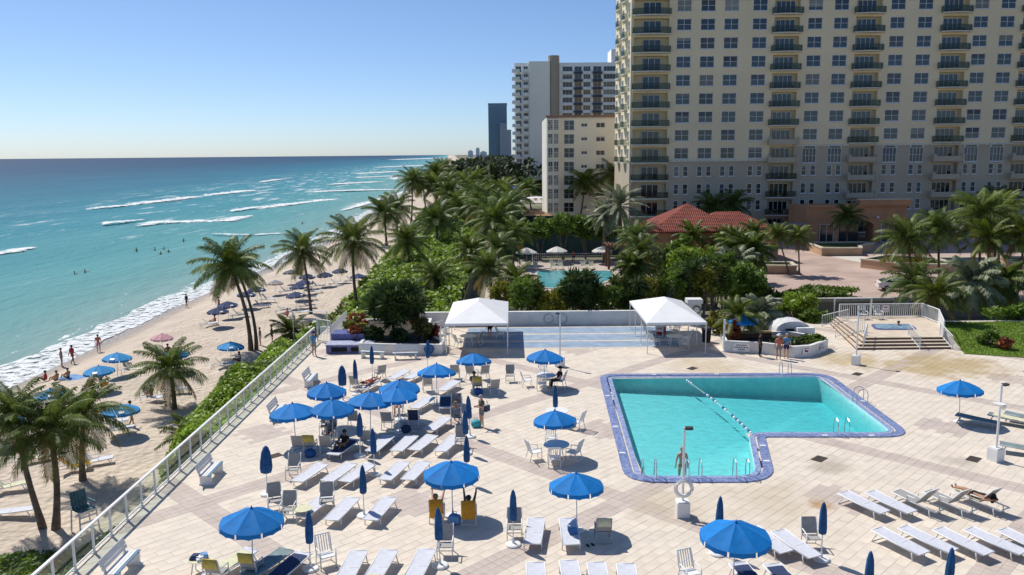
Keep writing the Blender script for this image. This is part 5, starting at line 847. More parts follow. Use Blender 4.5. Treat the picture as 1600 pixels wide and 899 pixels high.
for a in [(-23.9, 73.55, -3.5, -25.2, 4.3, 'tall leaning coconut palm on the beach, largest crown', 'coco', 1.0, .2), (-23.45, 73.7, -3.5, -24.9, 4.0, 'second trunk palm leaning beside the tallest beach palm', 'coco', .6, .16), (-22.64, 91.3, -3.5, -23.2, 3.4, 'coconut palm beside the navy umbrellas', 'coco', .95), (-16.1, 85.6, -3.5, -16.5, 5.1, 'tall coconut palm rising behind the stair fence', 'coco', 1.05, .19), (-14.35, 114.4, -2.5, -14.5, 2.2, 'coconut palm in scrub beyond the stair fence palm', 'coco', .95), (-23.8, 55.9, -3.5, -24.0, -.6, 'single low coconut palm on the sand by the dune hedge', 'coco', .74, .17), (-22.6, 37.3, -3.5, -23.3, 2.0, 'left palm of the triple group at the left edge', 'coco', .62, .15), (-21.9, 37.1, -3.5, -21.6, 1.5, 'middle palm of the triple group at left', 'coco', .66, .17), (-23.6, 43.0, -3.5, -23.2, .3, 'right palm of the triple group at left', 'coco', .68, .17), (-5.6, 108.3, -1.6, -5.5, 1.6, 'palm with bright fronds beside the green boundary fence', 'yel', .85), (-8.4, 88.8, -2.0, -8.3, .9, 'short palm in the scrub behind the round tree', 'coco', .75), (-18.4, 58.6, -3.0, -18.6, -1.9, 'low young palm sprouting at the dune hedge', 'yel', .5, .12), (-18.6, 46.0, -3.2, -18.7, -2.1, 'low yellowish young palm above the railing middle', 'yel', .62, .12), (-19.6, 72.5, -3.3, -19.8, -1.6, 'young arching palm on the beach by the gate', 'yel', .72, .12), (-17.5, 41.5, -3.3, -17.7, -2.6, 'small spiky palm in the sand by the railing', 'yel', .4, .1)]: palm(*a, group=BPG)
FPL = [(-21.3, 253, -3, -21.1, 9.5), (-23.6, 227, -3, -24.3, 6.2), (-16.5, 226, -2, -17.2, 6.2), (-10.7, 215, -1.5, -11.4, 6.2), (-4.6, 204, -1.5, -4.5, 3.5), (.1, 172, -1.5, .15, 4.6), (-25.2, 181, -3.3, -25.1, 2.6), (-24.5, 161, -3.3, -24.7, 2.8), (-10, 172, -2, -10.3, 3.2), (-8.6, 226, -1.5, -9.3, 7.2), (-25, 206, -3.3, -24.4, 7.6), (-22, 240, -3, -21.8, 8.6), (-1.4, 204, -1.5, -2.2, 5), (5.7, 236, -1.5, 4.8, 4.2), (-3.5, 150, -1.5, -3.4, 4.6), (-1.0, 143, -1.5, -1.2, 4.3), (-5.5, 160, -1.5, -5.8, 4.6), (-14, 195, -2, -14.3, 5.2), (-18.5, 205, -2.6, -18.5, 6.4), (-2.5, 128, -1.5, -2.4, 3.8), (-8, 186, -1.6, -8, 5.2), (-12.5, 140, -2.4, -12.6, 3.0)]
FPL.sort(key=lambda p: p[0] / p[1])
for i, p in enumerate(FPL): palm(*p, 'far coconut palm in the beachside grove, ' + (ordn(i, len(FPL)) if i < 20 or i == len(FPL) - 1 else 'next to the rightmost'), 'coco' if i % 3 else 'deep', 1.35, .22, group='palms in the beachside grove')
for a in [(15.7, 116.4, -1.5, 15.2, 6.6, 'big silvery date palm by the tiled-roof clubhouse', 'date', 1.1, .34), (13.4, 117.5, -1.5, 13.2, 5.2, 'second date palm trunk left of the silvery one', 'date', .8, .3), (15.1, 184, -1.5, 16.3, 7.5, 'leaning palm in front of the cream apartment block', 'deep', 1.3, .22), (22.5, 186, -1.5, 22.8, 9.5, 'tall palm beside the cream apartment block', 'deep', 1.3, .22), (24.4, 110, -1.5, 24.2, 3.0, 'fan palm before the clubhouse wall, left', 'yel', .9), (29, 110.5, -1.5, 28.9, 2.6, 'palm in front of the clubhouse roof middle', 'coco', .72), (33, 113, -1.5, 33.2, 3.0, 'palm in front of the clubhouse roof right', 'deep', .75), (27.2, 99, -1.5, 27, 3.2, 'pale fan palm in the thicket left of the court', 'fan', 1.15, .2), (24.3, 85.8, -1.5, 23.6, 2.2, 'pale fan palm in the thicket behind the bar, front', 'fan', 1.2, .22), (27.5, 89.7, -1.5, 26.2, 3.4, 'pale fan palm in the thicket behind the bar, rear', 'fan', 1.2, .22), (35.2, 103.9, -1.3, 33.6, 3.6, 'thin palm in court planter, left one', 'coco', .62, .11), (36.5, 103.8, -1.3, 36.1, 3.4, 'thin palm in court planter, right one', 'coco', .6, .11), (54.3, 133, -1.5, 54.2, 3.6, 'palm before the orange entrance pavilion', 'deep', .85), (43, 86.8, -1.5, 41.6, 4.7, 'coconut palm at the retaining wall, left one', 'coco', .95), (46.3, 87.9, -1.5, 45.8, 5.6, 'straight palm at the retaining wall, second', 'deep', .9), (50.5, 88.5, -1.5, 50.2, 7.0, 'tall palm at the retaining wall, third', 'coco', 1.05), (49.6, 84.3, -3.2, 49.1, 4.9, 'yellowing palm at the right edge, left one', 'yel', .95), (51.9, 84.0, -3.2, 52.2, 5.3, 'yellowing palm at the right edge, right one', 'yel', 1.), (57.8, 97, -1.5, 57.4, 6.4, 'palm behind the yellowing pair at right edge', 'coco', 1.), (35.2, 66.9, -.2, 34.8, 2.4, 'bushy fan palm right of the spa fence', 'yel', .78), (37.1, 75, -3.2, 37.1, 2.0, 'dark bushy palm behind the spa', 'deep', .85), (40.5, 72, -3.2, 40.6, 2.6, 'pale fan palm right of the dark bushy one', 'fan', 1.25, .2), (44.3, 74, -3.2, 44.4, 2.2, 'fan palm at the right edge above the lawn', 'fan', 1.15, .2), (16.3, 59.2, .3, 16.5, 2.2, 'small palm growing in the bar planter', 'yel', .6, .1), (19.4, 63.5, -.2, 19.4, 1.4, 'dark fan palm behind the bar hut', 'fan', .85, .14), (61.0, 108, -1.5, 61.2, 5.5, 'palm on the court island, left one', 'deep', 1.), (66, 112, -1.5, 66.1, 6.0, 'palm on the court island, right one', 'coco', 1.05), (40, 150, -1.5, 40.2, 4.6, 'dark palm against the tower base, left', 'deep', 1.1), (36.5, 150, -1.5, 36.3, 4.2, 'dark palm against the tower base, far left', 'deep', 1.1), (.4, 76, -1.5, .4, 2.4, 'small palm behind the back wall by the left tent', 'yel', .75, .13), (-2.2, 82, -1.5, -2.3, 2.6, 'palm between the fence and the screen trees', 'coco', .8), (12.6, 84, -1.5, 12.5, 2.4, 'palm right of the small wading pool', 'fan', 1.0, .16), (14.6, 92, -1.5, 14.7, 3.0, 'palm beside the neighbouring pool terrace, nearer', 'coco', .8), (15.8, 103, -1.5, 15.6, 3.6, 'palm beside the neighbouring pool terrace, farther', 'deep', .85), (-1.6, 97, -1.5, -1.5, 3.0, 'palm at the left side of neighbouring terrace', 'deep', .85), (.2, 113, -1.5, .3, 3.2, 'palm left of the white terrace umbrellas', 'coco', .85), (87, 148, -1.5, 87, 4.8, 'dark palm against the tower base, right', 'deep', 1.1)]: palm(*a)

def leafcloud(n, rad, size, seed, strap=1., shell=.55, flat=.0, up=0., clumps=14, radial=False):
    """n leaf faces spread in lumpy clumps through an ellipsoid"""
    r = np.random.default_rng(seed); cl = r.normal(size=(clumps, 3)); cl /= np.linalg.norm(cl, axis=1)[:, None]; cl *= (shell + (1 - shell) * r.random((clumps, 1))) * .8
    k = r.integers(0, clumps, n); d = r.normal(size=(n, 3)); d /= np.linalg.norm(d, axis=1)[:, None]; p = cl[k] + d * (.12 + .26 * r.random((n, 1))); p *= np.array(rad)
    nrm = r.normal(size=(n, 3)); nrm += np.array([0, 0, .9 + up]); nrm /= np.linalg.norm(nrm, axis=1)[:, None]; a = np.cross(nrm, r.normal(size=(n, 3))); a /= np.linalg.norm(a, axis=1)[:, None]; b = np.cross(nrm, a); s = size * (.6 + .8 * r.random((n, 1)))
    if radial:
        a = d + r.normal(size=(n, 3)) * .15 + np.array([0, 0, .25]); a /= np.linalg.norm(a, axis=1)[:, None]; b = np.cross(a, r.normal(size=(n, 3))); b /= np.linalg.norm(b, axis=1)[:, None]; p = cl[k] * np.array(rad) + a * s * strap * .9; b = b * .45
    V = np.concatenate([p - a * s * strap, p + b * s * .5, p + a * s * strap, p - b * s * .5], 1).reshape(-1, 3); F = np.arange(4 * n).reshape(-1, 4); return V, F
def vf_mesh(name, V, F, m):
    me = bpy.data.meshes.new(name); me.from_pydata(V.tolist(), [], F.tolist()); me.materials.append(m); return me
def stems(h, spread, n, r, seed, m=BARK2):
    rg = random.Random(seed); mb = MB()
    for i in range(n): a = rg.uniform(0, 6.28); q = rg.uniform(.3, 1) * spread; mb.tube([(0.08 * math.cos(a), .08 * math.sin(a), -.1), (q * .35 * math.cos(a), q * .35 * math.sin(a), h * .45), (q * math.cos(a), q * math.sin(a), h)], [r, r * .75, r * .35], 6)
    return mb.mesh('trunk', m, True)
def bush(name, x, y, z, rad, m, label, cat, n=900, size=.16, trunk=.0, strap=1., seed=1, group=None, cz=None, nst=4, clumps=16, radial=False):
    o = empty(name, (x, y, z), 0, label, cat, group); cz = cz if cz is not None else trunk + rad[2] * .9
    V, F = leafcloud(n, rad, size, seed, strap, clumps=clumps, radial=radial); link('crown', vf_mesh('crown', V + np.array([0, 0, cz]), F, m), o); link('trunk', stems(cz, rad[0] * .6, nst, .05 + .02 * rad[0], seed), o); return o
bush('round_tree', -8.7, 60.6, .55, (2.5, 2.3, 1.75), LEAF2, 'big dark round tree in the white planter', 'tree', 7500, .26, 1.3, 1.6, 3, cz=2.5, nst=3, clumps=90, radial=True)
for i, (x, y, z, rd, m, lb, n) in enumerate([(-12.0, 61.6, .5, (.9, .9, .8), LEAF3, 'yellow-green croton shrub by the mosaic fountain', 700), (-11.5, 59.6, .5, (.7, .6, .7), LEAF4, 'red croton shrub right of the mosaic fountain', 600), (-12.2, 63.6, .5, (.9, .9, .8), LEAF4, 'red croton shrub behind the yellow-green croton', 600), (-10.2, 59.6, .5, (.9, .8, .75), LEAF2, 'dark green shrub beneath the round tree, left', 700), (-6.6, 59.1, .5, (.8, .8, 1.0), mat('olive_leaf', (.13, .14, .03), .5, .3, .8, trans=.2), 'olive-green shrub at the right end of white planter', 700), (-5.8, 60.0, .4, (.5, .5, .8), LEAF4, 'red croton shrub beside the white tent', 400), (-8.3, 59.0, .5, (.8, .6, .6), LEAF2, 'dark green shrub beneath the round tree, right', 600), (-7.4, 63.6, .5, (.9, .9, 1.2), LEAF4, 'red croton shrub behind the round tree', 500), (16.0, 58.1, .5, (.4, .4, .9), LEAF4, 'tall red croton shrub in the bar planter', 400), (21.3, 57.3, .5, (1.1, .8, .35), LEAF5, 'low green shrub in the bar planter, right', 500), (19.5, 57.0, .5, (1.3, .8, .35), LEAF2, 'low dark shrub in the bar planter, middle', 500), (16.0, 63.2, -.05, (1.0, .9, 1.0), LEAF3, 'yellow-green shrub behind the right tent', 700), (34.9, 57.0, 0, (.6, .6, .5), LEAF4, 'red croton shrub at the lawn corner', 300), (34.4, 58.3, 0, (.9, .9, .7), LEAF5, 'green shrub at the right side of spa steps', 500), (25.2, 67.3, -.6, (1.6, .8, 1.0), LEAF5, 'green shrub at the left back of the spa', 700), (44, 67.8, -.6, (5, 1, 1.1), LEAF5, 'long hedge behind the lawn', 2400), (27.9, 79.0, -3.2, (2.7, 2.4, 2.1), LEAF1, 'large round sea grape bush before the retaining wall', 2600), (33.2, 87.3, -1.5, (4.2, 2.4, .75), LEAF5, 'clipped hedge mound beside the motor court', 2200), (27.5, 87.0, -1.5, (3.5, 1.5, .8), LEAF5, 'low hedge on the retaining wall, left', 1500), (20.5, 71.0, -1.5, (1.6, 1.4, 1.6), LEAF2, 'dark shrub behind the bar hut', 1200)]): bush('shrub', x, y, z, rd, m, lb, 'shrub', n, .14 if rd[0] < 1.5 else .2, 0, 1.3, 40 + i, cz=rd[2] * .85)
# screen of screw pines and sea grapes behind the back wall
SC = [(.9, 69.6, 3.0, 0), (2.2, 70.2, 2.6, 3), (3.4, 69.4, 2.2, 1), (4.4, 70.4, 2.5, 0), (5.4, 69.5, 3.3, 2), (6.3, 69.9, 3.0, 2), (7.5, 70.2, 2.3, 3), (8.4, 69.5, 2.5, 0), (9.4, 70.3, 2.9, 3), (10.4, 69.4, 2.7, 2), (11.6, 70.0, 2.9, 1), (12.7, 70.6, 3.1, 3), (13.9, 70.0, 3.4, 0), (15.2, 70.6, 3.6, 2), (16.5, 70.2, 3.4, 1), (17.6, 71.3, 3.8, 3), (18.8, 72.2, 3.9, 0), (-.9, 71.8, 2.4, 1), (1.6, 73.5, 2.6, 1)]; SC.sort(key=lambda p: p[0] / p[1])
for i, (x, y, h, k) in enumerate(SC):
    h *= 1.8
    m = (LEAF5, LEAF3, LEAF2, mat('olive_green_leaf', (.11, .15, .025), .5, .35, .8, trans=.25))[k]
    bush('screen_tree', x, y, -1.5, (1.3, 1.2, h * .36), m, ('leafy green', 'yellow-green', 'dark spiky', 'olive green')[k] + ' screen tree behind the white back wall, ' + ordn(i, len(SC)), 'tree', 2000 if k != 2 else 1700, .2 if k != 2 else .22, 0, 1.3 if k != 2 else 2.0, 70 + i, 'screen trees behind the back wall', cz=h * .68 + .1, nst=6, clumps=34 if k != 2 else 24, radial=True)
for i, (x, y, h, rr) in enumerate([(4.2, 121.5, 6.6, 2.6), (7.6, 121.0, 7.2, 2.9), (11.0, 121.5, 6.8, 2.6), (13.8, 122.5, 5.6, 2.2), (1.6, 122.5, 4.8, 1.8)]): bush('garden_tree', x, y, -1.5, (rr, rr * .9, h * .3), LEAF5, 'round green tree along the tennis court fence, ' + ordn(sorted([4.2, 7.6, 11.0, 13.8, 1.6]).index(x), 5), 'tree', 2200, .22, 0, 1.2, 120 + i, 'trees along the tennis court', cz=h * .72, nst=4, clumps=26)
TH = [(17.5, 84, 4.6), (20.5, 82, 5.6), (19, 92, 5.6), (22.5, 78.5, 5.2), (15.5, 80, 4.2), (22.8, 96, 5.6), (21, 103, 5.4), (17.2, 99, 4.2)]
for i, (x, y, h) in enumerate(TH): bush('thicket_tree', x, y, -1.5, (2.3, 2.1, h * .4), (LEAF5, LEAF2, LEAF1)[i % 3], ('mid green', 'dark green', 'bright green')[i % 3] + ' tree in the thicket right of neighbour pool, ' + ORD[i] + ' of eight', 'tree', 2000, .22, 0, 1.2, 150 + i, 'thicket trees', cz=h * .6, clumps=24)

# dune scrub: one leafy mass along the railing and behind the beach
def edge(Y): return float(np.interp(Y, [26, 33, 35, 36.8, 40, 42, 44, 50, 57, 62, 66, 70, 80, 99, 144, 223, 300], [-25, -24, -20.5, -16.9, -16.9, -18.6, -19.9, -20.9, -22, -21.7, -20.6, -19.8, -19.5, -20, -22, -25.5, -30]))
def inner(Y): return -15.4 if Y < 67.5 else float(np.interp(Y, [67.5, 70, 72, 300], [-13.6, -10, -5.2, -5.2]))
def scrub_z(x, Y):
    e, i_ = edge(Y), inner(Y); t = (x - e) / max(.1, i_ - e); 
    if t < 0 or t > 1: return None
    b = -3.5 + min(1, t * 3.2) * (2.25 if Y < 67 else 1.9 + 1.2 * t); 
    if Y < 42: b = -3.5 + min(1, t * 2) * .9
    return b + .35 * math.sin(x * 1.3 + Y * .7) * min(1, 3 * t) + .3 * math.sin(x * .6 - Y * .45)
mm = MB(); Ys = [41 + 1.2 * i for i in range(47)] + [98 + 4 * i for i in range(50)]; nx = 12
for Y in Ys:
    for j in range(nx): t = j / (nx - 1); x = edge(Y) + (inner(Y) - edge(Y)) * t; mm.v.append((x, Y, (scrub_z(x + (1e-4 if j == 0 else -1e-4 if j == nx - 1 else 0), Y) or -3.5) - .25 - (.5 if j == 0 else 0)))
for i in range(len(Ys) - 1):
    for j in range(nx - 1): mm.f.append((i * nx + j, i * nx + j + 1, (i + 1) * nx + j + 1, (i + 1) * nx + j)); mm.m.append(0)
tag(link('dune_bank', mm.mesh('dune_bank', mat('scrub_floor', (.06, .10, .018), .95, .3, 1.2))), kind='structure')
def scrub(name, n, y0, y1, size, m, label, seed, dz=.35, test=None):
    r = np.random.default_rng(seed); P = []
    while len(P) < n:
        Y = r.uniform(y0, y1); x = r.uniform(edge(Y), inner(Y)); z = scrub_z(x, Y)
        if z is None or (test and not test(x, Y)): continue
        P.append((x, Y, z + r.uniform(-.25, dz)))
    P = np.array(P); nrm = r.normal(size=(n, 3)) * .7 + np.array([-.2, -.1, 1]); nrm /= np.linalg.norm(nrm, axis=1)[:, None]; a = np.cross(nrm, r.normal(size=(n, 3))); a /= np.linalg.norm(a, axis=1)[:, None]; b = np.cross(nrm, a); s = size * (.6 + .8 * r.random((n, 1)))
    V = np.concatenate([P - a * s, P + b * s * .8, P + a * s, P - b * s * .8], 1).reshape(-1, 3); return tag(link(name, vf_mesh(name, V, np.arange(4 * n).reshape(-1, 4), m)), label, 'scrub', kind='stuff')
scrub('dune_hedge', 22000, 41, 67, .12, LEAF1, 'bright green sea grape hedge outside the glass railing', 1, .4); scrub('dune_hedge', 6000, 41, 67, .11, LEAF5, 'darker leaves in the hedge outside the glass railing', 2, .15); scrub('dune_creeper', 7000, 27, 36.5, .12, LEAF5, 'low green creeper at the bottom left outside the railing', 3, .2)
scrub('sea_grape_scrub', 26000, 68, 160, .24, LEAF1, 'broad bright green sea grape scrub behind the beach', 4, .7); scrub('sea_grape_scrub', 9000, 68, 160, .24, LEAF5, 'darker leaves within the broad beach scrub', 5, .4); scrub('far_scrub', 8000, 160, 260, .4, LEAF5, 'scrub under the far palm grove', 6, 1.2)
scrub('dry_grass_tuft', 2500, 72, 95, .2, DRY, 'dry straw-coloured grass at the dune edge', 8, .6, test=lambda x, Y: x < edge(Y) + 2.2)
# far palm belt seen as one mass
r = np.random.default_rng(21); VV = []; n_ = 520
for i in range(n_):
    Y = 300 * (3.2 ** r.random()); x = r.uniform(-30 - (Y - 300) * .03, 22); z = -1.5 + r.uniform(4, 11) + (2 if x > -20 else 0)
    k = 34; a = r.uniform(0, 6.28, k); e = r.uniform(-.7, 1.1, k); L = r.uniform(2.8, 4.4, k); d = np.stack([np.cos(a) * np.cos(e), np.sin(a) * np.cos(e), np.sin(e)], 1); c = np.array([x, Y, z]); w = np.stack([-np.sin(a), np.cos(a), np.zeros(k)], 1) * .45
    m1 = c + d * L[:, None] * .55 + np.array([0, 0, .1]); en = c + d * L[:, None] - np.array([0, 0, 1.0]) ; VV.append(np.concatenate([np.repeat(c[None], k, 0), m1 + w, en, m1 - w], 1).reshape(-1, 3))
VV = np.concatenate(VV); tag(link('far_palm_belt', vf_mesh('far_palm_belt', VV, np.arange(len(VV)).reshape(-1, 4), mat('far_palm_leaf', (.045, .075, .022), .6, .4, .12, trans=.2))), 'dense dark palm grove far along the shore', 'grove', kind='stuff')
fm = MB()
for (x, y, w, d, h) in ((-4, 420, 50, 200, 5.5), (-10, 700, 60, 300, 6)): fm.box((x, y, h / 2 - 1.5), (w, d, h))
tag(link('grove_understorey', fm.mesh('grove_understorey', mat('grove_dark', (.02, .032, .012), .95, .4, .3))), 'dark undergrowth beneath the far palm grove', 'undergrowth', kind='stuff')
# ================================================================== BUILDINGS
def fmat(x, y, z, rz=0.): return Matrix.Translation((x, y, z)) @ Matrix.Rotation(rz, 4, 'Z')
FRAME = mat('window_frame_white', (.80, .80, .79), .5); RAILG = mat('balcony_rail', (.05, .06, .055), .4, .1); RGL = glassmat('balcony_glass', (.42, .50, .46))
def win_mesh(w, h, nx=2, nz=2, fr=.09, sill=True):
    mb = MB(); z0 = 0
    mb.box((0, 0, fr / 2), (w, .12, fr)).box((0, 0, h - fr / 2), (w, .12, fr))
    for i in range(nx + 1): x = -w / 2 + fr / 2 + (w - fr) * i / nx; mb.box((x, 0, h / 2), (fr if i in (0, nx) else fr * .8, .11, h - 2 * fr))
    for k in range(1, nz): mb.box((0, -.002, h * (k / nz)), (w - 2 * fr, .10, fr * .6))
    if sill: mb.box((0, -.12, -.06), (w + .2, .3, .12))
    return mb
wcache = {}; wrg = random.Random(31); BLN1 = mat('pale_blind', (.30, .29, .26), .8, rand=.2); BLN2 = mat('tinted_blind', (.10, .11, .12), .4, rand=.3)
def window(o, x, y, z, w, h, nx=2, nz=2, rz=0., fm=None, deep=.14, sill=True):
    key = (round(w, 2), round(h, 2), nx, nz, sill, fm)
    if key not in wcache: wcache[key] = (win_mesh(w, h, nx, nz, sill=sill).mesh('window', fm or FRAME), MB().add([(-w / 2, .03, 0), (w / 2, .03, 0), (w / 2, .03, h), (-w / 2, .03, h)], [(0, 1, 2, 3)]).mesh('pane', WINGL))
    d = Vector((0, deep, 0)); d.rotate(Matrix.Rotation(rz, 3, 'Z')); q = link('window', wcache[key][0], o, Vector((x, y, z)) + d, rz); link('pane', wcache[key][1], q); t = wrg.random()
    if t < .42 and w > .8:
        f = wrg.choice((.3, .45, .7, 1.)); bk = (round(w, 2), round(h, 2), f, t < .14)
        if bk not in wcache: wcache[bk] = MB().add([(-w / 2 + .05, .024, h * (1 - f)), (w / 2 - .05, .024, h * (1 - f)), (w / 2 - .05, .024, h - .04), (-w / 2 + .05, .024, h - .04)], [(0, 1, 2, 3)]).mesh('blind', BLN1 if t < .14 else BLN2)
        link('blind', wcache[bk], q)
    return q
TOWU = mat('tower_cream', (.90, .73, .48), .85, .05, .08, .1, 3); TOWL = mat('tower_taupe', (.54, .45, .33), .85, .06, .1, .1, 3); TOWT = mat('tower_trim', (.74, .68, .55), .8)
TY = 155.; TX0 = 22.0; BZ0 = -1.5
tw = empty('apartment_tower', (TX0, TY, BZ0), 0, 'tall cream and taupe apartment tower with stacked balconies', 'building')
X = lambda v: v - TX0; Z = lambda v: v - BZ0
st = 3.29; ztop = 56.
wc = [31.6, 35.9, 40.15, 45.3, 55.3, 60.0, 70.2, 75.2, 85.3, 90.1, 100, 104.5]; bc = [50.2, 65.0, 80.7, 95.2]; rowz = [13.85 + st * k - 1.02 for k in range(13)]
holes_u = [(X(c) - 1.32, X(c) + 1.32, Z(z), Z(z) + 2.04) for c in wc for z in rowz] ; BW = 5.6
def floors(): return [10.62 - 2 * st + st * k for k in range(16)]
bal_rows = [-.95 + st * k for k in range(17)]
bal_holes = [(X(c) - 2.3, X(c) + 2.3, Z(max(z + .1, BZ0 + .05)), Z(z) + 2.75, 1.3) for c in bc for z in bal_rows]
corner_holes = [(.5, 6.9, Z(max(z + .1, BZ0 + .05)), Z(z) + 2.75, 1.5) for z in bal_rows]
zsplit = lambda x: 15.1 if x > 52.5 else 12.5
# lower storeys: narrow window pairs, arched windows on the right
lowh = []
for c in wc:
    for zc in (10.55, 7.25, 4.2):
        for s in (-1, 1): lowh.append((X(c) + s * .85 - .48, X(c) + s * .85 + .48, Z(zc) - .95, Z(zc) + .95, .2))
arch = [(X(c) - 1.3, X(c) + 1.3, Z(11.9), Z(14.6), .2) for c in wc if c > 52.5]
W_ = 90.
def pick(hs, z0, z1, xa, xb): return [h for h in hs if h[0] >= xa - .01 and h[1] <= xb + .01 and h[2] >= z0 - .01 and h[3] <= z1 + .01]
def clipz(hs, z0, z1, xa, xb):
    out = []
    for h in hs:
        if h[0] < xa - .01 or h[1] > xb + .01: continue
        a, b = max(h[2], z0), min(h[3], z1)
        if b - a > .05: out.append((h[0], h[1], a, b) + tuple(h[4:]))
    return out
I4 = Matrix.Identity(4); up = MB(); lo = MB()
for (xa, xb, zs) in ((0, 30.5, 12.5), (30.5, W_, 15.1)):
    H = clipz([h for h in holes_u if not (xa > 20 and h[2] < Z(15.2))] + bal_holes + corner_holes, Z(zs), Z(ztop), xa, xb); wall_grid(I4, xb, Z(ztop), H, .25, 0, up, xa, Z(zs))
    H = clipz(lowh + (arch if xa > 20 else []) + bal_holes + corner_holes, 0, Z(zs), xa, xb); wall_grid(I4, xb, Z(zs), H, .25, 0, lo, xa, 0)
# left face and top
up.add([(0, 0, Z(12.5)), (0, 22, Z(12.5)), (0, 22, Z(ztop)), (0, 0, Z(ztop))], [(0, 3, 2, 1)]).add([(0, 0, Z(ztop)), (W_, 0, Z(ztop)), (W_, 22, Z(ztop)), (0, 22, Z(ztop))], [(0, 1, 2, 3)]).add([(0, 22, 0), (W_, 22, 0), (W_, 22, Z(ztop)), (0, 22, Z(ztop))], [(0, 1, 2, 3)]).add([(W_, 0, 0), (W_, 22, 0), (W_, 22, Z(ztop)), (W_, 0, Z(ztop))], [(0, 1, 2, 3)])
lo.add([(0, 0, 0), (0, 22, 0), (0, 22, Z(12.5)), (0, 0, Z(12.5))], [(0, 3, 2, 1)])
link('upper_wall', up.mesh('upper_wall', TOWU), tw); link('lower_wall', lo.mesh('lower_wall', TOWL), tw)
link('string_course', MB().box((15.2, -.1, Z(12.45)), (30.6, .3, .3)).box((60, -.1, Z(15.1)), (59.2, .3, .3)).mesh('string_course', TOWT), tw)
for c in wc:
    for z in rowz:
        if c > 52.5 and z < 15.2: continue
        if z > 47: continue
        window(tw, X(c), 0, Z(z), 2.64, 2.04)
    for zc in (10.55, 7.25, 4.2):
        for s in (-1, 1): window(tw, X(c) + s * .85, 0, Z(zc) - .95, .96, 1.9, 1, 2, sill=True, deep=.1)
    if c > 52.5:
        q = window(tw, X(c), 0, Z(11.9), 2.6, 2.7, 4, 2, deep=.1); am = MB(); n = 10
        for i in range(n): a0, a1 = math.pi * i / n, math.pi * (i + 1) / n; am.add([(1.35 * math.cos(a0), -.16, 2.7 + .75 * math.sin(a0)), (1.35 * math.cos(a1), -.16, 2.7 + .75 * math.sin(a1)), (1.12 * math.cos(a1), -.16, 2.7 + .58 * math.sin(a1)), (1.12 * math.cos(a0), -.16, 2.7 + .58 * math.sin(a0))], [(0, 1, 2, 3)])
        link('arch_trim', am.mesh('arch_trim', FRAME), q); fanm = MB().add([(1.12 * math.cos(math.pi * i / n), -.155, 2.7 + .58 * math.sin(math.pi * i / n)) for i in range(n + 1)], [tuple(range(n + 1))]); link('fanlight', fanm.mesh('fanlight', WINGL), q)
def balcony_meshes(w, dep, parapet, side=True):
    k = 9; out = [(-w / 2 + w * i / k, -dep * (.55 + .45 * math.sin(math.pi * i / k)) if not parapet else -dep) for i in range(k + 1)]
    slab = MB().prism([(w / 2, 1.2), (-w / 2, 1.2)] + out, -.18, .04).mesh('balcony', TOWT if not parapet else TOWL)
    rl = MB()
    if parapet:
        rl.prism([(-w / 2 - .15, .2), (-w / 2 - .15, -dep - .1), (w / 2 + .15, -dep - .1), (w / 2 + .15, .2), (w / 2 - .1, .2), (w / 2 - .1, -dep + .12), (-w / 2 + .1, -dep + .12), (-w / 2 + .1, .2)], -.2, .75)
        for sx in (-1, 1): rl.box((sx * w / 2, -dep, .45), (.5, .4, 1.4))
        rail_ = rl.mesh('parapet', TOWL)
    else:
        pts = [(-w / 2, 0)] + out + [(w / 2, 0)]
        for zz in (1.08, .12): rl.tube([(p[0], p[1], zz) for p in pts], .035, 4)
        for (a, b) in zip(pts, pts[1:]):
            for t in (0, .5): x, y = a[0] + (b[0] - a[0]) * t, a[1] + (b[1] - a[1]) * t; rl.box((x, y, .58), (.035, .035, 1.0))
        rail_ = rl.mesh('railing', RAILG)
    gl = MB(); pts = [(-w / 2, 0)] + out + [(w / 2, 0)]
    for a, b in zip(pts, pts[1:]): gl.add([(a[0], a[1], .14), (b[0], b[1], .14), (b[0], b[1], 1.05), (a[0], a[1], 1.05)], [(0, 1, 2, 3)])
    return slab, rail_, gl.mesh('glass_guard', RGL)
BMS = balcony_meshes(5.4, 1.3, False); BMP = balcony_meshes(5.2, 1.2, True); BMC = balcony_meshes(6.8, 1.4, False)
def door_mesh(w, h, n):
    mb = MB(); mb.box((0, 0, h - .05), (w, .1, .1)).box((0, 0, .05), (w, .1, .1))
    for i in range(n + 1): mb.box((-w / 2 + w * i / n, 0, h / 2), (.09, .1, h - .2))
    return mb.mesh('sliding_door', FRAME), MB().add([(-w / 2, .03, 0), (w / 2, .03, 0), (w / 2, .03, h), (-w / 2, .03, h)], [(0, 1, 2, 3)]).mesh('pane', WINGL)
DM = door_mesh(3.4, 2.45, 4); DMC = door_mesh(3.2, 2.45, 3); BACKU = MB().add([(-2.35, 1.3, -.3), (2.35, 1.3, -.3), (2.35, 1.3, 3.2), (-2.35, 1.3, 3.2)], [(0, 1, 2, 3)]).mesh('recess_wall', TOWU); BACKC = MB().add([(-3.3, 1.5, -.3), (3.3, 1.5, -.3), (3.3, 1.5, 3.2), (-3.3, 1.5, 3.2)], [(0, 1, 2, 3)]).mesh('recess_wall', TOWU); rgb = random.Random(5)
FURN = MB().box((0, 0, .35), (.6, .6, .06)).tube([(0, 0, 0), (0, 0, .35)], .03, 5).box((.8, 0, .25), (.5, .5, .5)).mesh('balcony_furniture', mat('balcony_dark', (.05, .05, .05), .7))
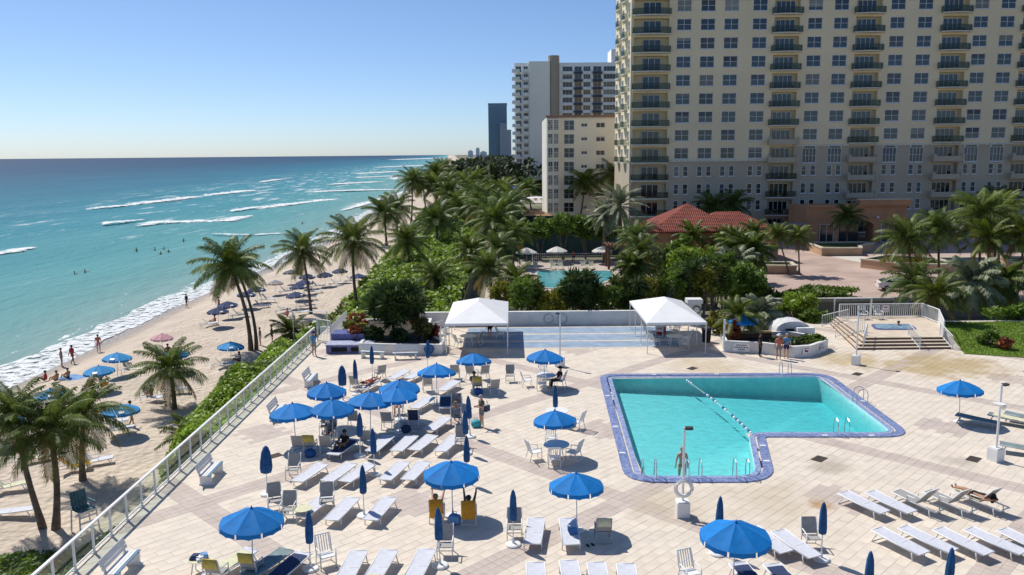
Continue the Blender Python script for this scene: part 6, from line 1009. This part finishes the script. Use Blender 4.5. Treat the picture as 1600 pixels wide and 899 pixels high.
for ci, c in enumerate([3.7 + TX0] + bc):
    for z in bal_rows:
        if z > 46: continue
        corner = ci == 0; par = (not corner) and ((z < 15 and c > 52) and z > 2 or (c < 52 and 9 < z < 17)); ms = BMC if corner else BMP if par else BMS
        b = link('balcony', ms[0], tw, (X(c), 0, Z(z))); link('parapet' if par else 'railing', ms[1], b); 
        if not par: link('glass_guard', ms[2], b)
        link('recess_wall', BACKC if corner else BACKU, b); d = link('sliding_door', (DMC if corner else DM)[0], b, (.3 if corner else 0, 1.3 if corner else 1.12, .06)); link('pane', (DMC if corner else DM)[1], b, (.3 if corner else 0, 1.3 if corner else 1.12, .06))
        if rgb.random() < .4: link('balcony_furniture', FURN, b, (rgb.uniform(-1.2, .6), -.3, .04))
# half-round balconies on the ocean face, windows on that face
sb = MB(); k = 10; sb.prism([(0, -2.2)] + [(-.95 * math.sin(math.pi * i / k), -2.2 * math.cos(math.pi * i / k)) for i in range(1, k)] + [(0, 2.2)], -.2, .04); sbm = sb.mesh('balcony', TOWT); rl = MB(); pts = [(-.92 * math.sin(math.pi * i / k), -2.15 * math.cos(math.pi * i / k)) for i in range(k + 1)]
for zz in (1.08, .12): rl.tube([(p[0], p[1], zz) for p in pts], .035, 4)
for p in pts: rl.box((p[0], p[1], .58), (.04, .04, 1.0))
srm = rl.mesh('railing', RAILG); gl = MB()
for a, b in zip(pts, pts[1:]): gl.add([(a[0], a[1], .14), (b[0], b[1], .14), (b[0], b[1], 1.05), (a[0], a[1], 1.05)], [(0, 1, 2, 3)])
sgm = gl.mesh('glass_guard', RGL)
for z in bal_rows[4:]:
    if z > 46: continue
    for yy in (6, 15): b = link('balcony', sbm, tw, (0, yy, Z(z))); link('railing', srm, b); link('glass_guard', sgm, b)
for z in rowz:
    if z < 46:
        for yy in (2.2, 10.5, 19.5): window(tw, 0, yy, Z(z), 1.8, 2.0, 2, 2, R(-90), deep=-.05)

# entrance pavilion in front of the tower
PEACH = mat('peach_stucco', (.54, .28, .145), .85, .1, .4, .15, 6); PEACH2 = mat('pale_peach_stucco', (.52, .34, .21), .85, .1, .4, .15, 6); CAPM = mat('cream_cap', (.60, .52, .40), .8)
o = empty('entrance_pavilion', (50, 140, -1.5), 0, 'orange stucco entrance pavilion with a wide arched opening', 'pavilion'); pv = MB(); wall_grid(I4, 17, 6.2, [(2.2, 4.8, 0, 3.4, .4), (5.6, 11.5, 0, 4.0, 3), (12.6, 15.6, 0, 3.4, .4)], .4, 0, pv)
pv.add([(0, 0, 0), (0, 9, 0), (0, 9, 6.2), (0, 0, 6.2)], [(0, 1, 2, 3)]).add([(17, 0, 0), (17, 9, 0), (17, 9, 6.2), (17, 0, 6.2)], [(3, 2, 1, 0)]).add([(0, 0, 6.2), (17, 0, 6.2), (17, 9, 6.2), (0, 9, 6.2)], [(0, 1, 2, 3)]); link('wall', pv.mesh('wall', PEACH), o)
link('cornice', MB().box((8.5, -.1, 6.3), (17.6, .6, .3)).box((13.0, -.3, 6.9), (8.6, 1.0, .9)).mesh('cornice', PEACH), o); link('cap', MB().box((13, -.35, 7.45), (9.0, 1.2, .2)).mesh('cap', CAPM), o)
am = MB(); n = 12
for i in range(n): a0, a1 = math.pi * i / n, math.pi * (i + 1) / n; am.add([(8.55 + 2.95 * math.cos(a0), -.02, 2.9 + 1.1 * math.sin(a0)), (8.55 + 2.95 * math.cos(a1), -.02, 2.9 + 1.1 * math.sin(a1)), (8.55 + 2.95 * math.cos(a1), -.02, 4.02), (8.55 + 2.95 * math.cos(a0), -.02, 4.02)], [(0, 1, 2, 3)])
link('arch_head', am.mesh('arch_head', PEACH), o)
for xx in (2.2, 12.6): window(o, xx + 1.4, 0, .1, 2.4, 3.2, 2, 1, sill=False)
link('entrance_door', MB().box((8.5, 2.9, 1.5), (3.2, .1, 3.0)).mesh('entrance_door', WINGL), o); link('awning', MB().box((-2.6, -.6, 3.4), (4.6, 2.6, .25)).mesh('awning', mat('awning_grey', (.30, .29, .27), .7)), o)
link('globe_lamp', MB().lathe([(.02, -.25), (.2, -.15), (.25, 0), (.2, .15), (.02, .25)], 12).mesh('globe_lamp', WHITE, True), o, (12.0, -.35, 4.4))
# clubhouse with red tile roof
def tilemat():
    m = mat('red_roof_tile', (.34, .085, .055), .75, .15, .6); N = m.node_tree.nodes; L = m.node_tree.links; tc = N.new('ShaderNodeTexCoord'); w = N.new('ShaderNodeTexWave'); w.inputs['Scale'].default_value = 1.1; w.inputs['Distortion'].default_value = .4; L.new(tc.outputs['Object'], w.inputs['Vector']); w2 = N.new('ShaderNodeTexWave'); w2.bands_direction = 'Y'; w2.inputs['Scale'].default_value = 1.0; L.new(tc.outputs['Object'], w2.inputs['Vector'])
    a = N.new('ShaderNodeMath'); a.operation = 'ADD'; L.new(w.outputs['Fac'], a.inputs[0]); L.new(w2.outputs['Fac'], a.inputs[1]); bp = N.new('ShaderNodeBump'); bp.inputs['Strength'].default_value = 1; bp.inputs['Distance'].default_value = .15; L.new(a.outputs[0], bp.inputs['Height']); L.new(bp.outputs[0], N['Principled BSDF'].inputs['Normal']); return m
TILE = tilemat()
def hip(x0, x1, y0, y1, ze, zr, m, ov=.7):
    x0 -= ov; x1 += ov; y0 -= ov; y1 += ov; mb = MB(); w, d = x1 - x0, y1 - y0; h = min(w, d) / 2; r = [((x0 + x1) / 2, y0 + h), ((x0 + x1) / 2, y1 - h)] if d > w else [(x0 + h, (y0 + y1) / 2), (x1 - h, (y0 + y1) / 2)]
    c = [(x0, y0), (x1, y0), (x1, y1), (x0, y1)]; vs = [(*p, ze) for p in c] + [(*p, zr) for p in r] + [(*p, ze - .25) for p in c]; f = [(0, 1, 4), (1, 2, 5, 4), (2, 3, 5), (3, 0, 4, 5)] if d > w else [(0, 1, 5, 4), (1, 2, 5), (2, 3, 4, 5), (3, 0, 4)]
    mb.add(vs, f + [(0, 6, 7, 1), (1, 7, 8, 2), (2, 8, 9, 3), (3, 9, 6, 0), (9, 8, 7, 6)]); return mb
o = empty('clubhouse', (19.5, 112, -1.5), 0, 'peach clubhouse with a red barrel-tile hip roof', 'building'); cw = MB()
H = [(1.2, 2.6, .5, 4.0), (3.6, 5.0, .5, 4.0), (6.0, 7.4, .5, 4.0)]
wall_grid(I4, 11, 5.0, [], .2, 0, cw); wall_grid(fmat(0, 11, 0, R(-90)), 11, 5.0, H, .2, 0, cw); cw.add([(11, 0, 0), (11, 11, 0), (11, 11, 5.0), (11, 0, 5.0)], [(0, 1, 2, 3)]).add([(0, 11, 0), (11, 11, 0), (11, 11, 5.0), (0, 11, 5.0)], [(3, 2, 1, 0)])
wall_grid(fmat(10, 5, 0), 8.5, 4.1, [(2, 4.5, .3, 2.8), (5.5, 8.0, .3, 2.8)], .2, 0, cw); cw.add([(18.5, 5, 0), (18.5, 14, 0), (18.5, 14, 4.1), (18.5, 5, 4.1)], [(0, 1, 2, 3)])
link('wall', cw.mesh('wall', PEACH), o); link('roof', hip(0, 11, 0, 11, 5.0, 8.4, TILE).mesh('roof', TILE), o); link('roof', hip(6, 18.5, 5, 14, 4.1, 6.9, TILE).mesh('roof', TILE), o)
for h in H: window(o, 0, 11 - (h[0] + h[1]) / 2, h[2], 1.4, 3.5, 2, 3, R(-90), sill=False)
for xx in (13.25, 16.75): window(o, xx, 5, .3, 2.5, 2.5, 3, 2)
for yy in (.4, 3.1, 5.5, 7.9, 9.7): link('pilaster', MB().box((-.12, yy, 2.5), (.3, .5, 5)).mesh('pilaster', CAPM), o)
# pergola
o = empty('pergola', (14.6, 112, -1.5), 0, 'brown wooden pergola left of the clubhouse', 'pergola')
for sx in (-1, 1):
    for sy in (-1, 1): link('post', MB().box((sx * 1.5, sy * 1.5, 1.5), (.3, .3, 3.0)).mesh('post', WOOD), o)
link('roof_beam', MB().box((0, -1.5, 3.1), (4, .25, .3)).box((0, 1.5, 3.1), (4, .25, .3)).mesh('roof_beam', WOOD), o)
for i in range(8): link('slat', MB().box((-1.7 + .48 * i, 0, 3.32), (.16, 4, .14)).mesh('slat', WOOD), o)
# cream eight-storey block
CRM = mat('cream_stucco', (.82, .77, .66), .85, .06, .1, .1, 3); o = empty('cream_block', (8.0, 186, -1.5), 0, 'cream eight-storey apartment block with grid windows', 'building'); cb = MB(); fz = [20.0 - 3.02 * k - .9 + 1.5 for k in range(8)]
H = [(3.8, 6.1, z, z + 2.2) for z in fz if z > .3] + [(7.6, 9.0, z + .7, z + 1.5) for z in fz if z > .3] + [(10.9, 12.9, z + .5, z + 1.6) for z in fz if z > .3]
wall_grid(I4, 18.2, 23.5, H, .25, 0, cb); cb.box((9.1, 14.1, 11.75), (18.19, 28, 23.4)); cb = MB(); wall_grid(I4, 18.2, 23.5, H, .25, 0, cb); cb.add([(0, 0, 0), (0, 28, 0), (0, 28, 23.5), (0, 0, 23.5)], [(0, 3, 2, 1)]).add([(18.2, 0, 0), (18.2, 28, 0), (18.2, 28, 23.5), (18.2, 0, 23.5)], [(0, 1, 2, 3)]).add([(0, 0, 23.5), (18.2, 0, 23.5), (18.2, 28, 23.5), (0, 28, 23.5)], [(0, 1, 2, 3)]).add([(0, 28, 0), (18.2, 28, 0), (18.2, 28, 23.5), (0, 28, 23.5)], [(0, 1, 2, 3)])
link('wall', cb.mesh('wall', CRM), o); link('parapet', MB().box((9.1, -.1, 23.6), (18.6, .5, .5)).mesh('parapet', mat('parapet_brown', (.30, .18, .13), .8)), o)
for h in H: w = h[1] - h[0]; window(o, (h[0] + h[1]) / 2, 0, h[2], w, h[3] - h[2], 2, 2 if w > 2.1 else 1, sill=w > 2.1)
side = MB().box((1.4, -.4, 11.5), (2.6, .9, 23)); link('bay', side.mesh('bay', CRM), o)
for z in fz:
    if z > .3:
        for xx in (.75, 2.05): window(o, xx, -.85, z, 1.1, 2.3, 2, 2, deep=-.03, sill=False)
# open corridor wing on its right
o = empty('corridor_wing', (26.3, 187.5, -1.5), 0, 'peach apartment wing with open access corridors', 'building'); link('wall', MB().box((4, 8, 11.2), (8, 8, 22.4)).mesh('wall', PEACH2), o); link('roof', hip(0, 8, 4, 12, 22.4, 24, TILE).mesh('roof', TILE), o)
for k in range(7): link('corridor', MB().box((4, 2.5, 22.3 - 3.05 * k - 1.9), (8, 3, .3)).box((4, 1.1, 22.3 - 3.05 * k - 1.4), (8, .2, 1.1)).mesh('corridor', PEACH2), o); link('painted_shade_strip', MB().box((4, 3.95, 22.3 - 3.05 * k - .6), (7.4, .12, 1.4)).mesh('painted_shade_strip', mat('corridor_shade_brown', (.10, .06, .045), .8)), o)  # dark brown strip paints in the shade inside each corridor
# white high-rise
WHB = mat('white_render', (.88, .86, .82), .8, .04, .05); GRB = mat('pale_grey_render', (.86, .82, .74), .85, .05, .05); o = empty('white_high_rise', (1.0, 325, -1.5), 0, 'white high-rise with balcony stacks and brown shaft', 'building')
link('end_wall', MB().box((10.2, 8, 25.2), (8.0, 16, 50.4)).mesh('end_wall', GRB), o); link('ocean_wall', MB().box((3.4, 9, 25), (5.6, 14, 50)).mesh('ocean_wall', WHB), o); link('main_wall', MB().box((29.5, 9, 25), (24, 14, 50)).mesh('main_wall', WHB), o); link('stair_shaft', MB().tube([(15.8, 2.2, 0), (15.8, 2.2, 52.6)], 2.2, 16).mesh('stair_shaft', mat('shaft_brown', (.42, .35, .28), .8)), o); link('lift_tower', MB().box((40.5, 9, 27.5), (5, 12, 55)).mesh('lift_tower', WHB), o)
for k in range(17):
    z = 49 - 2.93 * k
    link('ocean_balcony', MB().box((1.2, .3, z - 2.6), (3.0, 2.6, .25)).box((1.2, -.95, z - 2.0), (3.0, .15, 1.0)).box((5.0, .6, z - 2.6), (2.2, 2.0, .25)).box((5.0, -.4, z - 2.0), (2.2, .15, 1.0)).mesh('ocean_balcony', WHITE), o)
    for xx, ww in ((2.2, 2.2), (5.0, 1.7)): window(o, xx, 2.0, z - 2.4, ww, 2.2, 2, 1, deep=-.1, sill=False)
for k in range(16):
    z = 47.6 - 2.93 * k
    for (xa, xb, nx) in ((19.2, 23.0, 3), (23.8, 26.6, 2), (27.2, 30.0, 3), (31.0, 34.2, 2), (35.0, 39.8, 4)):
        window(o, (xa + xb) / 2, 2.0, z - .9, xb - xa, 1.9, nx, 1, deep=-.06, sill=False)
        link('balcony_front' if nx != 2 else 'dark_balcony', MB().box(((xa + xb) / 2, 1.5, z - 1.45), (xb - xa + .3, .9, 1.0)).mesh('balcony_front', WHITE if nx != 2 else mat('dark_blue_panel', (.05, .06, .09), .6)), o)
# far towers
BT = mat('blue_glass_tower', (.17, .28, .38), .4, .1, .02, spec=.6); o = empty('blue_glass_tower', (-40, 1500, -1.5), 0, 'tall blue-grey glass tower in the distance', 'building'); link('shaft', MB().box((17, 20, 51.5), (33, 40, 103)).mesh('shaft', BT), o); link('crown_band', MB().box((17, 20, 104), (34, 41, 2)).mesh('crown_band', mat('tower_band', (.2, .24, .3), .5)), o)
for k in range(33): link('floor_band', MB().box((17, -.3, 3 * k + 2), (33.2, .6, .5)).mesh('floor_band', mat('tower_line', (.16, .22, .29), .5)), o)
o = empty('pale_slab_tower', (-19, 1480, -1.5), 0, 'lower pale slab tower in front of the blue tower', 'building'); link('shaft', MB().box((6, 8, 35), (12, 16, 70)).mesh('shaft', mat('pale_blue_render', (.30, .35, .42), .7)), o); link('side_slab', MB().box((16, 8, 29), (8, 16, 58)).mesh('side_slab', mat('pale_blue_render2', (.36, .40, .46), .7)), o)
for k in range(20): link('balcony_band', MB().box((6, -.4, 3.2 * k + 3), (12, .8, 1)).mesh('balcony_band', mat('band_white', (.5, .52, .55), .7)), o)
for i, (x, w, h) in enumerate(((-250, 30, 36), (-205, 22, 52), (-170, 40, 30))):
    o = empty('skyline_tower', (x, 5200, -1.5), 0, 'haze-coloured skyline tower at the horizon, ' + ('leftmost', 'tallest', 'rightmost')[i], 'building'); link('shaft', MB().box((0, 0, h / 2), (w, 30, h)).mesh('shaft', mat('painted_haze_tower', (.62, .72, .82), .9)), o); link('roof_block', MB().box((0, 0, h + 3), (w * .5, 20, 6)).mesh('roof_block', mat('painted_haze_tower', (.62, .72, .82), .9)), o)  # distance haze is put into the pale blue base colour
# ---------------- motor court: retaining wall, planters, cars
rw = empty('retaining_wall', (24, 84.7, -3.2), 0, 'long grey retaining wall below the motor court', 'wall'); link('wall_body', MB().box((30, 0, .9), (60, .4, 1.8)).mesh('wall_body', mat('taupe_stucco', (.20, .18, .145), .85, .1, .3)), rw); link('coping', MB().box((30, -.1, 1.95), (60, .7, .35)).mesh('coping', mat('grey_cap', (.36, .34, .30), .8)), rw)
for xx in (1.0, 16.3): link('pier', MB().box((xx, -.25, 1.1), (1.6, .6, 2.2)).mesh('pier', mat('grey_cap', (.36, .34, .30), .8)), rw)
def cplanter(pts, h, label, soil=SOIL, zb=-1.5, m=PEACH2):
    c = (sum(p[0] for p in pts) / len(pts), sum(p[1] for p in pts) / len(pts)); q = [(p[0] - c[0], p[1] - c[1]) for p in pts]; o = empty('court_planter', (*c, zb), 0, label, 'planter'); link('planter_wall', MB().ring(q, inset(q, .35), 0, h).mesh('planter_wall', m), o); link('cap', MB().ring(inset(q, -.08), inset(q, .42), h, h + .18).mesh('cap', CAPM), o); link('soil', MB().prism(inset(q, .3), .1, h - .1).mesh('soil', soil), o)
HEDG = mat('planter_green', (.05, .09, .02), .8, .4, 1.2, .8, 5)
cplanter([(46.4, 122.8), (52.4, 122.6), (53.5, 126), (57, 129), (56, 131), (47, 131)], 1.1, 'peach planter with clipped green bed by the pavilion', HEDG)
cplanter([(46.8, 109.8), (49.6, 105.6), (54.2, 103.6), (57, 104.4), (57, 110), (52, 114)], 1.1, 'curved peach planter with yellow-green plants on court', HEDG); cplanter([(57.3, 104.6), (60, 104.4), (63, 105.5), (65, 112), (57.3, 112)], .9, 'curved peach fountain basin on the court island', mat('basin_water', (.06, .09, .15), .1, .2, 1, spec=.6)); cplanter([(63.5, 102.5), (76, 103), (76, 110), (66, 111)], 1.1, 'peach planter at the right edge of the court', HEDG); cplanter([(30.8, 105.2), (36.3, 104.2), (37, 108), (31, 109)], 1.0, 'small cream planter with two thin palms', HEDG)
for i, (x, y, rd) in enumerate(((50, 107.5, (2.2, 1.5, .6)), (53, 106, (2, 1.3, .6)))): bush('flower_bed', x, y, -.55, rd, LEAF3, 'yellow-green foliage in the curved planter, ' + ('left', 'right')[i], 'shrub', 700, .2, 0, 1.2, 300 + i, cz=.3)
CARP = mat('car_white', (.68, .68, .67), .25, .03, 1, spec=.6); TYRE = mat('tyre', (.02, .02, .02), .8)
def car(x, y, rz, label, suv):
    o = empty('parked_car', (x, y, -1.465), rz, label, 'car'); h = 1.62 if suv else 1.45
    pr = [(-2.3, .35), (-2.32, .75), (-2.1, .93), (-1.45, 1.0), (-.85, h - .08), (-.3, h), (.7, h), (1.5 if suv else 1.25, h - .12), (2.05, 1.02), (2.3, .92), (2.33, .4)]; body = MB(); n = len(pr)
    ws = [.86, .9, .9, .88, .66, .64, .64, .66, .86, .88, .86]
    for s in (-1, 1):
        for (px, pz), w in zip(pr, ws): body.v.append((px, s * w, pz))
    for i in range(n): j = (i + 1) % n; body.f.append((i, j, n + j, n + i)); body.m.append(0)
    body.f += [tuple(reversed(range(n))), tuple(range(n, 2 * n))]; body.m += [0, 0]; link('body', body.mesh('body', CARP), o)
    for s in (-1, 1): link('side_window', MB().add([(-1.25, s * .865, 1.03), (1.75, s * .865, 1.05), (1.2, s * .675, h - .13), (-.8, s * .675, h - .13)], [(0, 1, 2, 3)]).mesh('side_window', WINGL), o, (0, s * .012, 0))
    link('windscreen', MB().add([(-1.47, -.78, 1.02), (-1.47, .78, 1.02), (-.86, .6, h - .08), (-.86, -.6, h - .08)], [(0, 1, 2, 3)]).mesh('windscreen', WINGL), o, (-.02, 0, .02)); link('rear_window', MB().add([(2.02, -.74, 1.08), (2.02, .74, 1.08), (1.38, .58, h - .13), (1.38, -.58, h - .13)], [(0, 1, 2, 3)]).mesh('rear_window', WINGL), o, (.03, 0, .02))
    for wx in (-1.42, 1.42):
        for s in (-1, 1): w = link('wheel', MB().lathe([(.33, -.1), (.33, .1)], 18).mesh('wheel', TYRE), o, (wx, s * .82, .33)); w.rotation_euler = (R(90), 0, 0); link('rim', MB().lathe([(.2, -.115), (.2, .115)], 12).mesh('rim', GMET), w)
    for s in (-1, 1): link('headlight', MB().box((-2.28, s * .62, .74), (.1, .34, .14)).mesh('headlight', mat('lamp_glass', (.5, .52, .55), .15)), o); link('tail_light', MB().box((2.3, s * .66, .82), (.06, .3, .16)).mesh('tail_light', mat('lamp_red', (.4, .02, .02), .3)), o)
car(43.3, 91.2, R(170), 'white sedan parked behind the retaining wall', False); car(56.0, 92.0, R(-15), 'white SUV parked at the right edge of the court', True)
# ---------------- neighbour's pool terrace
TQ = mat('turquoise_pool', (.10, .42, .46), .12, .12, .8, .25, 3, spec=.5)
for (pts, lb) in (([(3.0, 95.2), (9.0, 94.2), (12.4, 101.8), (13.4, 108.6), (3.4, 109.4)], 'turquoise free-form pool on the neighbouring terrace'), ([(2.0, 87.2), (9.2, 86.4), (9.6, 89.4), (2.2, 90.4)], 'small turquoise wading pool behind the screen trees')):
    c = (pts[0][0], pts[0][1]); q = rounded([(p[0] - c[0], p[1] - c[1]) for p in pts], [1.2] * len(pts)); o = empty('neighbour_pool', (*c, -1.48), 0, lb, 'pool'); link('coping', MB().ring(inset(q, -.35), q, 0, .08).mesh('coping', CAPM), o); link('water', MB().prism(q, 0, .04).mesh('water', TQ), o)
UW = umbrella(mat('white_canvas', (.66, .63, .58), .8), 2.5, 1.5, .62, False)
for i, (x, y) in enumerate(((2.1, 115.2), (6.4, 116.4), (12.8, 116.0), (-2.6, 108.0))): spawn(UW, 'terrace_umbrella', (x, y, -1.48), i, 'white terrace umbrella by the tennis court, ' + ('left of three', 'middle of three', 'right of three', 'lower one by the palms')[i], 'umbrella', 'white terrace umbrellas')
for i, x in enumerate((2.2, 3.2, 5.6, 6.6, 9.7, 10.8)): spawn(LY_, 'terrace_lounger', (x, 111.0, -1.48), R(180), 'pale lounger behind the neighbouring pool, ' + ordn(i, 6), 'sun lounger', 'loungers by the neighbouring pool')
for i, (x, y) in enumerate(((1.4, 92.5), (5.5, 92.3), (7.2, 92.2), (10.8, 91.6))): spawn(lounger(True, WOOD, mat('maroon_sling', (.16, .05, .04), .8)), 'terrace_lounger', (x, y, -1.48), 0, 'dark red lounger between the neighbouring pools, ' + ordn(i, 4), 'sun lounger', 'dark red loungers by the neighbouring pool')
for i, (x, y) in enumerate(((1.3, 115.6), (2.9, 115.8), (5.6, 116.6), (7.2, 116.6))): spawn(CH['g'], 'terrace_chair', (x, y, -1.48), R(90 if i % 2 else -90), 'pale chair under white terrace umbrella, ' + ordn(i, 4), 'chair', 'chairs on the neighbouring terrace')
person(8.9, 118.0, -1.48, 0, 'stand', 0, [('shirt', 'coral'), ('shorts', 'navy')], 'dark', 'person in coral shirt by the tennis court fence')
# boundary fence and tennis court
FEN = glassmat('fence_mesh_green', (.10, .17, .15)); o = empty('boundary_fence', (-4.6, 70, -1.5), 0, 'dark green boundary fence running away along the scrub', 'fence')
for k in range(17): link('post', MB().box((0, 3 * k, 1.0), (.1, .1, 2.0)).mesh('post', mat('fence_green', (.03, .06, .045), .6)), o)
for k in range(16): link('mesh_panel', MB().box((0, 3 * k + 1.5, 1.0), (.03, 2.9, 1.9)).mesh('mesh_panel', mat('fence_sheet', (.12, .15, .12), .8)), o)
tag(link('tennis_court', MB().prism([(-1, 126), (18, 126), (18, 158), (-1, 158)], -1.5, -1.46).mesh('tennis_court', mat('court_blue', (.10, .20, .30), .8))), kind='structure'); lm = MB()
for x in (1.5, 15.5): lm.box((x, 142, -1.455), (.1, 24, .008))
for y in (130, 142, 154): lm.box((8.5, y, -1.454), (14, .1, .008))
link('court_lines', lm.mesh('court_lines', WHITE), bpy.data.objects['tennis_court'])
def tfence(name, p0, p1, h, label, m, gap=3.):
    o = empty(name, p0, 0, label, 'fence'); d = Vector(p1) - Vector(p0); n = max(1, int(d.length / gap)); a = math.atan2(d.y, d.x); PM_ = mat('fence_green', (.03, .06, .045), .6)
    for k in range(n + 1): link('post', MB().tube([(0, 0, 0), (0, 0, h)], .05, 6).mesh('post', PM_), o, d * (k / n))
    for k in range(n): link('mesh_panel', MB().box((d.length / n / 2, 0, h / 2), (d.length / n, .02, h - .1)).mesh('mesh_panel', m), o, d * (k / n), a)
WIND = mat('windscreen_green', (.055, .11, .12), .8, .15, .5)
tfence('tennis_fence', (-1, 125.5, -1.5), (18, 125.5, -1.5), 3.4, 'blue-green tennis court fence behind the white umbrellas', WIND); tfence('tennis_fence', (-1, 158.5, -1.5), (18, 158.5, -1.5), 3.8, 'dark tennis fence at the far end of the court', mat('windscreen_black', (.015, .02, .02), .8)); tfence('tennis_fence', (-1.2, 125.5, -1.5), (-1.2, 158.5, -1.5), 3.4, 'dark tennis fence on the left side of the court', mat('windscreen_black', (.015, .02, .02), .8))
slat_fence('terrace_fence', [(3.0, 118.8, -1.48), (14.5, 118.8, -1.48)], 1.2, 'low white picket fence behind the terrace umbrellas', gap=.3)
# beach club far along the shore
BCL = mat('blue_club_canvas', (.02, .09, .36), .7)
for i, (x, y, w) in enumerate(((-6.5, 282, 9), (.5, 286, 8))): o = empty('club_canopy', (x, y, -1.5), 0, 'blue pyramid canopy at the beach club, ' + ('left one', 'right one')[i], 'canopy'); link('roof', hip(-w / 2, w / 2, -3, 3, 2.6, 4.6, BCL).mesh('roof', BCL), o); [link('pole', MB().tube([(sx * w / 2.1, sy * 2.8, 0), (sx * w / 2.1, sy * 2.8, 2.6)], .09, 6).mesh('pole', WHITE), o) for sx in (-1, 1) for sy in (-1, 1)]
tag(link('club_terrace', MB().prism([(-20, 262), (10, 262), (10, 300), (-20, 300)], -1.6, -1.3).mesh('club_terrace', mat('club_paving', (.55, .48, .44), .8))), kind='structure')
for i, (x, y) in enumerate(((-12, 278), (-16, 276), (5.5, 279), (-14, 270), (3.5, 288))): spawn(UW, 'terrace_umbrella', (x, y, -1.3), i, 'white umbrella at the far beach club, ' + ORD[i] + ' of five', 'umbrella', 'white umbrellas at the beach club')
o = empty('white_canopy', (7.0, 222, -1.5), 0, 'white arched canopy left of the cream block', 'canopy'); cm = MB(); n = 10
for y in (0, 7):
    for i in range(n + 1): a = math.pi * i / n; cm.v.append((4.5 * -math.cos(a), y, 2.6 + 1.3 * math.sin(a)))
for i in range(n): cm.f.append((i, i + 1, n + 2 + i, n + 1 + i)); cm.m.append(0)
link('roof', cm.mesh('roof', WHITE), o); [link('pole', MB().tube([(sx * 4.3, yy, 0), (sx * 4.3, yy, 2.7)], .1, 6).mesh('pole', WHITE), o) for sx in (-1, 1) for yy in (.2, 6.8)]
o = empty('pool_hut', (5.0, 170, -1.5), 0, 'small ochre pool hut with tiled roof by the palms', 'hut'); link('wall', MB().box((0, 0, 1.4), (5.5, 4, 2.8)).mesh('wall', PEACH2), o); link('roof', hip(-2.8, 2.8, -2, 2, 2.8, 4.2, TILE).mesh('roof', mat('ochre_roof', (.42, .25, .12), .8)), o); link('opening', MB().box((-.6, -2.02, 1.4), (3.2, .05, 1.6)).mesh('opening', DARK), o)
